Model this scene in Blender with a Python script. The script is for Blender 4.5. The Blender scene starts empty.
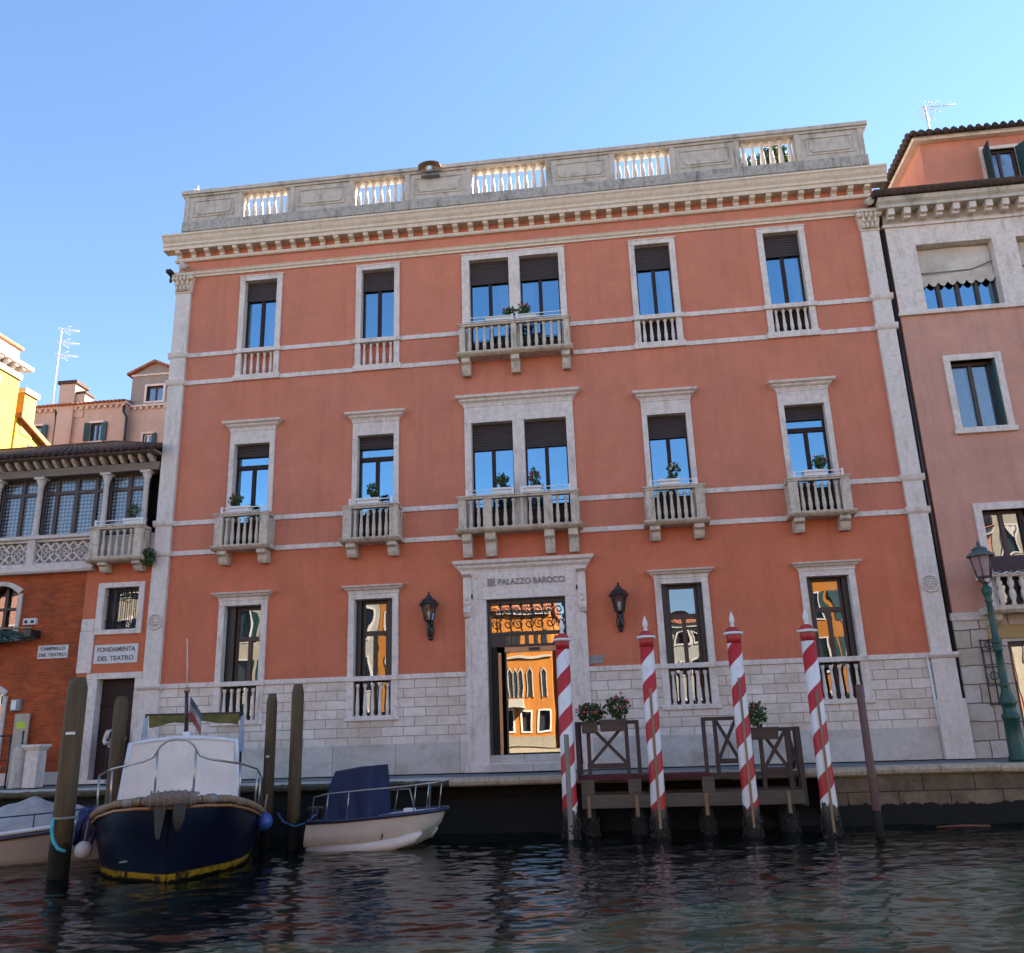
import bpy, bmesh, math, random
import numpy as np
from mathutils import Vector, Matrix
R = math.radians
random.seed(7); rng = np.random.default_rng(7)
scene = bpy.context.scene
COL = scene.collection
PI = math.pi

# ------------------------------------------------------------------ camera, sky, sun, exposure
cam = bpy.data.cameras.new('camera'); cam_o = bpy.data.objects.new('camera', cam); COL.objects.link(cam_o)
cam.sensor_fit = 'HORIZONTAL'; cam.sensor_width = 36.0; cam.lens = 868.09 / 1024 * 36.0
cam.clip_start = 0.1; cam.clip_end = 3000
_r = Vector((0.99228846, 0.11979746, -0.03181472)); _u = Vector((0.06446793, -0.27958655, 0.95795368)); _f = Vector((-0.10586545, 0.95261741, 0.28515361))
_m = Matrix((_r, _u, -_f)).transposed().to_4x4(); _m.translation = Vector((0, -24, 0.926))
cam_o.matrix_world = _m
scene.camera = cam_o
SUN_AZ, SUN_EL = R(31), R(36)          # azimuth counted from +X towards +Y (sun behind the palace, to the right)
world = bpy.data.worlds.new('World'); scene.world = world; world.use_nodes = True
_n = world.node_tree.nodes; _sky = _n.new('ShaderNodeTexSky'); _sky.sky_type = 'NISHITA'; _sky.sun_disc = False
_sky.sun_elevation = SUN_EL; _sky.sun_rotation = PI / 2 - SUN_AZ
_sky.air_density = 1.0; _sky.dust_density = 0.0; _sky.ozone_density = 3.6
world.node_tree.links.new(_sky.outputs[0], _n['Background'].inputs[0]); _n['Background'].inputs[1].default_value = 0.05
sun = bpy.data.lights.new('sun', 'SUN'); sun.energy = 5.0; sun.angle = R(0.5); sun.color = (1, 0.90, 0.76)
sun_o = bpy.data.objects.new('sun', sun); COL.objects.link(sun_o)
_S = Vector((math.cos(SUN_EL) * math.cos(SUN_AZ), math.cos(SUN_EL) * math.sin(SUN_AZ), math.sin(SUN_EL)))
sun_o.rotation_euler = _S.to_track_quat('Z', 'Y').to_euler(); sun_o.location = (60, 60, 80)
scene.view_settings.view_transform = 'Standard'; scene.view_settings.look = 'None'
scene.view_settings.exposure = 2.82; scene.view_settings.gamma = 1.0
scene.cycles.use_denoising = True
scene.cycles.max_bounces = 10; scene.cycles.transparent_max_bounces = 16
scene.cycles.caustics_reflective = False

# ------------------------------------------------------------------ materials
def srgb(r, g, b):
    f = lambda c: (c / 255 / 12.92) if c / 255 <= 0.04045 else ((c / 255 + 0.055) / 1.055) ** 2.4
    return (f(r), f(g), f(b))
class NT:
    def __init__(s, name):
        s.m = bpy.data.materials.new(name); s.m.use_nodes = True
        s.t = s.m.node_tree; s.n = s.t.nodes; s.b = s.n['Principled BSDF']; s.out = s.n['Material Output']
        s.co = s.n.new('ShaderNodeTexCoord').outputs['Object']
    def node(s, kind, **kw):
        n = s.n.new('ShaderNode' + kind)
        for k, v in kw.items(): setattr(n, k, v)
        return n
    def link(s, a, b): s.t.links.new(a, b)
    def mapping(s, scale=(1, 1, 1), rot=(0, 0, 0), src=None):
        n = s.node('Mapping'); n.inputs['Scale'].default_value = scale; n.inputs['Rotation'].default_value = rot
        s.link(src or s.co, n.inputs[0]); return n.outputs[0]
    def noise(s, scale, detail=5, rough=0.6, src=None, out='Fac'):
        n = s.node('TexNoise'); n.inputs['Scale'].default_value = scale; n.inputs['Detail'].default_value = detail
        n.inputs['Roughness'].default_value = rough; s.link(src or s.co, n.inputs['Vector']); return n.outputs[out]
    def ramp(s, fac, stops):
        n = s.node('ValToRGB'); e = n.color_ramp.elements
        while len(e) < len(stops): e.new(0.5)
        for el, (p, c) in zip(e, stops):
            el.position = p; el.color = (c, c, c, 1) if isinstance(c, (int, float)) else (*c, 1)
        s.link(fac, n.inputs[0]); return n.outputs[0]
    def math(s, op, a, b=None, c=None):
        n = s.node('Math', operation=op)
        for i, v in enumerate((a, b, c)):
            if v is None: continue
            if isinstance(v, (int, float)): n.inputs[i].default_value = v
            else: s.link(v, n.inputs[i])
        return n.outputs[0]
    def mix(s, fac, a, b, mode='MIX'):
        n = s.node('Mix', data_type='RGBA', blend_type=mode)
        for i, v in ((0, fac), (6, a), (7, b)):
            if isinstance(v, (int, float)): n.inputs[i].default_value = v
            elif isinstance(v, tuple): n.inputs[i].default_value = (*v, 1)
            else: s.link(v, n.inputs[i])
        return n.outputs[2]
    def xyz(s):
        n = s.node('SeparateXYZ'); s.link(s.co, n.inputs[0]); return n.outputs
    def color(s, c):
        if isinstance(c, tuple): s.b.inputs['Base Color'].default_value = (*c, 1)
        else: s.link(c, s.b.inputs['Base Color'])
    def bump(s, h, strength=0.3, dist=0.02):
        n = s.node('Bump'); n.inputs['Strength'].default_value = strength; n.inputs['Distance'].default_value = dist
        s.link(h, n.inputs['Height']); s.link(n.outputs[0], s.b.inputs['Normal'])
    def rough(s, v, metallic=0.0, spec=None):
        s.b.inputs['Roughness'].default_value = v; s.b.inputs['Metallic'].default_value = metallic
        if spec is not None: s.b.inputs['Specular IOR Level'].default_value = spec
def k(c, f): return tuple(min(1, x * f) for x in c)

def plain(name, c, rough=0.6, var=0.12, scale=4.0, metallic=0.0, bump=0.0, spec=None):
    t = NT(name); f = t.noise(scale, 6, 0.65)
    t.color(t.ramp(f, [(0.3, k(c, 1 - var)), (0.7, k(c, 1 + var))])); t.rough(rough, metallic, spec)
    if bump: t.bump(t.noise(scale * 8, 4), bump, 0.01)
    return t.m
def stone(name, c, dirt, amount=0.5, scale=1.6, bump=0.25, stretch=(1, 1, 0.35)):
    """weathered stone: mottled tone, dirt running in vertical streaks and blotches"""
    t = NT(name)
    base = t.ramp(t.noise(9, 6, 0.7), [(0.25, k(c, 0.86)), (0.75, k(c, 1.1))])
    streak = t.ramp(t.noise(scale * 1.7, 7, 0.7, src=t.mapping((1.6, 1.6, 0.45))), [(0.5, 0.0), (0.72, 1.0)])
    blot = t.ramp(t.noise(scale * 5, 6, 0.7), [(0.48, 0.0), (0.75, 0.8)])
    d = t.math('MULTIPLY', t.math('MAXIMUM', streak, blot), amount)
    t.color(t.mix(d, base, dirt)); t.rough(0.85, 0, 0.25); t.bump(t.noise(35, 5), bump, 0.01)
    return t.m
def stucco(name, c, c2, patch=0.5, streaks=0.25, dark=None, low=None, damp=None):
    """painted plaster: clouded coats, run-off streaks, small scabs and repairs; low = (z, colours) for deeper colours below that height"""
    t = NT(name)
    if low: s_ = t.math('GREATER_THAN', t.xyz()[2], low[0]); c = t.mix(s_, low[1], c); c2 = t.mix(s_, low[2], c2)  # switches to the second colour pair below the given height
    big = t.ramp(t.noise(0.35, 5, 0.55), [(0.32, 0.0), (0.68, 1.0)])
    col = t.mix(t.math('MULTIPLY', big, patch), c, c2)
    mid = t.ramp(t.noise(1.1, 8, 0.72), [(0.3, 0.86), (0.7, 1.08)]); col = t.mix(1.0, col, mid, 'MULTIPLY')
    fine = t.ramp(t.noise(7, 7, 0.7), [(0.25, 0.93), (0.75, 1.05)])
    col = t.mix(1.0, col, fine, 'MULTIPLY')
    st = t.ramp(t.noise(1.3, 6, 0.65, src=t.mapping((2.4, 2.4, 0.12))), [(0.5, 0.0), (0.78, 1.0)])
    dk = dark or (0.2, 0.1, 0.07)
    col = t.mix(t.math('MULTIPLY', st, streaks), col, dk)
    sp = t.ramp(t.noise(2.3, 8, 0.75), [(0.66, 0.0), (0.75, 1.0)])
    col = t.mix(t.math('MULTIPLY', sp, streaks * 0.8), col, dk)
    pale = t.ramp(t.noise(1.7, 9, 0.78, src=t.mapping((1, 1, 0.7))), [(0.62, 0.0), (0.72, 1.0)])
    col = t.mix(t.math('MULTIPLY', pale, 0.24), col, (0.62, 0.42, 0.34))
    if damp:                                                         # salt bloom and tide mark just above the stone
        e = t.math('ADD', t.xyz()[2], t.math('MULTIPLY', t.math('SUBTRACT', t.noise(1.6, 8, 0.7), 0.5), -0.9))
        col = t.mix(t.math('MULTIPLY', t.ramp(t.math('SUBTRACT', e, damp), [(0.0, 1.0), (0.35, 0.0)]), 0.25), col, (0.30, 0.12, 0.08))
    t.color(col); t.rough(0.9, 0, 0.2); t.bump(t.noise(60, 4), 0.15, 0.006)
    return t.m
def masonry(name, c, c2, mortar, bw, bh, msize=0.012, dirt=None, dirt_amt=0.35, offset=0.5, bump=0.5, warp=0.0, freq=2):
    t = NT(name)
    sep = t.xyz(); comb = t.node('CombineXYZ')
    hor = t.math('ADD', sep[0], sep[1])
    t.link(hor, comb.inputs[0]); t.link(sep[2], comb.inputs[1])
    src = comb.outputs[0]
    if warp:
        wn = t.node('TexNoise'); wn.inputs['Scale'].default_value = 1.7; t.link(src, wn.inputs['Vector'])
        va = t.node('VectorMath', operation='MULTIPLY_ADD'); t.link(wn.outputs['Color'], va.inputs[0])
        va.inputs[1].default_value = (warp, warp, 0); t.link(src, va.inputs[2]); src = va.outputs[0]
    br = t.node('TexBrick', offset=offset, offset_frequency=freq); t.link(src, br.inputs['Vector'])
    br.inputs['Scale'].default_value = 1.0; br.inputs['Brick Width'].default_value = bw; br.inputs['Row Height'].default_value = bh
    br.inputs['Mortar Size'].default_value = msize; br.inputs['Mortar Smooth'].default_value = 0.3
    br.inputs['Color1'].default_value = (*c, 1); br.inputs['Color2'].default_value = (*c2, 1); br.inputs['Mortar'].default_value = (*mortar, 1)
    col = t.mix(1.0, br.outputs['Color'], t.ramp(t.noise(6, 7, 0.7), [(0.25, 0.82), (0.75, 1.1)]), 'MULTIPLY')
    if dirt:
        d = t.ramp(t.noise(0.8, 8, 0.72, src=t.mapping((1, 1, 1.6))), [(0.46, 0.0), (0.7, 1.0)])
        col = t.mix(t.math('MULTIPLY', d, dirt_amt), col, dirt)
    t.color(col); t.rough(0.88, 0, 0.25)
    h = t.math('ADD', t.math('MULTIPLY', br.outputs['Fac'], -1.0), t.math('MULTIPLY', t.noise(30, 5), 0.35))
    t.bump(h, bump, 0.015)
    return t.m
def glass_pane(name, fac=0.42, tint=(0.72, 0.86, 1.0), wob=0.02, rough=0.004, curve=0.0):
    """window glass: a coated reflection over a see-through pane"""
    t = NT(name); t.n.remove(t.b)
    g = t.node('BsdfGlossy'); g.inputs['Color'].default_value = (*tint, 1); g.inputs['Roughness'].default_value = rough
    tr = t.node('BsdfTransparent'); tr.inputs['Color'].default_value = (0.75, 0.8, 0.82, 1)
    lw = t.node('LayerWeight'); lw.inputs['Blend'].default_value = 0.35
    f = t.math('ADD', t.math('MULTIPLY', lw.outputs['Fresnel'], 0.9), fac - 0.1)
    f = t.math('MINIMUM', f, 0.97)
    mx = t.node('MixShader'); t.link(f, mx.inputs[0]); t.link(tr.outputs[0], mx.inputs[1]); t.link(g.outputs[0], mx.inputs[2])
    t.link(mx.outputs[0], t.out.inputs[0])
    b = t.node('Bump'); b.inputs['Strength'].default_value = 1.0; b.inputs['Distance'].default_value = wob
    t.link(t.noise(1.1, 1, 0.4), b.inputs['Height']); t.link(b.outputs[0], g.inputs['Normal'])
    return t.m
def wood(name, c, rough=0.6, along=(6, 6, 0.6), var=0.3, spec=None):
    t = NT(name); f = t.noise(2.5, 8, 0.7, src=t.mapping(along))
    t.color(t.ramp(f, [(0.3, k(c, 1 - var)), (0.7, k(c, 1 + var))])); t.rough(rough, 0, spec); t.bump(f, 0.4, 0.01)
    return t.m

M = {}
M['stucco'] = stucco('palace_stucco', (0.61, 0.210, 0.122), (0.55, 0.208, 0.136), 0.8, 0.34, (0.30, 0.115, 0.07), low=(6.39, (0.61, 0.177, 0.090), (0.55, 0.174, 0.098)), damp=2.55)
M['trim'] = stone('white_stone_trim', (0.74, 0.64, 0.57), (0.30, 0.235, 0.17), 0.65)
M['balcony'] = stone('balcony_stone', (0.62, 0.52, 0.41), (0.09, 0.075, 0.055), 0.78)
M['cornice'] = stone('cornice_stone', (0.72, 0.60, 0.47), (0.36, 0.26, 0.17), 0.45)
M['parapet'] = stone('grimy_parapet_stone', (0.56, 0.49, 0.41), (0.10, 0.085, 0.06), 0.75, 0.9)
M['grime'] = stone('blackened_stone', (0.42, 0.38, 0.33), (0.06, 0.055, 0.045), 0.9, 2.0)
M['pilaster'] = stone('pilaster_stone', (0.72, 0.63, 0.56), (0.34, 0.27, 0.20), 0.5)
M['dado'] = masonry('ashlar_dado', (0.80, 0.70, 0.62), (0.66, 0.55, 0.46), (0.36, 0.27, 0.20), 0.62, 0.25, 0.012, (0.42, 0.29, 0.19), 0.6, 0.5, 0.5, 0.02)
M['base'] = masonry('base_slabs', (0.62, 0.56, 0.50), (0.54, 0.485, 0.43), (0.28, 0.23, 0.19), 1.75, 0.82, 0.010, (0.30, 0.23, 0.16), 0.65, 0.5, 0.3)
M['brick'] = masonry('old_red_brick', (0.52, 0.098, 0.024), (0.36, 0.060, 0.018), (0.34, 0.12, 0.05), 0.27, 0.075, 0.010, (0.10, 0.038, 0.025), 0.75, 0.5, 0.7, 0.03)
M['wood_dark'] = wood('dark_window_wood', (0.032, 0.017, 0.013), 0.65, spec=0.25)
M['wood_frame'] = wood('brown_window_wood', (0.060, 0.032, 0.024), 0.5)
M['black_frame'] = plain('black_painted_frame', (0.012, 0.011, 0.012), 0.4)
M['shutter'] = NT('roller_shutter'); _t = M['shutter']
_w = _t.node('TexWave', wave_type='BANDS', bands_direction='Z'); _w.inputs['Scale'].default_value = 3.6; _t.link(_t.co, _w.inputs[0])
_t.color(_t.ramp(_w.outputs['Fac'], [(0.1, (0.020, 0.014, 0.013)), (0.5, (0.048, 0.030, 0.028))])); _t.rough(0.55); _t.bump(_w.outputs['Fac'], 0.8, 0.02); M['shutter'] = _t.m
M['glass'] = glass_pane('window_glass', 0.42, (0.50, 0.80, 1.0), wob=0.0012)
M['glass_door'] = glass_pane('door_glass', 0.34, (1.0, 0.96, 0.92), 0.0018)
M['glass_plain'] = glass_pane('old_window_glass', 0.22, (0.95, 0.95, 0.97), 0.005)
M['curtain'] = plain('white_curtain', (0.62, 0.62, 0.62), 0.9, 0.08)
M['drape'] = plain('grey_drape', (0.10, 0.10, 0.095), 0.9, 0.15)
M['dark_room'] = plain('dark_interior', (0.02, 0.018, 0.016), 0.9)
M['bronze'] = plain('bronze_bar', (0.32, 0.20, 0.12), 0.35, 0.1, metallic=0.6)
M['iron'] = plain('black_iron', (0.015, 0.016, 0.018), 0.45, 0.2)
M['lettering'] = plain('grey_metal_letters', (0.20, 0.18, 0.165), 0.5)
M['plaque'] = plain('grey_plaque', (0.22, 0.22, 0.22), 0.4)
M['sign_white'] = plain('white_sign_plaster', (0.62, 0.60, 0.58), 0.8, 0.1)
M['sign_ink'] = plain('dark_sign_letters', (0.16, 0.12, 0.105), 0.8)
M['white'] = plain('white_paint', (0.72, 0.72, 0.70), 0.45, 0.06)
M['planter'] = plain('white_planter', (0.70, 0.69, 0.67), 0.5, 0.07)
M['leaf'] = NT('leaf_green'); _t = M['leaf']; _t.color(_t.ramp(_t.noise(14, 2), [(0.3, (0.025, 0.055, 0.018)), (0.7, (0.075, 0.13, 0.035))])); _t.rough(0.55); M['leaf'] = _t.m
M['flower_pink'] = plain('pink_flower', (0.65, 0.06, 0.14), 0.6)
M['flower_white'] = plain('pale_flower', (0.65, 0.55, 0.50), 0.6)
M['soil'] = plain('soil', (0.03, 0.02, 0.015), 0.9)
def tiles(name, c, c2):
    t = NT(name); w = t.node('TexWave', wave_type='BANDS', bands_direction='X'); w.inputs['Scale'].default_value = 1.6; t.link(t.co, w.inputs[0])
    t.color(t.mix(t.ramp(t.noise(3.5, 6, 0.7), [(0.35, 0.0), (0.65, 1.0)]), c, c2)); t.rough(0.9); t.bump(w.outputs['Fac'], 0.9, 0.06); return t.m
M['tiles_dark'] = tiles('dark_roof_tiles', (0.10, 0.055, 0.04), (0.045, 0.03, 0.025))
M['tiles_red'] = tiles('red_roof_tiles', (0.42, 0.15, 0.07), (0.28, 0.10, 0.055))

# stone of the canal wall with a black tide line of algae and shells
def tidal(name, c, dirt, z_black, wet=(0.010, 0.010, 0.008)):
    t = NT(name); z = t.xyz()[2]
    base = t.mix(t.ramp(t.noise(2.2, 8, 0.7), [(0.4, 0.0), (0.7, 1.0)]), c, dirt)
    edge = t.math('ADD', z, t.math('MULTIPLY', t.math('SUBTRACT', t.noise(2.6, 9, 0.75), 0.5), 0.45))
    f = t.math('LESS_THAN', edge, z_black)
    shells = t.ramp(t.noise(26, 3, 0.8), [(0.67, 0.0), (0.71, 1.0)])
    black = t.mix(t.math('MULTIPLY', shells, 0.5), wet, (0.09, 0.065, 0.045))
    sep = t.xyz(); cb = t.node('CombineXYZ'); t.link(sep[0], cb.inputs[0]); t.link(sep[2], cb.inputs[1])
    br = t.node('TexBrick'); t.link(cb.outputs[0], br.inputs['Vector']); br.inputs['Scale'].default_value = 1.0; br.inputs['Brick Width'].default_value = 1.15; br.inputs['Row Height'].default_value = 0.62; br.inputs['Mortar Size'].default_value = 0.014
    br.inputs['Color1'].default_value = (1, 1, 1, 1); br.inputs['Color2'].default_value = (0.72, 0.70, 0.66, 1); br.inputs['Mortar'].default_value = (0.22, 0.2, 0.18, 1); base = t.mix(1.0, base, br.outputs['Color'], 'MULTIPLY')
    green = t.ramp(t.noise(3.4, 5), [(0.5, 0.0), (0.7, 0.55)])
    base = t.mix(green, base, (0.10, 0.085, 0.02))
    t.color(t.mix(f, base, black)); t.rough(0.8, 0, 0.3); t.bump(t.noise(22, 6, 0.7), 0.6, 0.03); return t.m
M['quay_wall'] = tidal('tidal_quay_stone', (0.24, 0.175, 0.115), (0.10, 0.07, 0.045), -0.90)
M['quay_wall_dark'] = tidal('algae_black_quay_stone', (0.15, 0.13, 0.09), (0.07, 0.06, 0.03), 0.0)
M['kerb'] = stone('kerb_stone', (0.47, 0.38, 0.27), (0.17, 0.12, 0.05), 0.8, 2.2)
M['paving'] = masonry('quay_paving', (0.22, 0.215, 0.21), (0.18, 0.175, 0.17), (0.10, 0.09, 0.08), 0.9, 0.5, 0.01)
M['pile'] = NT('dark_mooring_wood'); _t = M['pile']; _z = _t.xyz()[2]
_f = _t.noise(2.0, 8, 0.7, src=_t.mapping((7, 7, 0.5))); _c = _t.ramp(_f, [(0.3, (0.05, 0.031, 0.012)), (0.7, (0.125, 0.078, 0.030))])
_low = _t.math('LESS_THAN', _t.math('ADD', _z, _t.math('MULTIPLY', _t.noise(6, 5), 0.5)), 0.85)
_t.color(_t.mix(_low, _c, (0.012, 0.011, 0.009))); _t.rough(0.75); _t.bump(_f, 0.6, 0.02); M['pile'] = _t.m   # object origin at the water line

# striped mooring pole: helix of red and white, bare black wood in the tide zone
def striped():
    t = NT('red_white_helix_paint'); x, y, z = t.xyz()
    ang = t.math('DIVIDE', t.math('ARCTAN2', y, x), 2 * PI)
    ph = t.math('FRACT', t.math('ADD', t.math('SUBTRACT', t.math('DIVIDE', z, 0.88), ang), t.math('MULTIPLY', t.math('SUBTRACT', t.noise(3, 3), 0.5), 0.06)))
    red = t.math('LESS_THAN', ph, 0.48)
    wear = t.ramp(t.noise(8, 8, 0.75, src=t.mapping((1, 1, 0.4))), [(0.56, 0.0), (0.74, 1.0)])
    rc = t.mix(wear, (0.50, 0.022, 0.024), (0.30, 0.05, 0.045)); wc = t.mix(wear, (0.78, 0.73, 0.68), (0.45, 0.38, 0.31))
    col = t.mix(red, wc, rc)
    zz = t.math('ADD', z, t.math('MULTIPLY', t.math('SUBTRACT', t.noise(5, 6, 0.7, src=t.mapping((1.5, 1.5, 0.4))), 0.5), 0.7))
    worn = t.math('LESS_THAN', zz, 0.62); scum = t.math('LESS_THAN', zz, 0.45)
    col = t.mix(worn, col, (0.05, 0.037, 0.025)); col = t.mix(scum, col, (0.012, 0.010, 0.008))
    t.color(col); t.rough(0.5); t.bump(t.noise(9, 5, src=t.mapping((3, 3, 0.3))), 0.25, 0.01); return t.m
M['striped'] = striped()
M['pole_red'] = plain('red_pole_paint', (0.42, 0.022, 0.026), 0.5, 0.2)

# ------------------------------------------------------------------ mesh helpers
class MB:
    def __init__(s): s.v = []; s.f = []; s.sm = []
    def add(s, vs, fs, smooth=False):
        o = len(s.v); s.v += [tuple(map(float, p)) for p in vs]; s.f += [tuple(i + o for i in f) for f in fs]; s.sm += [smooth] * len(fs); return s
    def box(s, x0, x1, y0, y1, z0, z1):
        return s.add([(x0, y0, z0), (x1, y0, z0), (x1, y1, z0), (x0, y1, z0), (x0, y0, z1), (x1, y0, z1), (x1, y1, z1), (x0, y1, z1)],
                     [(0, 3, 2, 1), (4, 5, 6, 7), (0, 1, 5, 4), (1, 2, 6, 5), (2, 3, 7, 6), (3, 0, 4, 7)])
    def hexa(s, p): return s.add(p, [(0, 3, 2, 1), (4, 5, 6, 7), (0, 1, 5, 4), (1, 2, 6, 5), (2, 3, 7, 6), (3, 0, 4, 7)])
    def prism(s, prof, a0, a1, axis='x'):
        """closed profile extruded along an axis; profile pairs are (y,z), (x,z) or (x,y)"""
        n = len(prof)
        P = {'x': lambda a, p: (a, p[0], p[1]), 'y': lambda a, p: (p[0], a, p[1]), 'z': lambda a, p: (p[0], p[1], a)}[axis]
        return s.add([P(a0, p) for p in prof] + [P(a1, p) for p in prof],
                     [tuple(range(n)), tuple(range(2 * n - 1, n - 1, -1))] + [(i, i + n, (i + 1) % n + n, (i + 1) % n) for i in range(n)])
    def lathe(s, c, prof, n=12, smooth=True):
        vs = [(c[0] + r * math.cos(2 * PI * i / n), c[1] + r * math.sin(2 * PI * i / n), c[2] + z) for r, z in prof for i in range(n)]
        fs = [(a * n + i, a * n + (i + 1) % n, (a + 1) * n + (i + 1) % n, (a + 1) * n + i) for a in range(len(prof) - 1) for i in range(n)]
        fs += [tuple(range(n - 1, -1, -1)), tuple(range((len(prof) - 1) * n, len(prof) * n))]
        return s.add(vs, fs, smooth)
    def tube(s, pts, r, n=8, smooth=True, closed=False):
        pts = [Vector(p) for p in pts]; m = len(pts); rs = r if isinstance(r, (list, tuple)) else [r] * m
        vs = []; ref = None
        for i, p in enumerate(pts):
            d = (pts[min(i + 1, m - 1)] - pts[max(i - 1, 0)]) if not closed else (pts[(i + 1) % m] - pts[i - 1])
            d.normalize()
            if ref is None: ref = Vector((0, 0, 1)) if abs(d.z) < 0.9 else Vector((1, 0, 0))
            a = d.cross(ref).normalized(); b = a.cross(d).normalized(); ref = b
            vs += [p + (a * math.cos(2 * PI * j / n) + b * math.sin(2 * PI * j / n)) * rs[i] for j in range(n)]
        seg = m if closed else m - 1
        fs = [(i * n + j, i * n + (j + 1) % n, ((i + 1) % m) * n + (j + 1) % n, ((i + 1) % m) * n + j) for i in range(seg) for j in range(n)]
        if not closed: fs += [tuple(range(n - 1, -1, -1)), tuple(range((m - 1) * n, m * n))]
        return s.add(vs, fs, smooth)
    def bar(s, p, q, w, h=None):
        """rectangular bar between two points"""
        p = Vector(p); q = Vector(q); d = (q - p).normalized(); up = Vector((0, 0, 1)) if abs(d.z) < 0.95 else Vector((0, 1, 0))
        a = d.cross(up).normalized() * w / 2; b = a.cross(d).normalized() * (h or w) / 2
        return s.hexa([p - a - b, p + a - b, p + a + b, p - a + b, q - a - b, q + a - b, q + a + b, q - a + b])
    def sphere(s, c, r, n=10, m=6):
        rr = r if isinstance(r, (tuple, list)) else (r, r, r)
        vs = []; 
        for i in range(m + 1):
            t = PI * i / m
            for j in range(n): vs.append((c[0] + rr[0] * math.sin(t) * math.cos(2 * PI * j / n), c[1] + rr[1] * math.sin(t) * math.sin(2 * PI * j / n), c[2] - rr[2] * math.cos(t)))
        return s.add(vs, [(i * n + j, i * n + (j + 1) % n, (i + 1) * n + (j + 1) % n, (i + 1) * n + j) for i in range(m) for j in range(n)], True)
    def xf(s, mat):
        s.v = [tuple(mat @ Vector(p)) for p in s.v]; return s
    def build(s, name, mat, parent=None, bevel=0.0, origin=None, recalc=True):
        me = bpy.data.meshes.new(name)
        v = s.v if origin is None else [(a - origin[0], b - origin[1], c - origin[2]) for a, b, c in s.v]
        me.from_pydata(v, [], s.f); me.polygons.foreach_set('use_smooth', s.sm)
        if recalc and len(s.f) < 60000:
            bm = bmesh.new(); bm.from_mesh(me); bmesh.ops.recalc_face_normals(bm, faces=bm.faces); bm.to_mesh(me); bm.free()
        me.materials.append(mat); me.update()
        o = bpy.data.objects.new(name, me); COL.objects.link(o)
        if parent: o.parent = parent
        if origin is not None: o.location = origin
        if bevel:
            b = o.modifiers.new('edge', 'BEVEL'); b.width = bevel; b.segments = 2; b.limit_method = 'ANGLE'; b.angle_limit = R(40)
        return o
def tag(o, label, cat, group=None):
    o['label'] = label; o['category'] = cat
    if group: o['group'] = group
    return o
def thing(name, label, cat, loc=(0, 0, 0), rz=0, group=None):
    o = bpy.data.objects.new(name, None); COL.objects.link(o); o.location = loc; o.rotation_euler = (0, 0, rz); o.empty_display_size = 0.2
    return tag(o, label, cat, group)
def kind(o, k_): o['kind'] = k_; return o
def copy_tree(o, parent=None):
    c = o.copy(); COL.objects.link(c); c.parent = parent
    for ch in list(o.children): copy_tree(ch, c)
    return c
def instance(o, name, loc, parent):
    """another part sharing the same mesh"""
    c = bpy.data.objects.new(name, o.data); COL.objects.link(c); c.location = loc; c.parent = parent; return c
def text_part(body, size, name, mat, loc, parent, extrude=0.006, bold=0.0, align='CENTER', width=None, rz=0):
    cu = bpy.data.curves.new(name, 'FONT'); cu.body = body; cu.size = size; cu.extrude = extrude; cu.offset = bold; cu.align_x = align; cu.align_y = 'CENTER'
    tmp = bpy.data.objects.new(name, cu); COL.objects.link(tmp)
    dg = bpy.context.evaluated_depsgraph_get(); me = bpy.data.meshes.new_from_object(tmp.evaluated_get(dg)); bpy.data.objects.remove(tmp)
    me.name = name; me.materials.clear(); me.materials.append(mat)
    o = bpy.data.objects.new(name, me); COL.objects.link(o); o.parent = parent; o.location = loc; o.rotation_euler = (PI / 2, 0, rz)
    if width:
        w = max(v.co.x for v in me.vertices) - min(v.co.x for v in me.vertices); o.scale.x = width / w
    return o
def wall_grid(mb, x0, x1, z0, z1, y, depth, openings):
    """front sheet with rectangular openings and their reveals"""
    xs = sorted({x0, x1, *[min(max(a, x0), x1) for o in openings for a in o[:2]]}); zs = sorted({z0, z1, *[min(max(a, z0), z1) for o in openings for a in o[2:4]]})
    for xa, xb in zip(xs, xs[1:]):
        for za, zb in zip(zs, zs[1:]):
            cx, cz = (xa + xb) / 2, (za + zb) / 2
            if any(o[0] < cx < o[1] and o[2] < cz < o[3] for o in openings): continue
            mb.add([(xa, y, za), (xb, y, za), (xb, y, zb), (xa, y, zb)], [(0, 1, 2, 3)])
    for oa, ob, oc, od in openings:
        a, b, c, d = max(oa, x0), min(ob, x1), max(oc, z0), min(od, z1)
        if a >= b or c >= d: continue
        e = y + depth
        if oa > x0: mb.add([(a, y, c), (a, e, c), (a, e, d), (a, y, d)], [(0, 1, 2, 3)])
        if ob < x1: mb.add([(b, y, c), (b, y, d), (b, e, d), (b, e, c)], [(0, 1, 2, 3)])
        if od < z1: mb.add([(a, y, d), (a, e, d), (b, e, d), (b, y, d)], [(0, 1, 2, 3)])
        if oc > z0: mb.add([(a, y, c), (b, y, c), (b, e, c), (a, e, c)], [(0, 1, 2, 3)])
    return mb
def leaves(mb, c, rad, n, size, seed, up=0.5):
    g = np.random.default_rng(seed)
    for i in range(n):
        d = g.normal(size=3); d /= np.linalg.norm(d); p = np.array(c) + d * np.array(rad) * g.uniform(0.25, 1) ** 0.5
        a = g.normal(size=3) + np.array([0, 0, up]); a /= np.linalg.norm(a); b = np.cross(a, g.normal(size=3)); b /= np.linalg.norm(b)
        L = size * g.uniform(0.6, 1.3); w = L * 0.35
        mb.add([p, p + a * L * 0.5 + b * w, p + a * L, p + a * L * 0.5 - b * w], [(0, 1, 2, 3)])
    return mb
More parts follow.
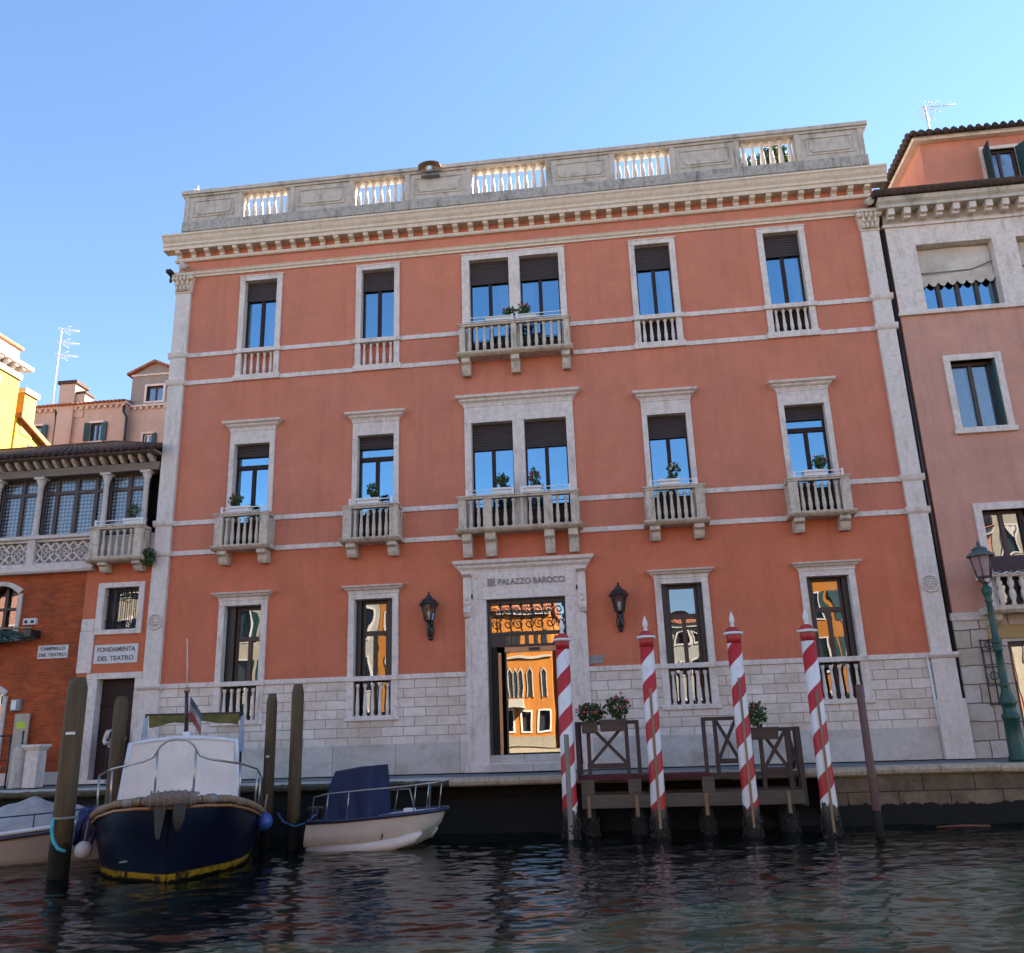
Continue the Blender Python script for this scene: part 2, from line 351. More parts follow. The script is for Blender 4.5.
BAL = [(0.050, 0), (0.062, 0.02), (0.062, 0.06), (0.040, 0.09), (0.056, 0.20), (0.060, 0.30), (0.046, 0.52), (0.034, 0.78), (0.036, 0.88), (0.058, 0.92), (0.058, 0.97), (0.050, 1.0)]
def baluster_mesh(h, r=1.0, mat=None):
    o = MB().lathe((0, 0, 0), [(a * r, b * h) for a, b in BAL], 10).build('baluster', mat); return o

WATER = -1.35
# ------------------------------------------------------------------ the setting: water, ground, quay
def build_water():
    t = NT('canal_water'); t.color((0.0022, 0.0048, 0.0043)); t.rough(0.03, 0, 0.5); t.b.inputs['IOR'].default_value = 1.33
    t.bump(t.noise(11, 4, 0.6, src=t.mapping((0.5, 1.0, 1))), 0.17, 0.02)
    XA, XB, YA, YB = -17.0, 13.0, -17.5, -0.9
    nx, ny = 620, 400; x = np.linspace(XA, XB, nx); y = np.linspace(YA, YB, ny); X, Y = np.meshgrid(x, y)
    Z = np.zeros_like(X); g = np.random.default_rng(3)
    for i in range(110):
        lam = 0.17 * (1.7 / 0.17) ** g.uniform(0, 1) ** 1.35; th = g.normal(PI / 2 + 0.1, 0.50); kx, ky = math.cos(th) * 2 * PI / lam, math.sin(th) * 2 * PI / lam
        wx, wy = g.uniform(0.2, 0.7, 2)
        Z += 0.0034 * lam * (0.55 + 0.45 * np.sin(wx * X + wy * Y + i)) * np.sin(kx * X + ky * Y + g.uniform(0, 6.28) + 0.7 * np.sin(0.45 * X + 0.3 * Y + i))
    fade = np.minimum.reduce([(X - XA) / 2, (XB - X) / 2, (Y - YA) / 2, np.ones_like(X)]).clip(0, 1); Z = WATER + Z * fade
    me = bpy.data.meshes.new('canal_water'); idx = np.arange(nx * ny).reshape(ny, nx)
    q = np.stack([idx[:-1, :-1], idx[:-1, 1:], idx[1:, 1:], idx[1:, :-1]], -1).reshape(-1, 4)
    v = np.stack([X, Y, Z], -1).reshape(-1, 3); n0 = len(v)
    ext = np.array([(a, b, WATER) for a, b in [(-400, -46.5), (400, -46.5), (400, YA), (-400, YA), (-400, -0.9), (400, -0.9), (XA, YA), (XB, YA), (XB, -0.9), (XA, -0.9)]])
    v = np.concatenate([v, ext]); e = lambda i: n0 + i
    faces = q.tolist() + [[e(0), e(1), e(2), e(3)], [e(3), e(6), e(9), e(4)], [e(7), e(2), e(5), e(8)]]
    me.from_pydata(v.tolist(), [], faces); me.polygons.foreach_set('use_smooth', [True] * len(me.polygons)); me.materials.append(t.m)
    o = bpy.data.objects.new('canal_water', me); COL.objects.link(o); kind(o, 'structure')
build_water()
kind(MB().add([(-1500, -1500, -3), (1500, -1500, -3), (1500, 1500, -3), (-1500, 1500, -3)], [(0, 1, 2, 3)]).build('ground', M['paving']), 'structure')
kind(MB().add([(-400, 0.4, -0.03), (400, 0.4, -0.03), (400, 400, -0.03), (-400, 400, -0.03)], [(0, 1, 2, 3)]).build('city_ground', M['paving']), 'structure')
# quay: paving that slopes a little to the kerb, kerb stones with a rounded nose, wall below
kind(MB().add([(-60, 0.6, 0.0), (60, 0.6, 0.0), (60, -1.32, -0.07), (-60, -1.32, -0.07)], [(0, 1, 2, 3)]).build('quay_paving', M['paving']), 'structure')
def kerb(xa, xb, mat, seed):
    mb = MB(); x = xa; g = random.Random(seed)
    prof = [(-1.30, -0.05), (-1.62, -0.06), (-1.69, -0.09), (-1.71, -0.15), (-1.69, -0.22), (-1.64, -0.26), (-1.30, -0.26)]
    while x < xb:
        w = min(g.uniform(1.2, 2.1), xb - x); dz = g.uniform(-0.012, 0.012); dy = g.uniform(-0.012, 0.012)
        if xb - x - w < 0.6: w = xb - x
        mb.prism([(a + dy, b + dz) for a, b in prof], x + 0.006, x + w - 0.006); x += w
    kind(mb.build('quay_kerb', mat), 'structure')
def mossy_kerb():
    t = NT('mossy_kerb_stone'); z = t.xyz()[2]; e = t.math('ADD', z, t.math('MULTIPLY', t.math('SUBTRACT', t.noise(3, 7, 0.7), 0.5), 0.12))
    t.color(t.mix(t.math('LESS_THAN', e, -0.095), (0.45, 0.41, 0.35), t.ramp(t.noise(5, 6, 0.7), [(0.35, (0.035, 0.032, 0.02)), (0.7, (0.14, 0.115, 0.06))]))); t.rough(0.8); t.bump(t.noise(22, 5), 0.5, 0.02); return t.m
kerb(-40.0, -4.3, mossy_kerb(), 4); kerb(-4.3, 45.0, M['kerb'], 5)
def quay_wall():
    mb = MB(); mb.box(4.6, 45, -1.58, -1.2, -3, -0.25); kind(mb.build('quay_wall', M['quay_wall']), 'structure')
    mb = MB(); mb.box(-40, -4.9, -1.5, -1.2, -3, -0.25)
    mb.box(-4.9, 4.6, -0.95, -0.7, -3, -0.25)                       # recessed water steps before the door
    for i in range(5): mb.box(-4.88, 4.58, -1.66 + 0.13 * i, -0.94, -3, -1.28 + 0.2 * i - 0.1)
    kind(mb.build('quay_wall_steps', M['quay_wall_dark']), 'structure')
quay_wall()

# ------------------------------------------------------------------ the palace
palace = thing('hotel_palace', 'large terracotta red canal palace with white stone trim and roof balustrade', 'palace', (-2.4, 0, 0))
palace.location = (0, 0, 0)
CX = [-10.58, -6.73, -2.42, 1.885, 5.755]
SGL = [0, 1, 3, 4]
X0, X1 = -13.45, 8.62
openings = []
for i in SGL:
    c = CX[i]
    openings += [(c - 0.56, c + 0.56, 11.96, 15.30), (c - 0.59, c + 0.59, 6.50, 9.71), (c - 0.58, c + 0.58, 1.55, 4.79)]
for a, b in ((-3.84, -2.52), (-2.26, -0.96)): openings.append((a, b, 11.96, 15.30))
for a, b in ((-3.87, -2.56), (-2.30, -0.98)): openings.append((a, b, 6.55, 9.86))
openings.append((-3.55, -1.27, 0.40, 4.60))
mb = MB(); wall_grid(mb, X0, X1, 2.5, 16.9, 0.0, 0.40, openings)
mb.add([(X0, 0, 0), (X0, 12, 0), (X0, 12, 17.2), (X0, 0, 17.2)], [(0, 1, 2, 3)]); mb.add([(X1, 0, 0), (X1, 0, 17.2), (X1, 12, 17.2), (X1, 12, 0)], [(0, 1, 2, 3)])
mb.add([(X0, 12, 0), (X1, 12, 0), (X1, 12, 17.2), (X0, 12, 17.2)], [(0, 1, 2, 3)])
mb.build('wall', M['stucco'], palace, recalc=False)
MB().box(X0 + 0.01, X1 - 0.01, 0.05, 11.95, 16.95, 17.15).build('roof', M['parapet'], palace)
# floors and a dark back to the rooms, so that the panes look into a dim interior
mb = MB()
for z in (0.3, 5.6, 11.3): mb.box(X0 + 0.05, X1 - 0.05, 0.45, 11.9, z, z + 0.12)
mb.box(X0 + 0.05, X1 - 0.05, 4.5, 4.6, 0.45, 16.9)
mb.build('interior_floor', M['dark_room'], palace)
# stone dado of coursed blocks over a base of large slabs
for xa, xb, sel in ((X0, -4.0, (0, 1)), (-0.80, X1, (3, 4))):
    mb = MB(); wall_grid(mb, xa, xb, 0.8, 2.54, -0.05, 0.40, [(CX[i] - 0.56, CX[i] + 0.56, 1.55, 2.7) for i in sel]); mb.build('stone_dado', M['dado'], palace, recalc=False)
for a, b in ((X0, -4.0), (-0.80, X1)): mb = MB().box(a, b, -0.075, 0.1, 0.0, 0.8); mb.build('base_course', M['base'], palace, 0.01)
def band(name, z0, z1, y, gaps, mat, prof=None):
    xs = [X0 + 0.5] + [g_ for ab in gaps for g_ in ab] + [X1 - 0.5]
    for a, b in zip(xs[::2], xs[1::2]): MB().box(a, b, y, 0.03, z0, z1).build(name, mat, palace, 0.006)
topgaps = [(c - 0.76, c + 0.76) if i != 2 else (-4.02, -0.82) for i, c in enumerate(CX)]
band('string_course', 12.72, 12.86, -0.045, topgaps, M['trim']); band('string_course', 11.78, 11.92, -0.045, [(a, b) if i != 2 else (-4.1, -0.74) for i, (a, b) in enumerate(topgaps)], M['trim'])
midgaps = [(c - 0.72, c + 0.72) if i != 2 else (-4.0, -0.84) for i, c in enumerate(CX)]
band('string_course', 7.24, 7.38, -0.045, midgaps, M['trim']); band('string_course', 6.32, 6.46, -0.045, [(c - 0.86, c + 0.86) if i != 2 else (-4.15, -0.8) for i, c in enumerate(CX)], M['trim'])
band('dado_cap', 2.49, 2.62, -0.09, [(CX[0] - 0.73, CX[0] + 0.73), (CX[1] - 0.73, CX[1] + 0.73), (-4.02, -0.78), (CX[3] - 0.73, CX[3] + 0.73), (CX[4] - 0.73, CX[4] + 0.73)], M['trim'])
MB().prism([(0.02, 15.58), (-0.05, 15.58), (-0.05, 15.64), (-0.10, 15.68), (-0.10, 15.72), (-0.13, 15.76), (0.02, 15.76)], X0 - 0.05, X1 + 0.06).build('frieze_moulding', M['cornice'], palace)
# main cornice with modillions
cor = MB().prism([(0.03, 16.50), (-0.30, 16.50), (-0.30, 16.61), (-0.34, 16.64), (-0.34, 16.72), (-0.40, 16.80), (-0.44, 16.90), (-0.48, 16.94), (-0.48, 17.00), (0.03, 17.22)], -13.90, 9.00).build('main_cornice', M['cornice'], palace)
MB().prism([(0.03, 16.16), (-0.08, 16.16), (-0.11, 16.20), (-0.11, 16.26), (0.03, 16.26)], -13.56, 8.72).build('bed_moulding', M['cornice'], cor)
m0 = MB().prism([(0.0, 16.27), (-0.08, 16.27), (-0.11, 16.30), (-0.12, 16.36), (-0.25, 16.42), (-0.27, 16.50), (0.0, 16.50)], -0.08, 0.08).build('modillion', M['cornice'], cor)
xm = np.arange(-13.42, 8.7, 0.4855); m0.location.x = xm[0]
for x in xm[1:]: instance(m0, 'modillion', (x, 0, 0), cor)
# pilasters
def pilaster(x0, x1, side):
    mb = MB().box(x0, x1, -0.12, 0.05, 2.6, 15.0); w = 0.07
    for z0, z1 in ((12.70, 12.88), (11.76, 11.94), (7.22, 7.40), (6.30, 6.48)):
        mb.prism([(0.04, z0), (-0.13, z0), (-0.17, z0 + 0.06), (-0.19, z1), (0.04, z1)], x0 - w, x1 + w)
    p = mb.build('pilaster', M['pilaster'], palace, 0.008)
    xm_ = (x0 + x1) / 2
    MB().box(x0 - 0.04, x1 + 0.04, -0.16, 0.05, 1.45, 2.47).prism([(0.04, 2.47), (-0.18, 2.47), (-0.24, 2.54), (-0.24, 2.61), (0.04, 2.61)], x0 - 0.12, x1 + 0.12) \
        .box(x0 - 0.10, x1 + 0.10, -0.22, 0.05, 0.0, 1.45).build('pedestal', M['pilaster'], p, 0.012)
    cp = MB().box(x0 - 0.10, x1 + 0.10, -0.27, 0.05, 15.56, 15.64).prism([(0.04, 14.98), (-0.15, 14.98), (-0.15, 15.02), (0.04, 15.02)], x0 - 0.03, x1 + 0.03)
    cp.hexa([(x0 - 0.01, -0.13, 15.02), (x1 + 0.01, -0.13, 15.02), (x1 + 0.01, 0.04, 15.02), (x0 - 0.01, 0.04, 15.02), (x0 - 0.07, -0.21, 15.56), (x1 + 0.07, -0.21, 15.56), (x1 + 0.07, 0.04, 15.56), (x0 - 0.07, 0.04, 15.56)])
    for row, (z, n) in enumerate(((15.05, 4), (15.22, 3), (15.38, 4))):     # acanthus leaves and corner volutes
        for j in range(n):
            x = x0 + (j + 0.5) * (x1 - x0) / n; d = 0.15 + row * 0.025
            cp.tube([(x, -d, z), (x, -d - 0.035, z + 0.10), (x, -d - 0.075, z + 0.15), (x, -d - 0.07, z + 0.12)], [0.055, 0.055, 0.035, 0.02], 6)
    for sx in (x0 - 0.04, x1 + 0.04): cp.sphere((sx, -0.23, 15.47), 0.085, 8, 5)
    cp.build('capital', M['cornice'], p)
    md = MB()
    ring = lambda r: [(xm_ + r * math.cos(a), -0.135, 4.40 + r * math.sin(a)) for a in np.linspace(0, 2 * PI, 25)[:-1]]
    md.tube(ring(0.215), 0.03, 6, closed=True); md.tube(ring(0.14), 0.014, 5, closed=True)
    for a in range(6): md.sphere((xm_ + 0.08 * math.cos(a * PI / 3), -0.13, 4.40 + 0.08 * math.sin(a * PI / 3)), (0.045, 0.035, 0.045), 6, 4)
    md.sphere((xm_, -0.13, 4.40), 0.05, 8, 5); md.build('medallion', M['pilaster'], p)
pilaster(-13.43, -12.93, -1); pilaster(8.07, 8.58, 1)

# windows -------------------------------------------------------------
def casement(win, x0, x1, z0, z1, y=0.24, mull=True, transom=None, glass='glass', fw=0.075, mat='wood_dark'):
    """two leaf wooden casement with panes"""
    mb = MB()
    for a, b in ((x0, x0 + fw), (x1 - fw, x1)): mb.box(a, b, y - 0.035, y + 0.05, z0, z1)
    mb.box(x0 + fw, x1 - fw, y - 0.03, y + 0.05, z1 - fw, z1); mb.box(x0 + fw, x1 - fw, y - 0.03, y + 0.05, z0, z0 + fw * 1.3)
    xm_ = (x0 + x1) / 2
    if mull: mb.box(xm_ - 0.055, xm_ + 0.055, y - 0.045, y + 0.045, z0 + fw * 1.3, (transom or z1 - fw))
    if transom: mb.box(x0 + fw, x1 - fw, y - 0.05, y + 0.048, transom, transom + 0.13)
    fr = mb.build('window_frame', M[mat], win, 0.004)
    spans = [(x0 + fw - 0.005, xm_ - 0.05), (xm_ + 0.05, x1 - fw + 0.005)] if mull else [(x0 + fw - 0.005, x1 - fw + 0.005)]
    top = transom or z1 - fw
    cells = [(a, b, z0 + fw, top) for a, b in spans]
    if transom: cells.append((x0 + fw - 0.005, x1 - fw + 0.005, transom + 0.12, z1 - fw + 0.005))
    for a, b, c, d in cells:
        g = MB().box(a, b, y + 0.004, y + 0.012, c, d).build('pane', M[glass], win)
        g.rotation_euler = (0, 0, 0)
    return fr
def curtain(win, x0, x1, z0, z1, y, mat, sweep=0.0, n=26):
    mb = MB(); vs = []; rows = 12
    for r_ in range(rows + 1):
        t = r_ / rows; z = z1 + (z0 - z1) * t
        w = 1 - sweep * math.sin(min(1, t * 1.15) * PI / 2)
        for j in range(n + 1):
            u = j / n; xx = (x0 + (x1 - x0) * u * w) if sweep >= 0 else (x1 - (x1 - x0) * u * (1 + sweep * math.sin(min(1, t * 1.15) * PI / 2)))
            vs.append((xx, y + 0.03 * math.sin(u * 38), z))
    mb.add(vs, [(r_ * (n + 1) + j, r_ * (n + 1) + j + 1, (r_ + 1) * (n + 1) + j + 1, (r_ + 1) * (n + 1) + j) for r_ in range(rows) for j in range(n)], True)
    return mb.build('curtain', mat, win, recalc=False)
def surround(win, xs, zb, zt, op_top, y=-0.06, into=0.2):
    """stone frame: xs = [outer, inner, ..., inner, outer]"""
    mb = MB()
    for a, b in zip(xs[::2], xs[1::2]): mb.box(a, b, y, into, zb, op_top)
    mb.box(xs[0], xs[-1], y, into, op_top, zt)
    mb.box(xs[0] - 0.02, xs[-1] + 0.02, y - 0.02, 0.01, zt - 0.045, zt) 
    return mb.build('surround', M['trim'], win, 0.008)
def hood(win, x0, x1, z0, z1, xb0, xb1, mat='trim'):
    h = z1 - z0
    pr = [(0.0, 0), (-0.08, 0), (-0.10, 0.25), (-0.17, 0.45), (-0.18, 0.62), (-0.25, 0.75), (-0.27, 1.0), (0.0, 1.0)]
    mb = MB(); n = len(pr)
    for j, (p, t) in enumerate(pr): pass
    out = lambda p: max(0, (-p - 0.08)) * (x1 - xb1) / 0.19
    vs = [(xb0 - out(p), p + 0.0 if p else 0.03, z0 + t * h) for p, t in pr] + [(xb1 + out(p), p if p else 0.03, z0 + t * h) for p, t in pr]
    vs[0] = (xb0, 0.03, z0); vs[n] = (xb1, 0.03, z0); vs[n - 1] = (x0, 0.03, z1); vs[2 * n - 1] = (x1, 0.03, z1)
    mb.add(vs, [tuple(range(n)), tuple(range(2 * n - 1, n - 1, -1))] + [(i, i + n, (i + 1) % n + n, (i + 1) % n) for i in range(n)])
    return mb.build('hood_moulding', M[mat], win)
def lower_panel(win, x0, x1, z0, z1, y=0.20):
    return MB().box(x0, x1, y, y + 0.03, z0, z1).build('dark_panel', M['wood_dark'], win, 0.004)  # dark board covering the lower glass behind the balusters
def shutter(win, x0, x1, z0, z1, y=0.16):
    return MB().box(x0, x1, y, y + 0.05, z0, z1).build('roller_shutter', M['shutter'], win)
bal_top = baluster_mesh(0.73, 0.92, M['trim'])
bal_mid = baluster_mesh(0.80, 0.95, M['balcony'])
bal_gnd = baluster_mesh(0.87, 0.95, M['trim'])
_used = set()
def put_bal(src, x, y, z, parent):
    if src.name not in _used:
        _used.add(src.name); src.parent = parent; src.location = (x, y, z); return
    instance(src, 'baluster', (x, y, z), parent)
def part(name, parent, loc=(0, 0, 0)):
    o = bpy.data.objects.new(name, None); COL.objects.link(o); o.parent = parent; o.location = loc; o.empty_display_size = 0.1; return o
# top floor single windows with balustrades set in the wall
for i in SGL:
    c = CX[i]; w = part('window', palace)
    surround(w, [c - 0.705, c - 0.53, c + 0.53, c + 0.705], 11.93, 15.45, 15.26)
    casement(w, c - 0.56, c + 0.56, 12.86 if i in (0, 1) else 11.96, 15.28)
    sz = {0: 14.61, 1: 14.60, 3: 14.50, 4: 14.54}[i]
    shutter(w, c - 0.545, c + 0.545, sz, 15.27)
    if i == 0: curtain(w, c + 0.02, c + 0.46, 12.9, 14.7, 0.36, M['curtain'], -0.35)
    if i > 2: lower_panel(w, c - 0.5, c + 0.5, 12.0, 12.78)
    if i == 3: curtain(w, c - 0.48, c - 0.02, 12.2, 14.7, 0.36, M['curtain'], 0.55); curtain(w, c + 0.08, c + 0.48, 12.2, 14.7, 0.36, M['curtain'], -0.6)
    if i == 4: curtain(w, c + 0.0, c + 0.48, 12.2, 14.7, 0.36, M['curtain'], -0.65)
    if i in (0, 1): MB().box(c - 0.57, c + 0.57, 0.13, 0.30, 11.9, 12.84).build('infill', M['stucco'], w)
    b = part('balustrade', palace)
    MB().box(c - 0.76, c + 0.76, -0.12, 0.12, 12.71, 12.85).build('rail', M['trim'], b, 0.012)
    MB().box(c - 0.76, c + 0.76, -0.09, 0.12, 11.78, 11.97).build('plinth', M['trim'], b, 0.012)
    for j in range(5): put_bal(bal_top, c - 0.42 + 0.21 * j, 0.03, 11.975, b)
# top floor double window
w = part('window', palace)
surround(w, [-4.04, -3.80, -2.56, -2.22, -1.00, -0.80], 11.9, 15.49, 15.26)
for n_, (a, b) in enumerate(((-3.83, -2.53), (-2.25, -0.97))):
    casement(w, a, b, 11.97, 15.28); lower_panel(w, a + 0.06, b - 0.06, 12.0, 12.45); shutter(w, a + 0.015, b - 0.015, 14.50, 15.27)
    curtain(w, *((b - 0.40, b - 0.1) if n_ == 0 else (a + 0.1, a + 0.42)), 12.1, 14.7, 0.36, M['curtain'], -0.2 if n_ == 0 else 0.2)
def balcony(x0, x1, z_slab, z_bot, z_rail, brackets, z_br, piers, cells, src, depth=0.55, mat='balcony', side=2):
    b = part('balcony', palace); m_ = M[mat]
    MB().prism([(0.0, z_bot), (-depth + 0.06, z_bot), (-depth - 0.02, z_bot + 0.05), (-depth - 0.05, z_slab - 0.03), (-depth - 0.05, z_slab), (0.0, z_slab)], x0 - 0.06, x1 + 0.06).build('slab', m_, b)
    mb = MB(); mb.box(x0, x1, -depth - 0.02, -depth + 0.16, z_rail - 0.10, z_rail)
    for a in (x0, x1 - 0.16): mb.box(a + 0.002, a + 0.158, -depth + 0.155, 0.0, z_rail - 0.098, z_rail - 0.003)
    mb.box(x0 - 0.03, x1 + 0.03, -depth - 0.05, -depth + 0.17, z_rail - 0.045, z_rail - 0.002)
    mb.build('rail', m_, b, 0.008)
    for a, c in piers: MB().box(a, c, -depth, -depth + 0.15, z_slab, z_rail - 0.10).build('pier', m_, b, 0.008)
    for a in (x0 + 0.005, x1 - 0.135): MB().box(a, a + 0.13, -0.13, 0.0, z_slab, z_rail - 0.10).build('pier', m_, b, 0.008)
    for a, c, n in cells:
        for j in range(n): put_bal(src, a + (c - a) * (j + 0.5) / n, -depth + 0.075, z_slab, b)
    for a in (x0 + 0.07, x1 - 0.07):
        for j in range(side): put_bal(src, a, -0.22 - 0.14 * j, z_slab, b)
    h = z_bot - z_br
    for a, c in brackets:
        MB().prism([(0.0, z_bot), (-depth + 0.10, z_bot), (-depth + 0.08, z_bot - 0.3 * h), (-depth * 0.62, z_bot - 0.42 * h), (-depth * 0.55, z_bot - 0.75 * h), (-depth * 0.42, z_br), (0.0, z_br + 0.02)], a, c).build('bracket', m_, b, 0.015)
    return b
balcony(-4.09, -0.745, 11.93, 11.80, 12.85, [(-4.04, -3.78), (-2.55, -2.29), (-1.03, -0.78)], 11.28,
        [(-4.07, -3.90), (-2.50, -2.34), (-0.93, -0.765)], [(-3.88, -2.52, 6), (-2.32, -0.95, 6)], bal_mid, 0.5)
# middle floor
for i in SGL:
    c = CX[i]; w = part('window', palace)
    surround(w, [c - 0.71, c - 0.555, c + 0.555, c + 0.71], 6.45, 10.13, 9.68)
    hood(w, c - 0.93, c + 0.93, 10.13, 10.39, c - 0.72, c + 0.72)
    sz = {0: 9.31, 1: 9.30, 3: 9.02, 4: 9.28}[i]
    casement(w, c - 0.585, c + 0.585, 6.5, 9.70, transom=None if i == 3 else 8.92)
    shutter(w, c - 0.57, c + 0.57, sz, 9.69)
    lower_panel(w, c - 0.52, c + 0.52, 6.6, 7.28)
    balcony(c - 0.83, c + 0.83, 6.44, 6.32, 7.40, [(c - 0.74, c - 0.46), (c + 0.46, c + 0.74)], 5.93,
            [(c - 0.81, c - 0.56), (c + 0.56, c + 0.81)], [(c - 0.55, c + 0.55, 6)], bal_mid, 0.52, side=2)
w = part('window', palace)
surround(w, [-4.035, -3.83, -2.60, -2.26, -1.02, -0.80], 6.5, 10.36, 9.82)
hood(w, -4.28, -0.57, 10.36, 10.65, -4.05, -0.79)
for a, b in ((-3.86, -2.57), (-2.29, -0.99)):
    casement(w, a, b, 6.55, 9.84); lower_panel(w, a + 0.06, b - 0.06, 6.62, 7.16); shutter(w, a + 0.015, b - 0.015, 9.02, 9.83)
curtain(w, -2.15, -1.95, 6.7, 9.2, 0.36, M['curtain'], 0.1)
balcony(-4.19, -0.755, 6.53, 6.40, 7.46, [(-4.10, -3.83), (-3.45, -3.14), (-1.77, -1.49), (-1.10, -0.83)], 5.75,
        [(-4.17, -3.95), (-3.47, -3.22), (-1.75, -1.50), (-0.99, -0.775)], [(-3.93, -3.49, 2), (-3.20, -1.77, 6), (-1.48, -1.01, 2)], bal_mid, 0.5)
# ground floor
for i in SGL:
    c = CX[i]; w = part('window', palace)
    surround(w, [c - 0.725, c - 0.55, c + 0.55, c + 0.725], 2.60, 4.94, 4.75, -0.07)
    hood(w, c - 0.90, c + 0.90, 4.94, 5.12, c - 0.735, c + 0.735)
    xa, xb = {0: (-0.30, 0.57), 1: (-0.40, 0.36), 3: (-0.40, 0.42), 4: (-0.42, 0.40)}[i]
    casement(w, c + xa, c + xb, 1.55, 4.72, y=0.32, transom=3.75 if i < 2 else 3.82, mat='black_frame' if i == 1 else 'wood_frame', glass='glass_plain')
    mb = MB()                                                       # dark leaves folded to the reveal
    mb.box(c - 0.575, c + xa - 0.004, 0.16, 0.40, 1.55, 4.78)
    if xb < 0.55: mb.box(c + xb + 0.004, c + 0.575, 0.16, 0.40, 1.55, 4.78)
    mb.box(c + xa, c + xb, 0.22, 0.40, 4.724, 4.78)
    mb.build('inner_shutter', M['black_frame'], w)
    if i < 2: curtain(w, c + xa + 0.05, c + xa + (0.42 if i == 0 else 0.45), 1.7, 4.6, 0.45, M['drape'], 0.0)
    if i == 4: curtain(w, c + 0.12, c + 0.36, 1.7, 4.6, 0.45, M['curtain'], -0.4)
    b = part('balustrade', palace)
    mb = MB().box(c - 0.74, c + 0.74, -0.13, 0.12, 2.48, 2.61)
    mb.build('rail', M['trim'], b, 0.012)
    for s_ in (-1, 1): MB().box(min(c + 0.53 * s_, c + 0.725 * s_), max(c + 0.53 * s_, c + 0.725 * s_), -0.09, 0.12, 1.52, 2.478).build('pier', M['trim'], b, 0.01)
    MB().box(c - 0.77, c + 0.77, -0.11, 0.13, 1.42, 1.535).build('plinth', M['trim'], b, 0.012)
    for j in range(5): put_bal(bal_gnd, c - 0.424 + 0.212 * j, 0.0, 1.54, b)
# portal -----------------------------------------------------------------
portal = part('portal', palace)
MB().box(-4.0, -3.5, -0.10, 0.30, 0.0, 4.56).box(-1.30, -0.80, -0.10, 0.30, 0.0, 4.56).box(-4.0, -0.80, -0.10, 0.30, 4.56, 5.31) \
    .box(-3.58, -1.22, -0.125, 0.0, 4.555, 4.62).build('door_surround', M['trim'], portal, 0.01)
for a in (-4.13, -0.93):
    mb = MB()
    mb.box(a, a + 0.22, -0.17, 0.02, 4.3, 5.20); mb.prism([(0.0, 5.20), (-0.18, 5.20), (-0.30, 5.26), (-0.30, 5.31), (0.0, 5.31)], a - 0.03, a + 0.25)
    mb.prism([(0.0, 4.05), (-0.14, 4.10), (-0.22, 4.22), (-0.22, 4.30), (-0.16, 4.36), (0.0, 4.36)], a + 0.01, a + 0.21)
    for z in (4.45, 4.6): mb.sphere((a + 0.11, -0.17, z), (0.07, 0.04, 0.07), 8, 5)
    mb.box(a + 0.03, a + 0.19, -0.12, 0.02, 0.0, 4.05)
    mb.build('console', M['trim'], portal, 0.01)
hood(portal, -4.50, -0.45, 5.31, 5.66, -4.17, -0.68, 'trim')
MB().box(-3.5, -1.3, -0.30, 0.45, 0.0, 0.2).box(-3.5, -1.3, -0.05, 0.50, 0.2, 0.42).build('door_step', M['base'], portal, 0.012)
MB().box(-4.15, -0.65, -0.16, -0.101, 0.0, 0.22).build('threshold_plinth', M['trim'], portal, 0.01)
MB().box(-3.5, -3.42, 0.10, 0.45, 0.42, 4.56).box(-1.36, -1.30, 0.10, 0.45, 0.42, 4.56).box(-3.42, -1.36, 0.10, 0.45, 4.44, 4.56) \
    .box(-3.42, -1.36, 0.12, 0.24, 3.58, 3.66).box(-3.42, -1.36, 0.14, 0.24, 3.26, 3.32).box(-3.42, -3.0, 0.14, 0.24, 3.32, 3.58).build('door_frame', M['black_frame'], portal)
mb = MB(); y = 0.16
def spiral(mb, cx, cz, r, turns, a0, sg, rad=0.011):
    pts = []
    for j in range(22):
        t = j / 21; rr = r * (1 - 0.85 * t); a = a0 + sg * turns * 2 * PI * t; pts.append((cx + rr * math.cos(a), y, cz + rr * math.sin(a)))
    mb.tube(pts, rad, 5)
for j in range(7):
    cx = -3.29 + 0.295 * j
    spiral(mb, cx, 4.24, 0.15, 1.5, R(-60), 1 if j % 2 else -1); spiral(mb, cx + 0.05, 3.89, 0.15, 1.5, R(120), -1 if j % 2 else 1)
    mb.tube([(cx + 0.15, y, 3.66), (cx + 0.10, y, 3.9), (cx + 0.17, y, 4.15), (cx + 0.13, y, 4.44)], 0.011, 5)
    spiral(mb, cx + 0.15, 4.05, 0.07, 1.2, R(30), 1); spiral(mb, cx + 0.13, 4.38, 0.05, 1.2, R(30), -1)
mb.build('transom_grille', M['iron'], portal)
MB().box(-3.42, -1.36, 0.26, 0.268, 3.66, 4.44).build('transom_pane', M['glass_door'], portal)
MB().box(-3.0, -1.36, 0.26, 0.268, 3.32, 3.58).build('transom_pane', M['glass_door'], portal)
MB().box(-3.05, -1.36, 0.18, 0.28, 3.11, 3.26).build('door_header', M['bronze'], portal, 0.006)
MB().box(-2.38, -2.08, 0.14, 0.18, 3.14, 3.22).build('door_sensor', M['iron'], portal, 0.005)
MB().box(-3.01, -1.46, 0.235, 0.243, 0.46, 3.11).build('door_pane', M['glass_door'], portal)
MB().box(-1.46, -1.36, 0.2, 0.28, 0.42, 3.11).build('door_stile', M['black_frame'], portal)
dl = MB().box(-3.24, -3.15, 0.16, 0.24, 0.42, 3.11).build('door_handle_bar', M['bronze'], portal, 0.005)
MB().box(-3.05, -3.01, 0.2, 0.28, 0.42, 3.11).build('door_stile', M['black_frame'], portal)
MB().box(-3.42, -3.26, 0.18, 0.2, 0.42, 3.26).build('side_panel', M['dark_room'], portal)
text_part('PALAZZO BAROCCI', 0.235, 'lettering', M['lettering'], (-2.21, -0.112, 5.02), portal, 0.008, 0.004, width=1.86)
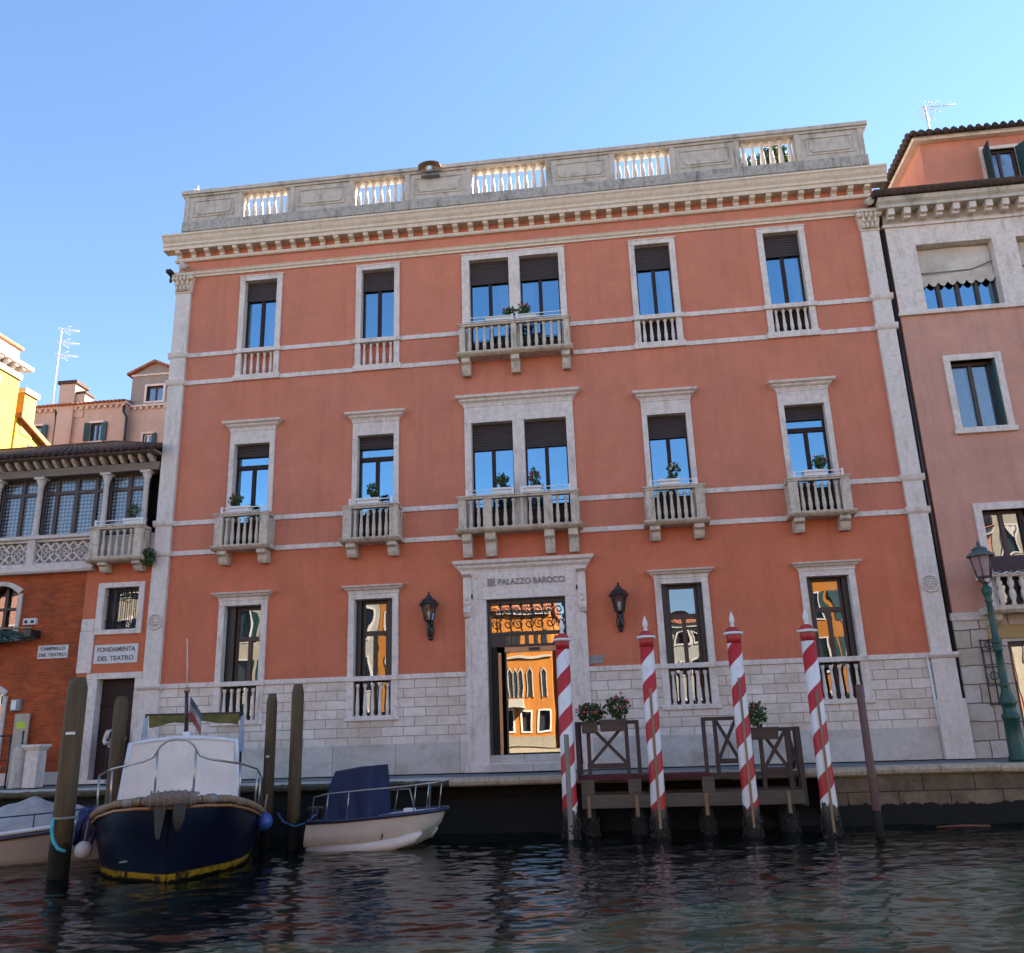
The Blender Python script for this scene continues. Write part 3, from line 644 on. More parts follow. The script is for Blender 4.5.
mb = MB()
for a in range(-2, 3):
    for b in range(-2, 3):
        if abs(a) < 2 and abs(b) < 2 or (abs(a) + abs(b) < 3):
            s_ = 0.034; cx, cz = -3.34 + (a - b) * 0.045, 5.03 + (a + b) * 0.045
            mb.prism([(cx - s_, cz), (cx, cz - s_), (cx + s_, cz), (cx, cz + s_)], -0.118, -0.09, 'y')
mb.build('emblem', M['lettering'], portal)
MB().box(-3.93, -3.87, -0.16, -0.1, 4.60, 4.72).build('spot_fitting', M['iron'], portal)
MB().box(-0.98, -0.92, -0.16, -0.1, 4.72, 4.84).build('spot_fitting', M['iron'], portal)

# parapet balustrade --------------------------------------------------------
par = part('parapet', palace); PY0, PY1 = -0.20, 0.16
gaps = [(-11.34, -9.70, 7), (-7.53, -5.82, 7), (-3.64, -1.24, 9), (0.945, 2.69, 7), (4.83, 6.52, 6)]
MB().box(-13.36, 8.60, PY0 - 0.06, PY1 + 0.06, 17.19, 17.54).build('plinth', M['grime'], par, 0.015)
MB().box(-13.44, 8.72, PY0 - 0.10, PY1 + 0.10, 18.58, 18.72).box(-13.40, 8.68, PY0 - 0.05, PY1 + 0.05, 18.50, 18.58).build('coping', M['parapet'], par, 0.015)
xs = [-13.33] + [g_ for a, b, n in gaps for g_ in (a, b)] + [8.56]
for a, b in zip(xs[::2], xs[1::2]):
    mb = MB().box(a, b, PY0, PY1, 17.54, 18.50)
    pn = 0.30; 
    if b - a > 1.2:
        x0, x1, z0, z1 = a + pn, b - pn, 17.72, 18.34; e = 0.09
        for c_ in ((x0, x1, z1 - 0.03, z1), (x0, x1, z0, z0 + 0.03), (x0, x0 + 0.03, z0 + 0.03, z1 - 0.03), (x1 - 0.03, x1, z0 + 0.03, z1 - 0.03)): mb.box(c_[0], c_[1], PY0 - 0.025, PY0, c_[2], c_[3])
        x0 += e; x1 -= e; z0 += e; z1 -= e; c4 = 0.1
        mb.prism([(x0 + c4, z0), (x1 - c4, z0), (x1 - c4 * 0.3, z0 + c4 * 0.3), (x1, z0 + c4), (x1, z1 - c4), (x1 - c4, z1), (x0 + c4, z1), (x0, z1 - c4), (x0, z0 + c4)], PY0 - 0.03, PY0, 'y')
    for p_ in (a, b - 0.16): mb.box(p_ + 0.002, p_ + 0.158, PY0 - 0.04, PY1 + 0.04, 17.542, 18.498)
    mb.build('panel', M['parapet'], par, 0.008)
bal_par = baluster_mesh(0.96, 1.45, M['trim'])
for a, b, n in gaps:
    for j in range(n): put_bal(bal_par, a + (b - a) * (j + 0.5) / n, -0.02, 17.54, par)
for sx in (-13.30, 8.53):   # returns of the parapet along the sides
    MB().box(sx - 0.03 if sx < 0 else sx - 0.27, sx + 0.3 if sx < 0 else sx + 0.03, PY1 + 0.05, 11.8, 17.3, 18.60).build('side_panel', M['parapet'], par, 0.01)
MB().box(-13.36, 8.60, 11.5, 11.8, 17.15, 18.0).build('rear_panel', M['parapet'], par)
MB().tube([(7.96, -0.09, 2.56), (7.98, -0.09, 0.85), (8.0, -0.10, 0.78), (8.01, -0.12, 0.02)], 0.028, 7).build('conduit', M['white'], palace)

# ------------------------------------------------------------------ the neighbour on the left: brick house with a glazed loggia
M['bay'] = stucco('bay_stucco', (0.60, 0.165, 0.075), (0.52, 0.16, 0.085), 0.5, 0.3, (0.20, 0.09, 0.06))
M['loggia_stone'] = stone('loggia_stone', (0.64, 0.56, 0.50), (0.25, 0.20, 0.15), 0.55)
M['timber'] = wood('weathered_timber', (0.20, 0.16, 0.125), 0.8, (0.7, 6, 6))
def leaded():
    """bottle-glass roundels set in lead"""
    t = NT('leaded_roundel_glass'); sep = t.xyz(); c = t.node('CombineXYZ'); t.link(sep[0], c.inputs[0]); t.link(sep[2], c.inputs[1])
    v = t.node('TexVoronoi', voronoi_dimensions='2D'); v.inputs['Scale'].default_value = 8.5; v.inputs['Randomness'].default_value = 0.0; t.link(c.outputs[0], v.inputs['Vector'])
    ring = t.ramp(v.outputs['Distance'], [(0.0, (0.30, 0.34, 0.38)), (0.30, (0.20, 0.25, 0.30)), (0.42, (0.10, 0.13, 0.16)), (0.47, (0.03, 0.03, 0.03))])
    t.color(ring); t.rough(0.12, 0.0, 1.0); t.bump(v.outputs['Distance'], 0.35, 0.01); return t.m
M['leaded'] = leaded()
LH = thing('loggia_house', 'old red brick house with glazed timber loggia, dark tiled roof and orange stucco bay', 'house')
LX0, LX1 = -21.9, -13.47
arch_op = [(-18.75, -17.62, 4.15, 5.70), (-18.75, -17.68, 0.55, 2.72)]
mb = MB(); wall_grid(mb, LX0, -15.53, 0.0, 6.1, 0.0, 0.35, arch_op)
for a, b, c, d in arch_op:                                            # corners over the segmental arches
    for sg in (0, 1):
        xx = [a + (b - a) * t for t in np.linspace(0, 0.5, 7)] if sg == 0 else [a + (b - a) * t for t in np.linspace(1, 0.5, 7)]
        hh = [d - 0.26 * (abs(x - (a + b) / 2) / ((b - a) / 2)) ** 2 for x in xx]
        mb.prism([(xx[0], d + 0.003)] + list(zip(xx, hh)), 0.004, 0.3, 'y')
mb.build('brick_wall', M['brick'], LH, recalc=False)
mb = MB(); wall_grid(mb, -15.53, LX1, 0.0, 6.3, 0.004, 0.30, [(-14.88, -13.80, 4.23, 5.48), (-14.83, -13.67, 0.06, 2.83)]); mb.build('stucco_bay', M['bay'], LH, recalc=False)
MB().box(LX0, LX1 - 0.02, 0.8, 0.9, 0, 9.5).build('interior_wall', M['dark_room'], LH)
MB().box(LX0, LX0 + 0.2, 0.36, 8, 0, 9.4).build('side_wall', M['brick'], LH)
MB().box(-15.52, -15.08, -0.05, 0.1, 3.02, 4.22).box(-15.50, -15.10, -0.055, 0.1, 4.224, 4.58).build('quoin', M['trim'], LH, 0.01)
for (a, b, c, d) in arch_op:
    w = part('arched_window', LH); n = 15; cx = (a + b) / 2
    out = lambda x, g_: d + g_ - 0.26 * (abs(x - cx) / ((b - a) / 2)) ** 2
    xs_in = np.linspace(a, b, n); fr = MB()
    inn = [(x, out(x, 0)) for x in xs_in]; o2 = [(cx + (x - cx) * 1.22, out(x, 0.13)) for x in xs_in]
    for j in range(n - 1): fr.prism([inn[j], inn[j + 1], o2[j + 1], o2[j]], -0.06, 0.15, 'y')
    for s_ in (-1, 1):
        x_in = a if s_ < 0 else b; x_o = o2[0][0] if s_ < 0 else o2[-1][0]
        fr.box(min(x_in, x_o), max(x_in, x_o), -0.06, 0.15, c, inn[0][1])
    fr.box(a - 0.18, b + 0.18, -0.12, 0.2, c - 0.12, c); fr.build('surround', M['loggia_stone'], w)
    MB().box(a - 0.02, b + 0.02, 0.30, 0.31, c, d).build('pane', M['glass_plain'], w)
    mb = MB().box(a, a + 0.08, 0.22, 0.29, c, d - 0.2).box(b - 0.08, b, 0.22, 0.29, c, d - 0.2).box(cx - 0.05, cx + 0.05, 0.22, 0.29, c, d - 0.02).box(a + 0.08, b - 0.08, 0.225, 0.285, c + (d - c) * 0.55, c + (d - c) * 0.55 + 0.07)
    mb.build('window_frame', M['wood_frame'], w)
# barred window and door of the bay
w = part('barred_window', LH)
mb = MB(); 
for q in ((-15.09, -14.87, 4.1, 5.62), (-13.81, -13.64, 4.1, 5.62), (-14.87, -13.81, 5.47, 5.62), (-14.87, -13.81, 4.1, 4.24)): mb.box(q[0], q[1], -0.06, 0.16, q[2], q[3])
mb.build('surround', M['trim'], w, 0.01)
MB().box(-14.9, -13.8, 0.24, 0.25, 4.2, 5.5).build('pane', M['glass_plain'], w)
mb = MB().box(-14.87, -14.62, 0.18, 0.23, 4.24, 5.47).box(-14.62, -13.82, 0.18, 0.23, 5.38, 5.47).box(-14.62, -13.82, 0.18, 0.23, 4.24, 4.32); mb.build('window_frame', M['black_frame'], w)
mb = MB(); y = 0.08
for j in range(8): mb.tube([(-14.80 + 0.135 * j, y, 4.25), (-14.80 + 0.135 * j, y, 5.46)], 0.012, 5)
for z in (4.5, 5.2): mb.tube([(-14.87, y, z), (-13.81, y, z)], 0.012, 5)
for j in range(4):
    for sg in (-1, 1): spiral(mb, -14.68 + 0.27 * j + 0.06 * sg, 4.40, 0.075, 1.3, R(90), sg, 0.010)
mb.tube([(-14.38 + 0.16 * math.cos(a), y, 5.25 + 0.16 * math.sin(a)) for a in np.linspace(0, 2 * PI, 17)[:-1]], 0.012, 5, closed=True)
mb.build('window_bars', M['iron'], w)
dr = part('doorway', LH)
mb = MB().box(-15.16, -14.82, -0.07, 0.28, 0.0, 2.83).box(-13.68, -13.46, -0.07, 0.28, 0.0, 2.83).box(-15.16, -13.46, -0.07, 0.28, 2.832, 3.0); mb.build('surround', M['trim'], dr, 0.01)
mb = MB().box(-14.82, -13.68, 0.22, 0.30, 0.05, 2.82)
for x in (-14.78, -14.24): 
    for z0, z1 in ((0.2, 1.0), (1.1, 2.0)): mb.box(x + 0.05, x + 0.45, 0.195, 0.22, z0, z1)
mb.box(-14.8, -13.7, 0.18, 0.22, 2.1, 2.2); mb.build('door', M['wood_dark'], dr, 0.006)
MB().box(-15.2, -13.44, -0.35, 0.2, 0.0, 0.10).build('door_step', M['trim'], dr, 0.015)
MB().box(LX0, -15.2, -0.10, 0.1, 0.0, 0.34).build('wall_foot', M['loggia_stone'], LH, 0.015)
# loggia: carved parapet, colonnettes, glazed screen, beam and eaves
MB().box(LX0, -15.28, -0.16, 0.3, 6.05, 6.25).prism([(0.1, 6.0), (-0.20, 6.0), (-0.24, 6.06), (-0.24, 6.10), (0.1, 6.10)], LX0, -15.26).build('loggia_sill', M['loggia_stone'], LH, 0.012)
px = [-21.5, -20.08, -18.78, -17.37, -15.30]
for a, b in zip(px, px[1:]):
    p_ = part('parapet_panel', LH)
    mb = MB().box(a + 0.13, b - 0.13, 0.12, 0.3, 6.25, 7.06).box(a + 0.13, b - 0.13, -0.08, 0.02, 6.25, 6.33).box(a + 0.13, b - 0.13, -0.08, 0.02, 6.98, 7.06)
    mb.build('panel', M['loggia_stone'], p_)
    mb = MB(); n = max(2, round((b - a - 0.3) / 0.62)); wq = (b - a - 0.3) / n
    for j in range(n):
        cx = a + 0.15 + wq * (j + 0.5); cz = 6.655; r_ = 0.3
        dm = [(cx + wq * 0.5, cz), (cx, cz + r_), (cx - wq * 0.5, cz), (cx, cz - r_)]
        for q in range(4): mb.bar((dm[q][0], -0.02, dm[q][1]), (dm[(q + 1) % 4][0], -0.02, dm[(q + 1) % 4][1]), 0.055)
        for q in range(4): mb.tube([(cx + 0.085 * math.cos(q * PI / 2 + PI / 4) + 0.085 * math.cos(t), -0.02, cz + 0.085 * math.sin(q * PI / 2 + PI / 4) + 0.085 * math.sin(t)) for t in np.linspace(0, 2 * PI, 13)[:-1]], 0.02, 5, closed=True)
        for sx in (-1, 1):
            for sz in (-1, 1): mb.bar((cx + sx * wq * 0.5, -0.02, cz + sz * r_), (cx + sx * wq * 0.26, -0.02, cz + sz * r_ * 0.52), 0.05)
    mb.build('tracery', M['loggia_stone'], p_)
for x in px: MB().box(x - 0.13, x + 0.13, -0.13, 0.15, 6.25, 7.06).build('parapet_pier', M['loggia_stone'], LH, 0.01)
MB().box(LX0, -15.28, -0.17, 0.3, 7.06, 7.17).build('parapet_rail', M['loggia_stone'], LH, 0.012)
MB().box(-15.28, -13.5, 0.05, 0.3, 6.28, 7.1).build('loggia_back_panel', M['loggia_stone'], LH)
colm = MB().lathe((0, 0, 0), [(0.13, 0), (0.13, 0.06), (0.10, 0.10), (0.10, 0.14), (0.088, 0.2), (0.078, 1.5), (0.09, 1.52), (0.09, 1.56), (0.085, 1.6), (0.15, 1.78), (0.15, 1.8)], 12).box(-0.16, 0.16, -0.16, 0.16, 1.8, 1.87).build('column', M['loggia_stone'], LH)
colx = [-21.5, -20.08, -18.78, -17.37, -15.20, -13.90]; colm.location = (colx[0], 0.0, 7.17)
for x in colx[1:]: instance(colm, 'column', (x, 0.0, 7.17), LH)
for a, b in zip(colx, colx[1:]):
    w = part('leaded_window', LH); a += 0.02; b -= 0.02; n = 2 if b - a < 1.6 else 4
    mb = MB().box(a, b, 0.20, 0.30, 7.17, 7.27).box(a, b, 0.20, 0.30, 8.98, 9.05).box(a, b, 0.19, 0.30, 8.52, 8.62)
    ed = np.linspace(a, b, n + 1) if n == 2 else np.array([a, a + 0.42, (a + b) / 2, b - 0.42, b])
    for j, x in enumerate(ed): mb.box(max(a, x - 0.06), min(b, x + 0.06), 0.185, 0.30, 7.17, 9.05)
    mb.build('window_frame', M['wood_frame'], w)
    for j in range(n):
        MB().box(ed[j] + 0.05, ed[j + 1] - 0.05, 0.25, 0.262, 7.26, 8.53).build('pane', M['leaded'], w)
        MB().box(ed[j] + 0.05, ed[j + 1] - 0.05, 0.25, 0.262, 8.61, 8.99).build('pane', M['leaded'], w)
MB().box(LX0, LX1 - 0.02, -0.14, 0.4, 9.04, 9.16).box(LX0, LX1 - 0.02, -0.10, 0.4, 9.16, 9.30).build('beam', M['timber'], LH, 0.01)
MB().box(LX1 - 0.06, LX1 - 0.02, 0.3, 6, 6.3, 9.6).build('end_wall', M['wood_dark'], LH)
m1 = MB().prism([(0.05, 9.30), (-0.14, 9.30), (-0.30, 9.42), (-0.34, 9.50), (0.05, 9.50)], -0.05, 0.05).build('eave_bracket', M['loggia_stone'], LH)
xe = np.arange(LX0 + 0.1, LX1 - 0.05, 0.31); m1.location.x = xe[0]
for x in xe[1:]: instance(m1, 'eave_bracket', (x, 0, 0), LH)
MB().box(LX0, LX1 + 0.02, -0.55, 0.4, 9.50, 9.585).build('eave_board', M['timber'], LH, 0.01)
def pantile_roof(name, pts_eave, pts_ridge, mat, parent, n, thick=0.06):
    """roof slope with rows of rounded tiles, from an eave edge up to a ridge edge"""
    e0, e1 = map(Vector, pts_eave); r0, r1 = map(Vector, pts_ridge); mb = MB()
    nrm = (e1 - e0).cross(r0 - e0).normalized(); nrm = nrm if nrm.z > 0 else -nrm
    mb.hexa([e0 - nrm * 0.05, e1 - nrm * 0.05, r1 - nrm * 0.05, r0 - nrm * 0.05, e0, e1, r1, r0])
    for j in range(n):
        t = (j + 0.5) / n; a = e0.lerp(e1, t); b = r0.lerp(r1, t); w = (e1 - e0).length / n
        if (b - a).length < 0.1: continue
        mb.tube([a - nrm * 0.01 - (b - a).normalized() * 0.05, b - nrm * 0.01], [w * 0.36, w * 0.36 * 0.9], 6)
    return mb.build(name, mat, parent)
pantile_roof('roof', [(LX0, -0.62, 9.60), (LX1 + 0.08, -0.62, 9.60)], [(LX0, 3.0, 11.15), (-16.9, 3.0, 11.15)], M['tiles_dark'], LH, 38)
pantile_roof('roof', [(LX1 + 0.02, 0.3, 9.99), (LX1 + 0.02, 7.0, 9.60)], [(-16.9, 3.0, 11.15), (-16.9, 3.02, 11.15)], M['tiles_dark'], LH, 24)
pantile_roof('roof', [(LX0, 6.6, 9.6), (LX1, 6.6, 9.60)], [(LX0, 3.0, 11.15), (-16.9, 3.0, 11.15)], M['tiles_dark'], LH, 30)
MB().tube([(LX0, 3.0, 11.17), (-16.9, 3.0, 11.17), (LX1 + 0.15, -0.5, 9.66)], 0.10, 7).build('ridge_tiles', M['tiles_dark'], LH)
bl = balcony(-15.25, -13.60, 6.32, 6.18, 7.24, [(-14.98, -14.72), (-13.92, -13.66)], 5.9, [(-15.23, -14.96), (-13.86, -13.62)], [(-14.94, -13.88, 5)], bal_mid, 0.52, side=2)
bl.parent = LH
# street name plaques and small fittings on this house
def name_sign(loc, w, h, lines, label, size):
    t = thing('street_sign', label, 'sign', loc)
    MB().box(-w / 2, w / 2, -0.02, 0.01, -h / 2, h / 2).build('plate', M['sign_white'], t, 0.004)
    for j, (s_, wd) in enumerate(lines): text_part(s_, size, 'lettering', M['sign_ink'], (0, -0.024, h * (0.23 - 0.47 * j)), t, 0.003, 0.004, width=wd)
name_sign((-14.36, 0.0, 3.54), 1.34, 0.54, [('FONDAMENTA', 1.16), ('DEL TEATRO', 1.10)], 'white street name plaque reading FONDAMENTA DEL TEATRO over the dark door', 0.18)
name_sign((-16.33, 0.0, 3.68), 0.94, 0.38, [('CAMPIELLO', 0.78), ('DEL TEATRO', 0.84)], 'white street name plaque reading CAMPIELLO DEL TEATRO on red brick', 0.125)
t = thing('meter_box', 'small grey meter box with white door on red brick wall', 'box', (-17.23, -0.02, 2.2))
MB().box(-0.14, 0.14, -0.10, 0.03, -0.16, 0.17).build('case', M['plaque'], t, 0.01); MB().box(-0.12, 0.03, -0.112, -0.10, -0.13, 0.14).build('door', M['white'], t)
t = thing('electric_fitting', 'grey electric fitting with two black sockets above the pole arm', 'fitting', (-17.13, -0.02, 4.58))
MB().box(-0.2, 0.2, -0.08, 0.03, -0.09, 0.10).build('case', M['sign_white'], t, 0.01)
for s_ in (-1, 1): MB().lathe((0.1 * s_, 0, 0), [(0.045, 0), (0.045, 0.03)], 10).xf(Matrix.Translation((0.1 * s_, -0.08, 0)) @ Matrix.Rotation(PI / 2, 4, 'X') @ Matrix.Translation((-0.1 * s_, 0, 0))).build('socket', M['iron'], t)
t = thing('awning_pole', 'pale wooden pole with bundled green net reaching past arched window', 'pole', (-18.4, -0.5, 4.36))
MB().tube([(-1.2, 0.0, 0.02), (1.66, 0.0, -0.02)], 0.035, 8).build('shaft', M['bronze'], t)
MB().box(1.48, 1.68, -0.05, 0.42, -0.28, -0.06).build('bracket', M['iron'], t, 0.01)
M['net'] = plain('green_net', (0.012, 0.06, 0.045), 0.8, 0.4, 14)
mb = MB(); g = random.Random(5)
for j in range(26):
    x = g.uniform(-0.9, 1.0); pts = [(x + g.uniform(-0.05, 0.05) + 0.28 * k_, g.uniform(-0.05, 0.08), -0.03 - 0.10 * k_ * g.uniform(0.8, 1.3)) for k_ in range(4)]; mb.tube(pts, 0.02 if j < 20 else 0.008, 5)
mb.box(-1.1, 0.75, -0.02, 0.05, -0.42, -0.04); mb.build('net', M['net'], t)

# round bollard, square post, sticker board, railing on the left quay
t = thing('bollard', 'round grey stone bollard on quay beside a square white post', 'bollard', (-16.31, -0.9, -0.03))
MB().lathe((0, 0, 0), [(0.24, 0), (0.24, 0.06), (0.22, 0.08), (0.215, 0.95), (0.19, 1.05), (0.11, 1.12), (0.05, 1.14)], 18).build('shaft', M['parapet'], t)
MB().lathe((0, 0, 1.12), [(0.05, 0), (0.05, 0.03), (0.02, 0.05), (0.025, 0.32), (0.04, 0.34), (0.0, 0.38)], 8).build('top_rod', M['iron'], t)
t = thing('stone_post', 'square white stone post with moulded cap near brick wall', 'post', (-15.86, -0.9, -0.03))
MB().box(-0.19, 0.19, -0.19, 0.19, 0, 0.98).build('shaft', M['trim'], t, 0.02)
MB().box(-0.22, 0.22, -0.22, 0.22, 0.98, 1.04).box(-0.26, 0.26, -0.26, 0.26, 1.04, 1.12).build('cap', M['trim'], t, 0.012)
t = thing('notice_board', 'narrow beige notice board with yellow green sticker beside the arched doorway', 'notice board', (-16.92, -0.16, 0.0))
MB().box(-0.22, 0.22, -0.03, 0.03, 0.15, 1.95).build('panel', plain('beige_board', (0.42, 0.36, 0.27), 0.7), t, 0.008)
MB().box(-0.13, 0.13, -0.036, -0.03, 1.55, 1.72).build('sticker', plain('yellow_green_sticker', (0.50, 0.62, 0.03), 0.6), t)
for x in (-0.17, 0.17): MB().box(x - 0.03, x + 0.03, -0.02, 0.02, 0.0, 0.15).build('leg', M['iron'], t)
t = thing('quay_railing', 'thin dark iron railing at left end of the quay', 'railing', (-17.4, -1.1, -0.04))
MB().tube([(-2.4, 0, 1.38), (0.9, 0, 1.38)], 0.022, 6).build('top_rail', M['iron'], t); MB().tube([(-2.4, 0, 0.75), (0.9, 0, 0.75)], 0.018, 6).build('middle_rail', M['iron'], t)
for x in (-2.3, -1.2, -0.1, 0.88): MB().tube([(x, 0, 0), (x, 0, 1.38)], 0.022, 6).build('upright', M['iron'], t)

# ------------------------------------------------------------------ houses behind, on the left
def simple_window(parent, x0, x1, z0, z1, y, sur=0.1, shut=None, frame='wood_frame', arched=False, glass='glass_plain', trim='trim', recess=0.12):
    """surround, frame, pane set on a wall at depth y (wall opening already cut)"""
    w = part('window', parent); mb = MB()
    for q in ((x0 - sur, x0, z0 - sur, z1 + sur), (x1, x1 + sur, z0 - sur, z1 + sur), (x0, x1, z1, z1 + sur), (x0, x1, z0 - sur, z0)): mb.box(q[0], q[1], y - 0.05, y + 0.08, q[2], q[3])
    mb.build('surround', M[trim], w); yy = y + recess; cx = (x0 + x1) / 2
    mb = MB().box(x0, x0 + 0.06, yy - 0.03, yy + 0.03, z0, z1).box(x1 - 0.06, x1, yy - 0.03, yy + 0.03, z0, z1).box(x0 + 0.06, x1 - 0.06, yy - 0.03, yy + 0.03, z1 - 0.07, z1).box(x0 + 0.06, x1 - 0.06, yy - 0.03, yy + 0.03, z0, z0 + 0.07).box(cx - 0.04, cx + 0.04, yy - 0.035, yy + 0.025, z0 + 0.07, z1 - 0.07)
    mb.build('window_frame', M[frame], w)
    MB().box(x0 + 0.03, x1 - 0.03, yy + 0.004, yy + 0.012, z0 + 0.03, z1 - 0.03).build('pane', M[glass], w)
    for side, ang in (shut or []):
        hw = (x1 - x0) / 2; L = MB().box(0, hw, -0.04, 0, z0, z1)
        for zz in np.arange(z0 + 0.1, z1 - 0.05, 0.12): L.box(0.06, hw - 0.06, -0.055, -0.04, zz, zz + 0.06)
        a = R(ang); L.xf(Matrix.Translation((x0 if side < 0 else x1, y - 0.055, 0)) @ Matrix.Rotation(-a if side < 0 else PI + a, 4, 'Z') @ (Matrix.Identity(4) if side < 0 else Matrix.Scale(-1, 4, (0, 1, 0))))
        L.build('shutter', M['green_shutter'], w)
    return w
M['green_shutter'] = plain('dark_green_shutter', (0.010, 0.045, 0.045), 0.5, 0.2)
M['beige_old'] = stucco('old_beige_stucco', (0.54, 0.40, 0.31), (0.47, 0.36, 0.29), 0.6, 0.4, (0.2, 0.15, 0.12))
M['grey_old'] = stucco('old_grey_stucco', (0.33, 0.28, 0.235), (0.26, 0.225, 0.19), 0.6, 0.4, (0.13, 0.11, 0.09))
RH = thing('rear_house', 'pale beige house with green shutters, tall chimney and grey gabled dormer tower', 'house')
Y = 12.0
ops = [(-27.1, -26.4, 14.95, 15.72), (-23.9, -23.35, 14.75, 15.66), (-21.45, -21.0, 14.35, 15.05)]
mb = MB(); wall_grid(mb, -27.9, -22.2, 0, 16.5, Y, 0.25, ops[:2]); wall_grid(mb, -22.2, -13.6, 0, 16.42, Y + 0.35, 0.25, ops[2:]); mb.add([(-22.2, Y, 0), (-22.2, Y + 0.35, 0), (-22.2, Y + 0.35, 16.45), (-22.2, Y, 16.45)], [(0, 1, 2, 3)])
mb.build('wall', M['beige_old'], RH, recalc=False)
MB().box(-27.9, -13.6, Y + 0.9, Y + 9, 0, 16.3).build('rear_block', M['beige_old'], RH)
simple_window(RH, *ops[0], Y, shut=[(1, 165)]); simple_window(RH, *ops[1], Y, shut=[(-1, 160), (1, 170)]); simple_window(RH, *ops[2], Y + 0.35, shut=[(1, 168)], frame='white')
mb = MB().box(-27.95, -22.15, Y - 0.16, Y + 0.3, 16.5, 16.62)
for x in np.arange(-27.8, -22.2, 0.3): mb.box(x, x + 0.12, Y - 0.12, Y + 0.02, 16.38, 16.498)
mb.build('cornice', M['loggia_stone'], RH)
mb = MB().box(-22.15, -13.6, Y + 0.2, Y + 0.6, 16.42, 16.52)
for x in np.arange(-22.0, -14, 0.3): mb.box(x, x + 0.12, Y + 0.24, Y + 0.37, 16.30, 16.418)
mb.build('cornice', M['loggia_stone'], RH)
pantile_roof('roof', [(-27.95, Y - 0.25, 16.63), (-22.2, Y - 0.25, 16.63)], [(-27.95, Y + 5, 18.0), (-22.2, Y + 5, 18.0)], M['tiles_red'], RH, 30)
ch = MB().box(-25.60, -24.80, Y - 0.18, Y + 0.7, 13, 17.7).build('chimney', M['beige_old'], RH); MB().box(-25.7, -24.72, Y - 0.26, Y + 0.8, 17.7, 17.86).build('chimney_cap', M['tiles_dark'], ch)
ch = MB().box(-24.80, -24.36, Y - 0.05, Y + 0.6, 16, 17.2).build('chimney', M['beige_old'], RH); MB().box(-24.86, -24.30, Y - 0.1, Y + 0.65, 17.2, 17.32).build('chimney_cap', M['tiles_dark'], ch)
ch = MB().box(-27.0, -26.3, Y + 0.9, Y + 1.6, 16.6, 17.2).build('chimney', M['tiles_red'], RH)
tw = part('dormer_tower', RH); tx0, tx1 = -22.3, -20.0
mb = MB(); wall_grid(mb, tx0, tx1, 16.52, 18.15, Y + 0.4, 0.2, [(-21.50, -20.66, 16.72, 17.5)]); mb.prism([(tx0, 18.15), (tx1, 18.15), ((tx0 + tx1) / 2, 18.72)], Y + 0.4, Y + 3.2, 'y'); mb.box(tx0, tx0 + 0.1, Y + 0.6, Y + 3.2, 16.5, 18.15); mb.box(tx1 - 0.1, tx1, Y + 0.6, Y + 3.2, 16.5, 18.15); mb.box(tx0 + 0.1, tx1 - 0.1, Y + 1.2, Y + 1.3, 16.5, 18.15)
mb.build('wall', M['grey_old'], tw, recalc=False)
MB().box(tx0 - 0.02, tx1 + 0.02, Y + 0.33, Y + 0.42, 18.05, 18.14).build('string_course', M['loggia_stone'], tw)
w = simple_window(RH, -21.50, -20.66, 16.72, 17.5, Y + 0.4)
for s_ in (-1, 1):
    xm_ = (tx0 + tx1) / 2; xe_ = xm_ + s_ * 1.35
    MB().hexa([(xm_, Y + 0.2, 18.70), (xe_, Y + 0.2, 18.10), (xe_, Y + 3.3, 18.10), (xm_, Y + 3.3, 18.70), (xm_, Y + 0.2, 18.82), (xe_, Y + 0.2, 18.20), (xe_, Y + 3.3, 18.20), (xm_, Y + 3.3, 18.82)]).build('roof', M['tiles_red'], tw)
dp = MB().tube([(-22.28, Y - 0.1, 16.4), (-22.28, Y - 0.12, 16.1), (-22.1, Y - 0.1, 15.8), (-22.1, Y - 0.1, 12)], 0.06, 6).build('drainpipe', M['iron'], RH)
dp2 = MB().tube([(-25.72, Y - 0.1, 16.4), (-25.66, Y - 0.1, 15.9), (-25.66, Y - 0.1, 13)], 0.05, 6).build('drainpipe', M['iron'], RH)
# yellow house whose side faces the sun
M['yellow'] = stucco('ochre_yellow_stucco', (0.44, 0.32, 0.065), (0.40, 0.28, 0.06), 0.5, 0.15)
M['ochre'] = stucco('orange_ochre_stucco', (0.60, 0.29, 0.09), (0.5, 0.25, 0.09), 0.5, 0.2)
YH = thing('yellow_house', 'tall yellow stucco house with white bracketed eaves catching the sun', 'house')
def side_grid(mb, x, y0, y1, z0, z1, ops, depth=0.2):
    m2 = MB(); wall_grid(m2, y0, y1, z0, z1, 0, depth, ops); m2.xf(Matrix(((0, -1, 0, x), (1, 0, 0, 0), (0, 0, 1, 0), (0, 0, 0, 1)))); mb.add(m2.v, m2.f)
mb = MB(); side_grid(mb, -22.0, 0.6, 4.4, 0, 14.75, [(2.1, 3.15, 12.9, 14.15)]); mb.box(-30, -22.35, 0.6, 4.4, 0, 14.75)
mb.add([(-22, 4.4, 0), (-22.4, 4.4, 0), (-22.4, 4.4, 14.75), (-22, 4.4, 14.75)], [(0, 1, 2, 3)]); mb.build('wall', M['yellow'], YH, recalc=False)
MB().box(-21.98, -21.94, 1.95, 2.1, 12.75, 14.3).box(-21.98, -21.94, 3.15, 3.3, 12.75, 14.3).box(-21.98, -21.94, 2.1, 3.15, 14.15, 14.3).box(-21.98, -21.94, 2.1, 3.15, 12.75, 12.9).build('window_surround', M['white'], YH)
MB().box(-22.16, -22.12, 2.1, 3.15, 12.9, 14.15).build('window_pane', M['glass_plain'], YH)
MB().box(-22.0, -21.93, 0.5, 4.45, 14.55, 14.75).build('frieze_band', M['white'], YH)
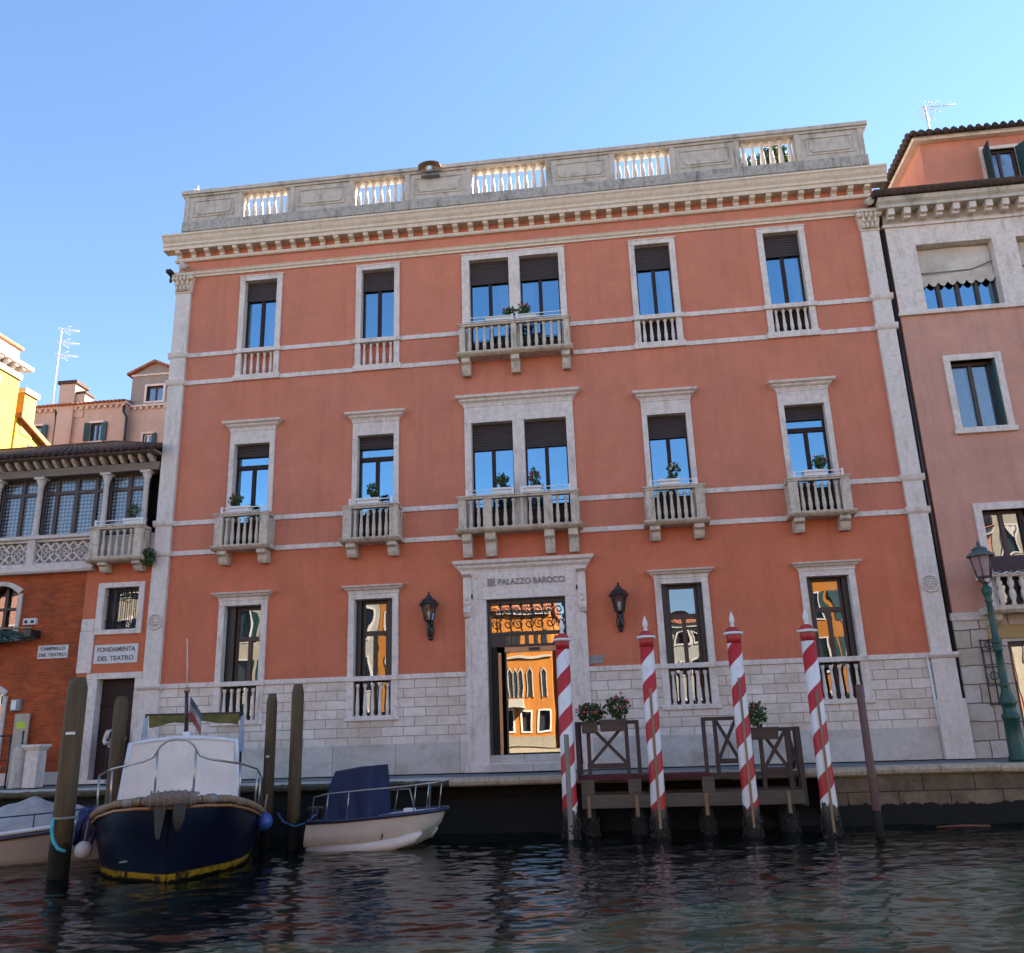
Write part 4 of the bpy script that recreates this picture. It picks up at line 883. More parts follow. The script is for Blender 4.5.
MB().box(-30, -21.72, 0.2, 4.75, 15.0, 15.16).build('eave', M['trim'], YH, 0.01)
m2 = MB().prism([(-22.0, 14.76), (-21.78, 14.90), (-21.78, 14.999), (-22.0, 14.999)], -0.07, 0.07, 'y').build('eave_bracket', M['trim'], YH); yb = np.arange(0.5, 4.6, 0.42); m2.location.y = yb[0]
for y_ in yb[1:]: instance(m2, 'eave_bracket', (0, y_, 0), YH)
MB().box(-30, -22.05, 0.7, 4.25, 15.16, 15.75).build('attic_parapet', M['white'], YH); MB().box(-30, -21.95, 0.6, 4.35, 15.75, 15.85).build('coping', M['tiles_red'], YH)
OH = thing('low_ochre_house', 'low ochre yellow wing with sloping tiled verge behind the loggia roof', 'house')
MB().prism([(4.72, 0), (8.6, 0), (8.6, 11.7), (4.72, 13.15)], -30, -22.15, 'x').build('wall', M['yellow'], OH)
MB().hexa([(-30, 4.72, 13.16), (-21.95, 4.72, 13.16), (-21.95, 8.9, 11.62), (-30, 8.9, 11.62), (-30, 4.72, 13.36), (-21.95, 4.72, 13.36), (-21.95, 8.9, 11.82), (-30, 8.9, 11.82)]).build('roof', M['tiles_red'], OH)
ch = MB().box(-23.0, -22.12, 4.95, 5.65, 12.6, 14.25).build('chimney', M['ochre'], OH); MB().box(-23.06, -22.05, 4.88, 5.72, 14.25, 14.45).build('chimney_cap', M['trim'], ch)
MB().box(-22.16, -22.13, 5.5, 6.1, 11.9, 12.35).build('window', M['wood_frame'], OH)
# rooftop aerials
M['aluminium'] = plain('pale_aluminium', (0.62, 0.60, 0.58), 0.4, 0.05, metallic=0.4)
def aerial(loc, mast, heads, label):
    t = thing('tv_aerial', label, 'aerial', loc)
    MB().tube([(0, 0, -0.6), (0, 0, mast)], 0.034, 6).build('mast', M['aluminium'], t)
    for z, ln, ang in heads:
        mb = MB(); d = Vector((math.cos(ang), math.sin(ang), 0)); p = Vector((-d.y, d.x, 0))
        mb.tube([Vector((0, 0, z)) - d * ln * 0.15, Vector((0, 0, z)) + d * ln], 0.018, 5)
        for j in range(9):
            c = Vector((0, 0, z)) + d * (ln * (j / 8 - 0.1)); h = 0.34 - 0.022 * j
            mb.tube([c - p * h, c + p * h], 0.007, 4)
        for s_ in (-1, 1): mb.tube([Vector((0, 0, z + 0.05)) - d * ln * 0.1, Vector((0, 0, z + s_ * 0.25)) + d * ln * 0.5], 0.008, 4)
        mb.build('aerial_head', M['aluminium'], t)
aerial((-26.75, 13.0, 17.0), 4.3, [(4.25, 0.85, R(20)), (3.55, 0.9, R(20)), (2.85, 0.9, R(20))], 'tall thin aerial mast with three heads above the beige house')
aerial((11.75, 2.6, 20.3), 0.9, [(0.85, 1.0, R(0)), (0.75, 0.7, R(60))], 'small aerial on the roof of the pink house at right')

# ------------------------------------------------------------------ the neighbour on the right
M['pink'] = stucco('old_pink_stucco', (0.60, 0.315, 0.235), (0.53, 0.265, 0.19), 0.7, 0.4, (0.17, 0.11, 0.09))
M['salmon'] = stucco('attic_salmon_stucco', (0.60, 0.235, 0.15), (0.52, 0.22, 0.15), 0.7, 0.35, (0.2, 0.1, 0.08))
M['blocks'] = masonry('irregular_stone_blocks', (0.58, 0.51, 0.46), (0.45, 0.37, 0.29), (0.17, 0.12, 0.09), 0.72, 0.46, 0.018, (0.24, 0.15, 0.08), 0.4, 0.35, 0.7, 0.12, 3)
PH = thing('pink_house', 'tall faded pink house with stone ground floor, loggia awning and salmon attic', 'house')
RX0, RX1 = 8.80, 19.0
pops = [(9.90, 11.10, 8.66, 10.66), (9.98, 11.10, 3.75, 6.30), (13.4, 14.6, 8.66, 10.66), (13.4, 14.6, 3.75, 6.3)]
mb = MB(); wall_grid(mb, RX0, RX1, 3.5, 12.2, 0, 0.35, pops); mb.add([(RX0, 0, 3.5), (RX0, 10, 3.5), (RX0, 10, 16), (RX0, 0, 16)], [(0, 1, 2, 3)]); mb.build('wall', M['pink'], PH, recalc=False)
mb = MB(); wall_grid(mb, RX0 - 0.06, RX1, 0, 3.5, -0.06, 0.40, [(9.98, 11.5, 0.06, 2.82), (13.4, 15.0, 0.06, 2.8)]); mb.add([(RX0 - 0.06, -0.06, 0), (RX0 - 0.06, 10, 0), (RX0 - 0.06, 10, 3.5), (RX0 - 0.06, -0.06, 3.5)], [(0, 1, 2, 3)]); mb.build('stone_ground_floor', M['blocks'], PH, recalc=False)
MB().box(RX0 - 0.10, 9.62, -0.11, 0.05, 3.40, 3.60).build('stone_band', M['loggia_stone'], PH, 0.01)
MB().box(RX0 + 0.1, RX1, 0.9, 1.0, 0, 15).build('interior_wall', M['dark_room'], PH)
def framed(x0, x1, z0, z1, sur, mid=True):
    w = part('window', PH); mb = MB()
    for q in ((x0 - sur, x0, z0 - sur, z1 + sur), (x1, x1 + sur, z0 - sur, z1 + sur), (x0, x1, z1, z1 + sur), (x0, x1, z0 - sur, z0)): mb.box(q[0], q[1], -0.06, 0.2, q[2], q[3])
    mb.box(x0 - sur - 0.05, x1 + sur + 0.05, -0.10, -0.058, z0 - sur, z0 - 0.04); mb.build('surround', M['trim'], w, 0.008)
    casement(w, x0, x1, z0, z1, y=0.26, mat='wood_frame', glass='glass_plain'); return w
w = framed(9.90, 11.10, 8.66, 10.66, 0.18); curtain(w, 9.95, 10.42, 8.75, 10.55, 0.36, M['curtain'], 0.0); curtain(w, 10.55, 11.0, 8.75, 10.55, 0.36, M['curtain'], -0.15)
MB().box(11.04, 11.09, 0.0, 0.22, 8.68, 10.64).build('shutter', M['green_shutter'], w)
framed(9.98, 11.10, 3.75, 6.30, 0.20); framed(13.4, 14.6, 8.66, 10.66, 0.18); framed(13.4, 14.6, 3.75, 6.30, 0.2)
M['awning'] = plain('cream_awning_cloth', (0.55, 0.48, 0.40), 0.9, 0.25, 1.5)
# doors on the quay
for a, b in ((9.98, 11.5), (13.4, 15.0)):
    w = part('quay_door', PH); mb = MB().box(a, a + 0.12, 0.1, 0.2, 0.06, 2.82).box(b - 0.12, b, 0.1, 0.2, 0.06, 2.82).box(a + 0.12, b - 0.12, 0.1, 0.2, 2.7, 2.82).box((a + b) / 2 - 0.05, (a + b) / 2 + 0.05, 0.1, 0.2, 0.06, 2.7); mb.build('door_frame', M['black_frame'], w)
    MB().box(a + 0.1, b - 0.1, 0.15, 0.16, 0.06, 2.75).build('pane', M['glass_door'], w)
MB().box(9.55, 16.0, -0.10, 0.0, 2.9, 3.25).build('ochre_lintel', stone('ochre_stone', (0.42, 0.28, 0.12), (0.2, 0.12, 0.06), 0.6), PH, 0.01)
# balcony with bulbous white balusters
bb = part('balcony', PH)
MB().prism([(0, 3.5), (-0.55, 3.5), (-0.62, 3.58), (-0.62, 3.68), (0, 3.68)], 9.45, 12.2).build('slab', M['balcony'], bb)
MB().box(9.52, 12.1, -0.60, -0.42, 4.42, 4.55).box(9.52, 9.68, -0.42, 0.0, 4.42, 4.55).build('rail', M['trim'], bb, 0.01)
MB().box(9.53, 9.67, -0.59, -0.44, 3.68, 4.42).build('pier', M['trim'], bb, 0.01)
bulb = MB().lathe((0, 0, 0), [(0.06, 0), (0.06, 0.06), (0.04, 0.09), (0.085, 0.25), (0.075, 0.36), (0.04, 0.44), (0.075, 0.52), (0.085, 0.6), (0.045, 0.68), (0.06, 0.70), (0.06, 0.74)], 12).build('baluster', M['trim'], bb)
bulb.location = (9.86, -0.51, 3.68)
for j in range(1, 8): instance(bulb, 'baluster', (9.86 + 0.285 * j, -0.51, 3.68), bb)
mb = MB(); pts = [];                                                   # dark cloth with scalloped pale hem along the rail
n = 40
top = [(9.75 + 2.3 * j / n, -0.40 - 0.0, 4.98) for j in range(n + 1)]; bot = [(9.75 + 2.3 * j / n, -0.63, 4.52 - 0.05 * abs(math.sin(j * PI / 5))) for j in range(n + 1)]
mb.add(top + bot, [(j, j + 1, n + 2 + j, n + 1 + j) for j in range(n)]); mb.build('balcony_cloth', plain('dark_awning_cloth', (0.06, 0.035, 0.035), 0.9), bb)
MB().tube([(p[0], p[1] - 0.01, p[2]) for p in bot], 0.018, 5).build('cloth_hem', M['white'], bb)
MB().prism([(0, 3.5), (-0.45, 3.5), (-0.40, 3.35), (0, 3.1)], 9.62, 9.84).build('bracket', M['balcony'], bb, 0.01)
# loggia storey
mb = MB(); lops = [(9.56, 11.70, 12.32, 14.42), (12.36, 14.5, 12.32, 14.42), (15.16, 17.3, 12.32, 14.42)]
wall_grid(mb, RX0 - 0.02, RX1, 12.2, 15.05, -0.04, 0.5, lops); mb.build('loggia_storey', M['trim'], PH, recalc=False)
MB().box(RX0 - 0.06, RX1, -0.10, 0.0, 12.16, 12.28).build('string_course', M['trim'], PH, 0.01)
for a, b, c, d in lops:
    w = part('loggia_window', PH); mb = MB().box(a, b, 0.3, 0.42, c, c + 0.08).box(a, b, 0.3, 0.42, d - 0.08, d)
    for j in range(5): x = a + (b - a) * j / 4; mb.box(max(a, x - 0.05), min(b, x + 0.05), 0.29, 0.42, c, d)
    mb.build('window_frame', M['wood_frame'], w); MB().box(a + 0.02, b - 0.02, 0.36, 0.37, c, d).build('pane', M['glass'], w)
    aw = MB(); nx, nz = 48, 10; vs = []
    for r_ in range(nz + 1):
        t_ = r_ / nz
        for j in range(nx + 1):
            u = j / nx; zz = d - 0.02 - t_ * 1.12 - (0.0 if r_ < nz - 1 else (0.13 * abs(math.sin(u * PI * 8)) if r_ == nz else -0.0))
            vs.append((a + 0.02 + (b - a - 0.04) * u, 0.27 - 0.07 * t_ + 0.035 * math.sin(6 * t_ * PI + 4 * u) * (t_ > 0.4) + 0.02 * math.sin(u * 9 + t_ * 7), zz))
    aw.add(vs, [(r_ * (nx + 1) + j, r_ * (nx + 1) + j + 1, (r_ + 1) * (nx + 1) + j + 1, (r_ + 1) * (nx + 1) + j) for r_ in range(nz) for j in range(nx)], True); aw.build('awning', M['awning'], w, recalc=False)
    MB().tube([(a + 0.05, 0.17, d - 0.86), (a + 0.7 * (b - a), 0.16, d - 0.84), (b - 0.03, 0.17, d - 0.62)], 0.02, 5).build('awning_cord', M['lettering'], w)
# cornice with large modillions and the flat gutter edge
MB().prism([(0.05, 15.05), (-0.10, 15.05), (-0.10, 15.12), (-0.06, 15.16), (0.05, 15.16)], RX0 - 0.1, RX1).build('architrave', M['trim'], PH)
MB().box(RX0 - 0.04, RX1, -0.05, 0.1, 15.16, 15.50).build('frieze', M['parapet'], PH)
cr = MB().prism([(0.05, 15.50), (-0.46, 15.50), (-0.46, 15.60), (-0.54, 15.68), (-0.56, 15.80), (0.05, 15.82)], RX0 - 0.25, RX1).build('cornice', M['parapet'], PH)
MB().prism([(0.05, 15.822), (-0.66, 15.822), (-0.72, 15.90), (-0.72, 15.98), (0.05, 16.05)], RX0 - 0.4, RX1).build('gutter_edge', M['tiles_dark'], PH)
m3 = MB().box(-0.09, 0.09, -0.40, 0.0, 15.30, 15.50).box(-0.09, 0.09, -0.28, 0.0, 15.22, 15.298).build('modillion', M['trim'], cr); xm2 = np.arange(8.92, 18.9, 0.46); m3.location.x = xm2[0]
for x in xm2[1:]: instance(m3, 'modillion', (x, 0, 0), cr)
# attic set back, with green shutters and tiled hip roof
at = part('attic', PH); ax0 = 10.86
mb = MB(); wall_grid(mb, ax0, RX1, 15.9, 19.0, 1.5, 0.25, [(12.75, 13.7, 16.9, 18.45)]); mb.add([(ax0, 1.5, 15.9), (ax0, 11, 15.9), (ax0, 11, 19.0), (ax0, 1.5, 19.0)], [(0, 1, 2, 3)]); mb.box(ax0 + 0.1, RX1, 2.2, 2.3, 15.9, 19); mb.build('wall', M['salmon'], at, recalc=False)
simple_window(PH, 12.75, 13.7, 16.9, 18.45, 1.5, sur=0.12, shut=[(-1, 95), (1, 120)], frame='wood_frame')
MB().box(ax0 - 0.25, RX1, 1.28, 1.52, 18.92, 19.06).box(ax0 - 0.25, ax0 + 0.02, 1.52, 11.2, 18.92, 19.06).build('eave_board', M['trim'], at)
pantile_roof('roof', [(ax0 - 0.42, 1.1, 19.10), (RX1, 1.1, 19.10)], [(ax0 + 4.0, 5.5, 20.8), (RX1, 5.5, 20.8)], M['tiles_dark'], at, 34)
pantile_roof('roof', [(ax0 - 0.42, 1.1, 19.10), (ax0 - 0.42, 11.4, 19.10)], [(ax0 + 4.0, 5.5, 20.8), (ax0 + 4.0, 7.0, 20.8)], M['tiles_dark'], at, 40)
pantile_roof('roof', [(RX0 - 0.3, 3.0, 16.0), (RX0 - 0.3, 11.0, 16.0)], [(ax0, 3.0, 17.2), (ax0, 11.0, 17.2)], M['tiles_red'], PH, 36)
MB().box(RX0 - 0.3, ax0, -0.5, 3.0, 15.86, 16.06).build('terrace', M['tiles_dark'], PH)
MB().box(10.2, 10.75, 1.6, 2.4, 16.0, 17.0).build('roof_hatch', M['grey_old'], PH)
lat = part('lattice_grille', PH); mb = MB()
for x in (9.30, 9.50, 9.70): mb.tube([(x, -0.12, 1.25), (x, -0.12, 2.9)], 0.018, 5)
for z in (1.28, 1.75, 2.2, 2.6, 2.87): mb.tube([(9.28, -0.12, z), (9.72, -0.12, z)], 0.014, 5)
for z in (1.98, 2.74): mb.tube([(9.5 + 0.1 * math.cos(a), -0.12, z + 0.1 * math.sin(a)) for a in np.linspace(0, 2 * PI, 13)[:-1]], 0.014, 5, closed=True)
mb.build('grille', M['iron'], lat)
MB().tube([(8.70, 0.05, 15.4), (8.70, 0.05, 0.0)], 0.045, 8).build('drainpipe', M['iron'], PH)

# ------------------------------------------------------------------ houses across the canal (seen in the panes and the water)
def far_house(name, x0, x1, h, mat, label, floors, ncol, roof='tiles_red', depth=10, arched=False, shut=False, base=0.0, ww=1.0):
    t = thing(name, label, 'house'); Yf = -46.0; ops = []
    pitch = (x1 - x0) / ncol
    for z0, z1 in floors:
        for j in range(ncol): c = x0 + pitch * (j + 0.5); ops.append((c - ww / 2, c + ww / 2, z0, z1))
    mb = MB(); wall_grid(mb, x0, x1, 0, h, 0, 0.3, ops); mb.v = [(a, Yf - b, c) for a, b, c in mb.v]; mb.box(x0, x1, Yf - depth, Yf - 0.9, 0, h); mb.add([(x0, Yf, 0), (x0, Yf - 1, 0), (x0, Yf - 1, h), (x0, Yf, h)], [(0, 1, 2, 3)]); mb.add([(x1, Yf, 0), (x1, Yf - 1, 0), (x1, Yf - 1, h), (x1, Yf, h)], [(0, 1, 2, 3)]); mb.add([(x0, Yf, h - .01), (x0, Yf - 1, h - .01), (x1, Yf - 1, h - .01), (x1, Yf, h - .01)], [(0, 1, 2, 3)])
    mb.build('wall', M[mat], t, recalc=False)
    MB().box(x0 - 0.1, x1 + 0.1, Yf - 0.02, Yf + 0.25, h - 0.35, h).build('cornice', M['trim'], t)
    MB().box(x0, x1, Yf - 0.2, Yf + 0.06, 0, 0.8).build('stone_base', M['far_base'], t)
    yr = Yf - depth / 2; MB().prism([(Yf + 0.45, h), (yr, h + depth * 0.17), (Yf - depth, h)], x0 - 0.2, x1 + 0.2).build('roof', M[roof], t)
    for a, b, c, d in ops:
        w = part('window', t); mb = MB()
        for q in ((a - 0.13, a, c - 0.13, d + 0.13), (b, b + 0.13, c - 0.13, d + 0.13), (a, b, d, d + 0.13), (a, b, c - 0.13, c)): mb.box(q[0], q[1], Yf - 0.1, Yf + 0.06, q[2], q[3])
        if arched: mb.prism([(a + 0.001, d - 0.5), (a + 0.001, d), (b - 0.001, d), (b - 0.001, d - 0.5), ((a + b) / 2 + 0.2 * (b - a), d - 0.14), ((a + b) / 2, d - 0.02), ((a + b) / 2 - 0.2 * (b - a), d - 0.14)], Yf - 0.08, Yf + 0.03, 'y')
        mb.build('surround', M['trim'], w); MB().box(a, b, Yf - 0.22, Yf - 0.2, c, d).build('pane', M['far_pane'], w)
        if shut:
            for s_ in (-1, 1): hw = (b - a) / 2; xx = a - 0.14 - hw if s_ < 0 else b + 0.14; MB().box(xx, xx + hw, Yf + 0.005, Yf + 0.05, c, d).build('shutter', M['green_shutter'], w)
    return t
M['far_base'] = stone('stained_far_base', (0.30, 0.26, 0.20), (0.12, 0.10, 0.07), 0.7); M['far_pane'] = plain('dark_far_pane', (0.03, 0.035, 0.04), 0.1, 0.2)
M['orange'] = stucco('bright_orange_stucco', (0.48, 0.175, 0.03), (0.42, 0.16, 0.04), 0.5, 0.25, (0.3, 0.13, 0.06))
M['cream'] = stucco('cream_stucco', (0.42, 0.36, 0.27), (0.36, 0.30, 0.23), 0.5, 0.3, (0.3, 0.25, 0.2))
M['rose'] = stucco('rose_stucco', (0.52, 0.25, 0.17), (0.47, 0.25, 0.18), 0.5, 0.3)
M['whitewash'] = stucco('white_stucco', (0.46, 0.42, 0.36), (0.38, 0.345, 0.30), 0.5, 0.3, (0.35, 0.3, 0.25))
far_house('canal_house', -62, -46, 15, 'rose', 'rose coloured house across the canal, farthest left one', [(1, 3.4), (5, 7.4), (9, 11.4)], 6, shut=True)
far_house('canal_house', -46, -27, 14, 'cream', 'cream house across the canal with green shutters, reflected in left windows', [(1, 3.4), (5, 7.5), (9.2, 11.6)], 7, shut=True)
far_house('canal_house', -26.8, -19.4, 13.5, 'whitewash', 'white house across the canal, left neighbour of the orange one', [(1, 3.2), (5, 7.4), (9, 11.2)], 3)
far_house('canal_house', -19.3, -9.6, 12.6, 'orange', 'broad orange house across the canal with plain square windows', [(1, 3.1), (5, 7.2), (9, 11)], 4)
gp = far_house('canal_house', -9.5, -5.15, 10.6, 'orange', 'orange gothic house across the canal reflected in the glass door', [(1.2, 2.7)], 3, ww=0.75)
for a in (-8.45, -8.05, -7.65, -6.9, -5.85):                         # pointed windows of its main floor
    w = part('arched_window', gp); wd = 0.30 if a < -7.5 else 0.36; zb, zt = (3.7, 6.0); Yf = -46
    mb = MB().box(a - wd / 2 - 0.07, a - wd / 2, Yf, Yf + 0.08, zb, zt - 0.35).box(a + wd / 2, a + wd / 2 + 0.07, Yf, Yf + 0.08, zb, zt - 0.35)
    mb.prism([(a - wd / 2 - 0.07, zt - 0.35), (a - wd / 2, zt - 0.35), (a, zt - 0.02), (a + wd / 2, zt - 0.35), (a + wd / 2 + 0.07, zt - 0.35), (a, zt + 0.14)], Yf, Yf + 0.08, 'y'); mb.build('surround', M['whitewash'], w)
    MB().prism([(a - wd / 2, zb), (a + wd / 2, zb), (a + wd / 2, zt - 0.35), (a, zt - 0.02), (a - wd / 2, zt - 0.35)], Yf - 0.02, Yf + 0.02, 'y').build('pane', M['far_pane'], w)
MB().box(-8.7, -7.4, -46, -45.3, 2.9, 3.6).build('balcony', M['whitewash'], gp)
for a in (-8.6, -8.2, -7.8, -7.0, -6.2, -5.6): MB().box(a - 0.16, a + 0.16, -46, -45.95, 7.3, 9.0).build('window_pane', M['far_pane'], gp)
MB().box(-9.4, -5.2, -46, -45.9, 6.75, 6.9).build('string_course', M['whitewash'], gp)
far_house('canal_house', -3.6, 3.2, 9.0, 'rose', 'low rose house across the canal with red roof', [(1, 3), (4.8, 7)], 4, depth=8)
far_house('canal_house', 3.4, 9.2, 9.0, 'whitewash', 'low white house across the canal with red hipped roof', [(1, 3), (5.2, 6.2), (7.3, 8.3)], 5, depth=8, ww=0.7)
far_house('canal_house', 9.4, 22, 15, 'orange', 'tall orange house across the canal, right of the low white one', [(1, 3.2), (5, 7.3), (9, 11), (12.4, 13.8)], 5, shut=True)
far_house('canal_house', 22.2, 29.5, 15.2, 'rose', 'salmon house across the canal reflected in the pink house panes', [(1, 3.2), (5, 7.3), (9, 11), (12.2, 13.8)], 3)
far_house('canal_house', 29.6, 44, 18.5, 'cream', 'tallest cream house across the canal, at far right', [(1, 3.2), (5, 7.3), (9, 11.3), (13, 15.2)], 5, arched=True)
kind(MB().box(-400, 400, -140, -45.0, -3, -0.1).build('far_quay', M['kerb']), 'structure')
# ------------------------------------------------------------------ fittings on the palace
def lantern(x, label):
    t = thing('wall_lantern', label, 'lantern', (x, 0, 3.55), 0, 'lanterns beside the entrance')
    br = MB().sphere((0, -0.09, 0.22), (0.11, 0.09, 0.20), 10, 7); br.sphere((0, -0.12, 0.42), (0.10, 0.10, 0.12), 10, 6); br.sphere((0, -0.07, 0.03), (0.07, 0.06, 0.09), 8, 5)
    br.tube([(0, -0.05, 0.12), (0.0, -0.18, 0.10), (0, -0.30, 0.20), (0, -0.30, 0.38), (0, -0.27, 0.44)], 0.028, 7)
    br.build('bracket', M['iron'], t)
    bd = MB(); c = (0, -0.28); y0 = c[1]
    def hexpts(r, z): return [(c[0] + r * math.cos(PI / 3 * j), y0 + r * math.sin(PI / 3 * j), z) for j in range(6)]
    lo, hi = hexpts(0.12, 0.48), hexpts(0.21, 0.92)
    for j in range(6):
        bd.tube([lo[j], hi[j]], 0.014, 5); bd.tube([lo[j], lo[(j + 1) % 6]], 0.014, 5); bd.tube([hi[j], hi[(j + 1) % 6]], 0.018, 5)
    bd.lathe((0, y0, 0.40), [(0.03, 0), (0.09, 0.04), (0.12, 0.08)], 6, False); bd.build('lamp_frame', M['iron'], t)
    MB().lathe((0, y0, 0.90), [(0.27, 0.0), (0.28, 0.03), (0.17, 0.16), (0.10, 0.20), (0.10, 0.24), (0.05, 0.28), (0.02, 0.30), (0.035, 0.34), (0.0, 0.39)], 12, False).build('cap', M['iron'], t)
    g = MB().add(hexpts(0.112, 0.48) + hexpts(0.202, 0.915), [(j, (j + 1) % 6, 6 + (j + 1) % 6, 6 + j) for j in range(6)]).build('lamp_glass', M['lamp_glass'], t, recalc=False)
    MB().lathe((0, y0, 0.48), [(0.02, 0), (0.02, 0.1), (0.045, 0.16), (0.04, 0.24), (0.0, 0.28)], 8).build('bulb', M['white'], t)
M['lamp_glass'] = glass_pane('lamp_glass', 0.16, (0.9, 0.9, 0.92), 0.0)
lantern(-5.08, 'black iron wall lantern left of the entrance door'); lantern(0.17, 'black iron wall lantern right of the entrance door')
t = thing('door_plaque', 'small grey metal plaque on red wall right of the entrance', 'plaque', (-0.56, -0.005, 2.81))
MB().box(-0.21, 0.21, -0.02, 0.01, -0.11, 0.11).build('plate', M['plaque'], t, 0.004)
mb = MB()
for a, b in ((0, 0), (1, 0), (-1, 0), (0, 1), (0, -1)): mb.box(-0.11 + a * 0.03 - 0.012, -0.11 + a * 0.03 + 0.012, -0.024, -0.02, b * 0.03 - 0.012, b * 0.03 + 0.012)
mb.build('emblem', M['lettering'], t); MB().box(-0.03, 0.15, -0.024, -0.02, -0.012, 0.02).build('raised_bar', M['lettering'], t)
# floodlight with a round brown hood on the coping
t = thing('floodlight', 'floodlight with round rusty brown hood on the roof balustrade', 'floodlight', (-4.95, -0.34, 18.46))
hd = MB(); n = 20
hd.add([(0.38 * math.cos(a), 0.0, 0.18 * math.sin(a) + 0.02) for a in np.linspace(0, PI, n)] + [(0.38 * math.cos(a) * 0.93, -0.26, 0.18 * math.sin(a) * 0.9 + 0.06) for a in np.linspace(0, PI, n)], [(j, j + 1, n + j + 1, n + j) for j in range(n - 1)], True)
hd.add([(0, 0.0, 0.02)] + [(0.38 * math.cos(a), 0.0, 0.18 * math.sin(a) + 0.02) for a in np.linspace(0, PI, n)], [(0, j, j + 1) for j in range(1, n)])
M['rust'] = plain('rusty_brown_metal', (0.42, 0.28, 0.18), 0.7, 0.35)
hd.build('hood', M['rust'], t, recalc=False)
MB().box(-0.11, 0.11, -0.22, -0.03, -0.14, 0.08).build('lamp_body', M['plaque'], t, 0.02); MB().lathe((0, 0, 0), [(0.12, 0), (0.12, 0.02)], 14).xf(Matrix.Translation((0, -0.22, -0.03)) @ Matrix.Rotation(PI / 2, 4, 'X') @ Matrix.Scale(0.7, 4)).build('lens', M['white'], t)
MB().box(-0.3, 0.3, -0.10, 0.04, -0.20, -0.145).build('bracket', M['plaque'], t)
for x, lb in ((-13.12, 'small grey spotlight under the cornice at left end of the palace'), (8.36, 'small grey spotlight under the cornice at right end of the palace')):
    t = thing('spotlight', lb, 'spotlight', (x, -0.02, 15.98)); s_ = -1 if x < 0 else 1
    MB().tube([(0, 0.02, 0), (0.02 * s_, -0.22, -0.03)], 0.02, 6).build('arm', M['iron'], t)
    MB().lathe((0, 0, 0), [(0.08, 0), (0.12, 0.06), (0.12, 0.26), (0.10, 0.27)], 12).xf(Matrix.Translation((0, -0.18, -0.10)) @ Matrix.Rotation(R(110), 4, 'X')).build('lamp_body', M['parapet'], t)
t = thing('security_camera', 'dark security camera beside the left pilaster capital', 'camera', (-13.44, -0.12, 15.62))
MB().box(-0.06, 0.06, -0.1, 0.14, -0.06, 0.02).build('bracket', M['iron'], t); MB().box(-0.22, -0.04, -0.34, -0.02, -0.02, 0.10).build('body', M['iron'], t, 0.02); MB().box(-0.18, -0.08, -0.36, -0.341, 0.0, 0.08).build('lens', M['black_frame'], t)
MB().tube([(-0.14, -0.10, -0.02), (-0.14, -0.12, -0.26)], 0.045, 8).build('infrared_lamp', M['iron'], t)
t = thing('sensor_box', 'tiny white box standing on left end of the roof coping', 'box', (-13.05, -0.05, 18.72))
MB().box(-0.09, 0.09, -0.07, 0.07, 0, 0.20).build('case', M['white'], t, 0.01); MB().tube([(0.05, 0, 0.2), (0.05, 0, 0.34)], 0.012, 5).build('stub', M['white'], t)
# shrubs on the roof terrace seen through the right gap
for j, (x, y, rx, rz, lb) in enumerate(((5.25, 1.3, 0.6, 0.60, 'loose green terrace shrub behind the right balustrade gap, left of the dense one'), (6.15, 1.2, 0.55, 0.80, 'dense dark terrace shrub behind the right balustrade gap'))):
    t = thing('terrace_shrub', lb, 'shrub', (x, y, 17.15))
    MB().lathe((0, 0, 0), [(0.25, 0), (0.32, 0.35), (0.32, 0.4)], 12).build('pot', M['tiles_red'], t)
    leaves(MB(), (0, 0, 0.72 + rz * 0.6), (rx, 0.5, rz), 420 if j == 0 else 1500, 0.17, 40 + j).build('foliage', M['leaf'], t, recalc=False)
    MB().tube([(0, 0, 0.35), (0.03, 0, 0.8), (0, 0.03, 1.2)], [0.04, 0.03, 0.015], 6).build('stem', M['timber'], t)

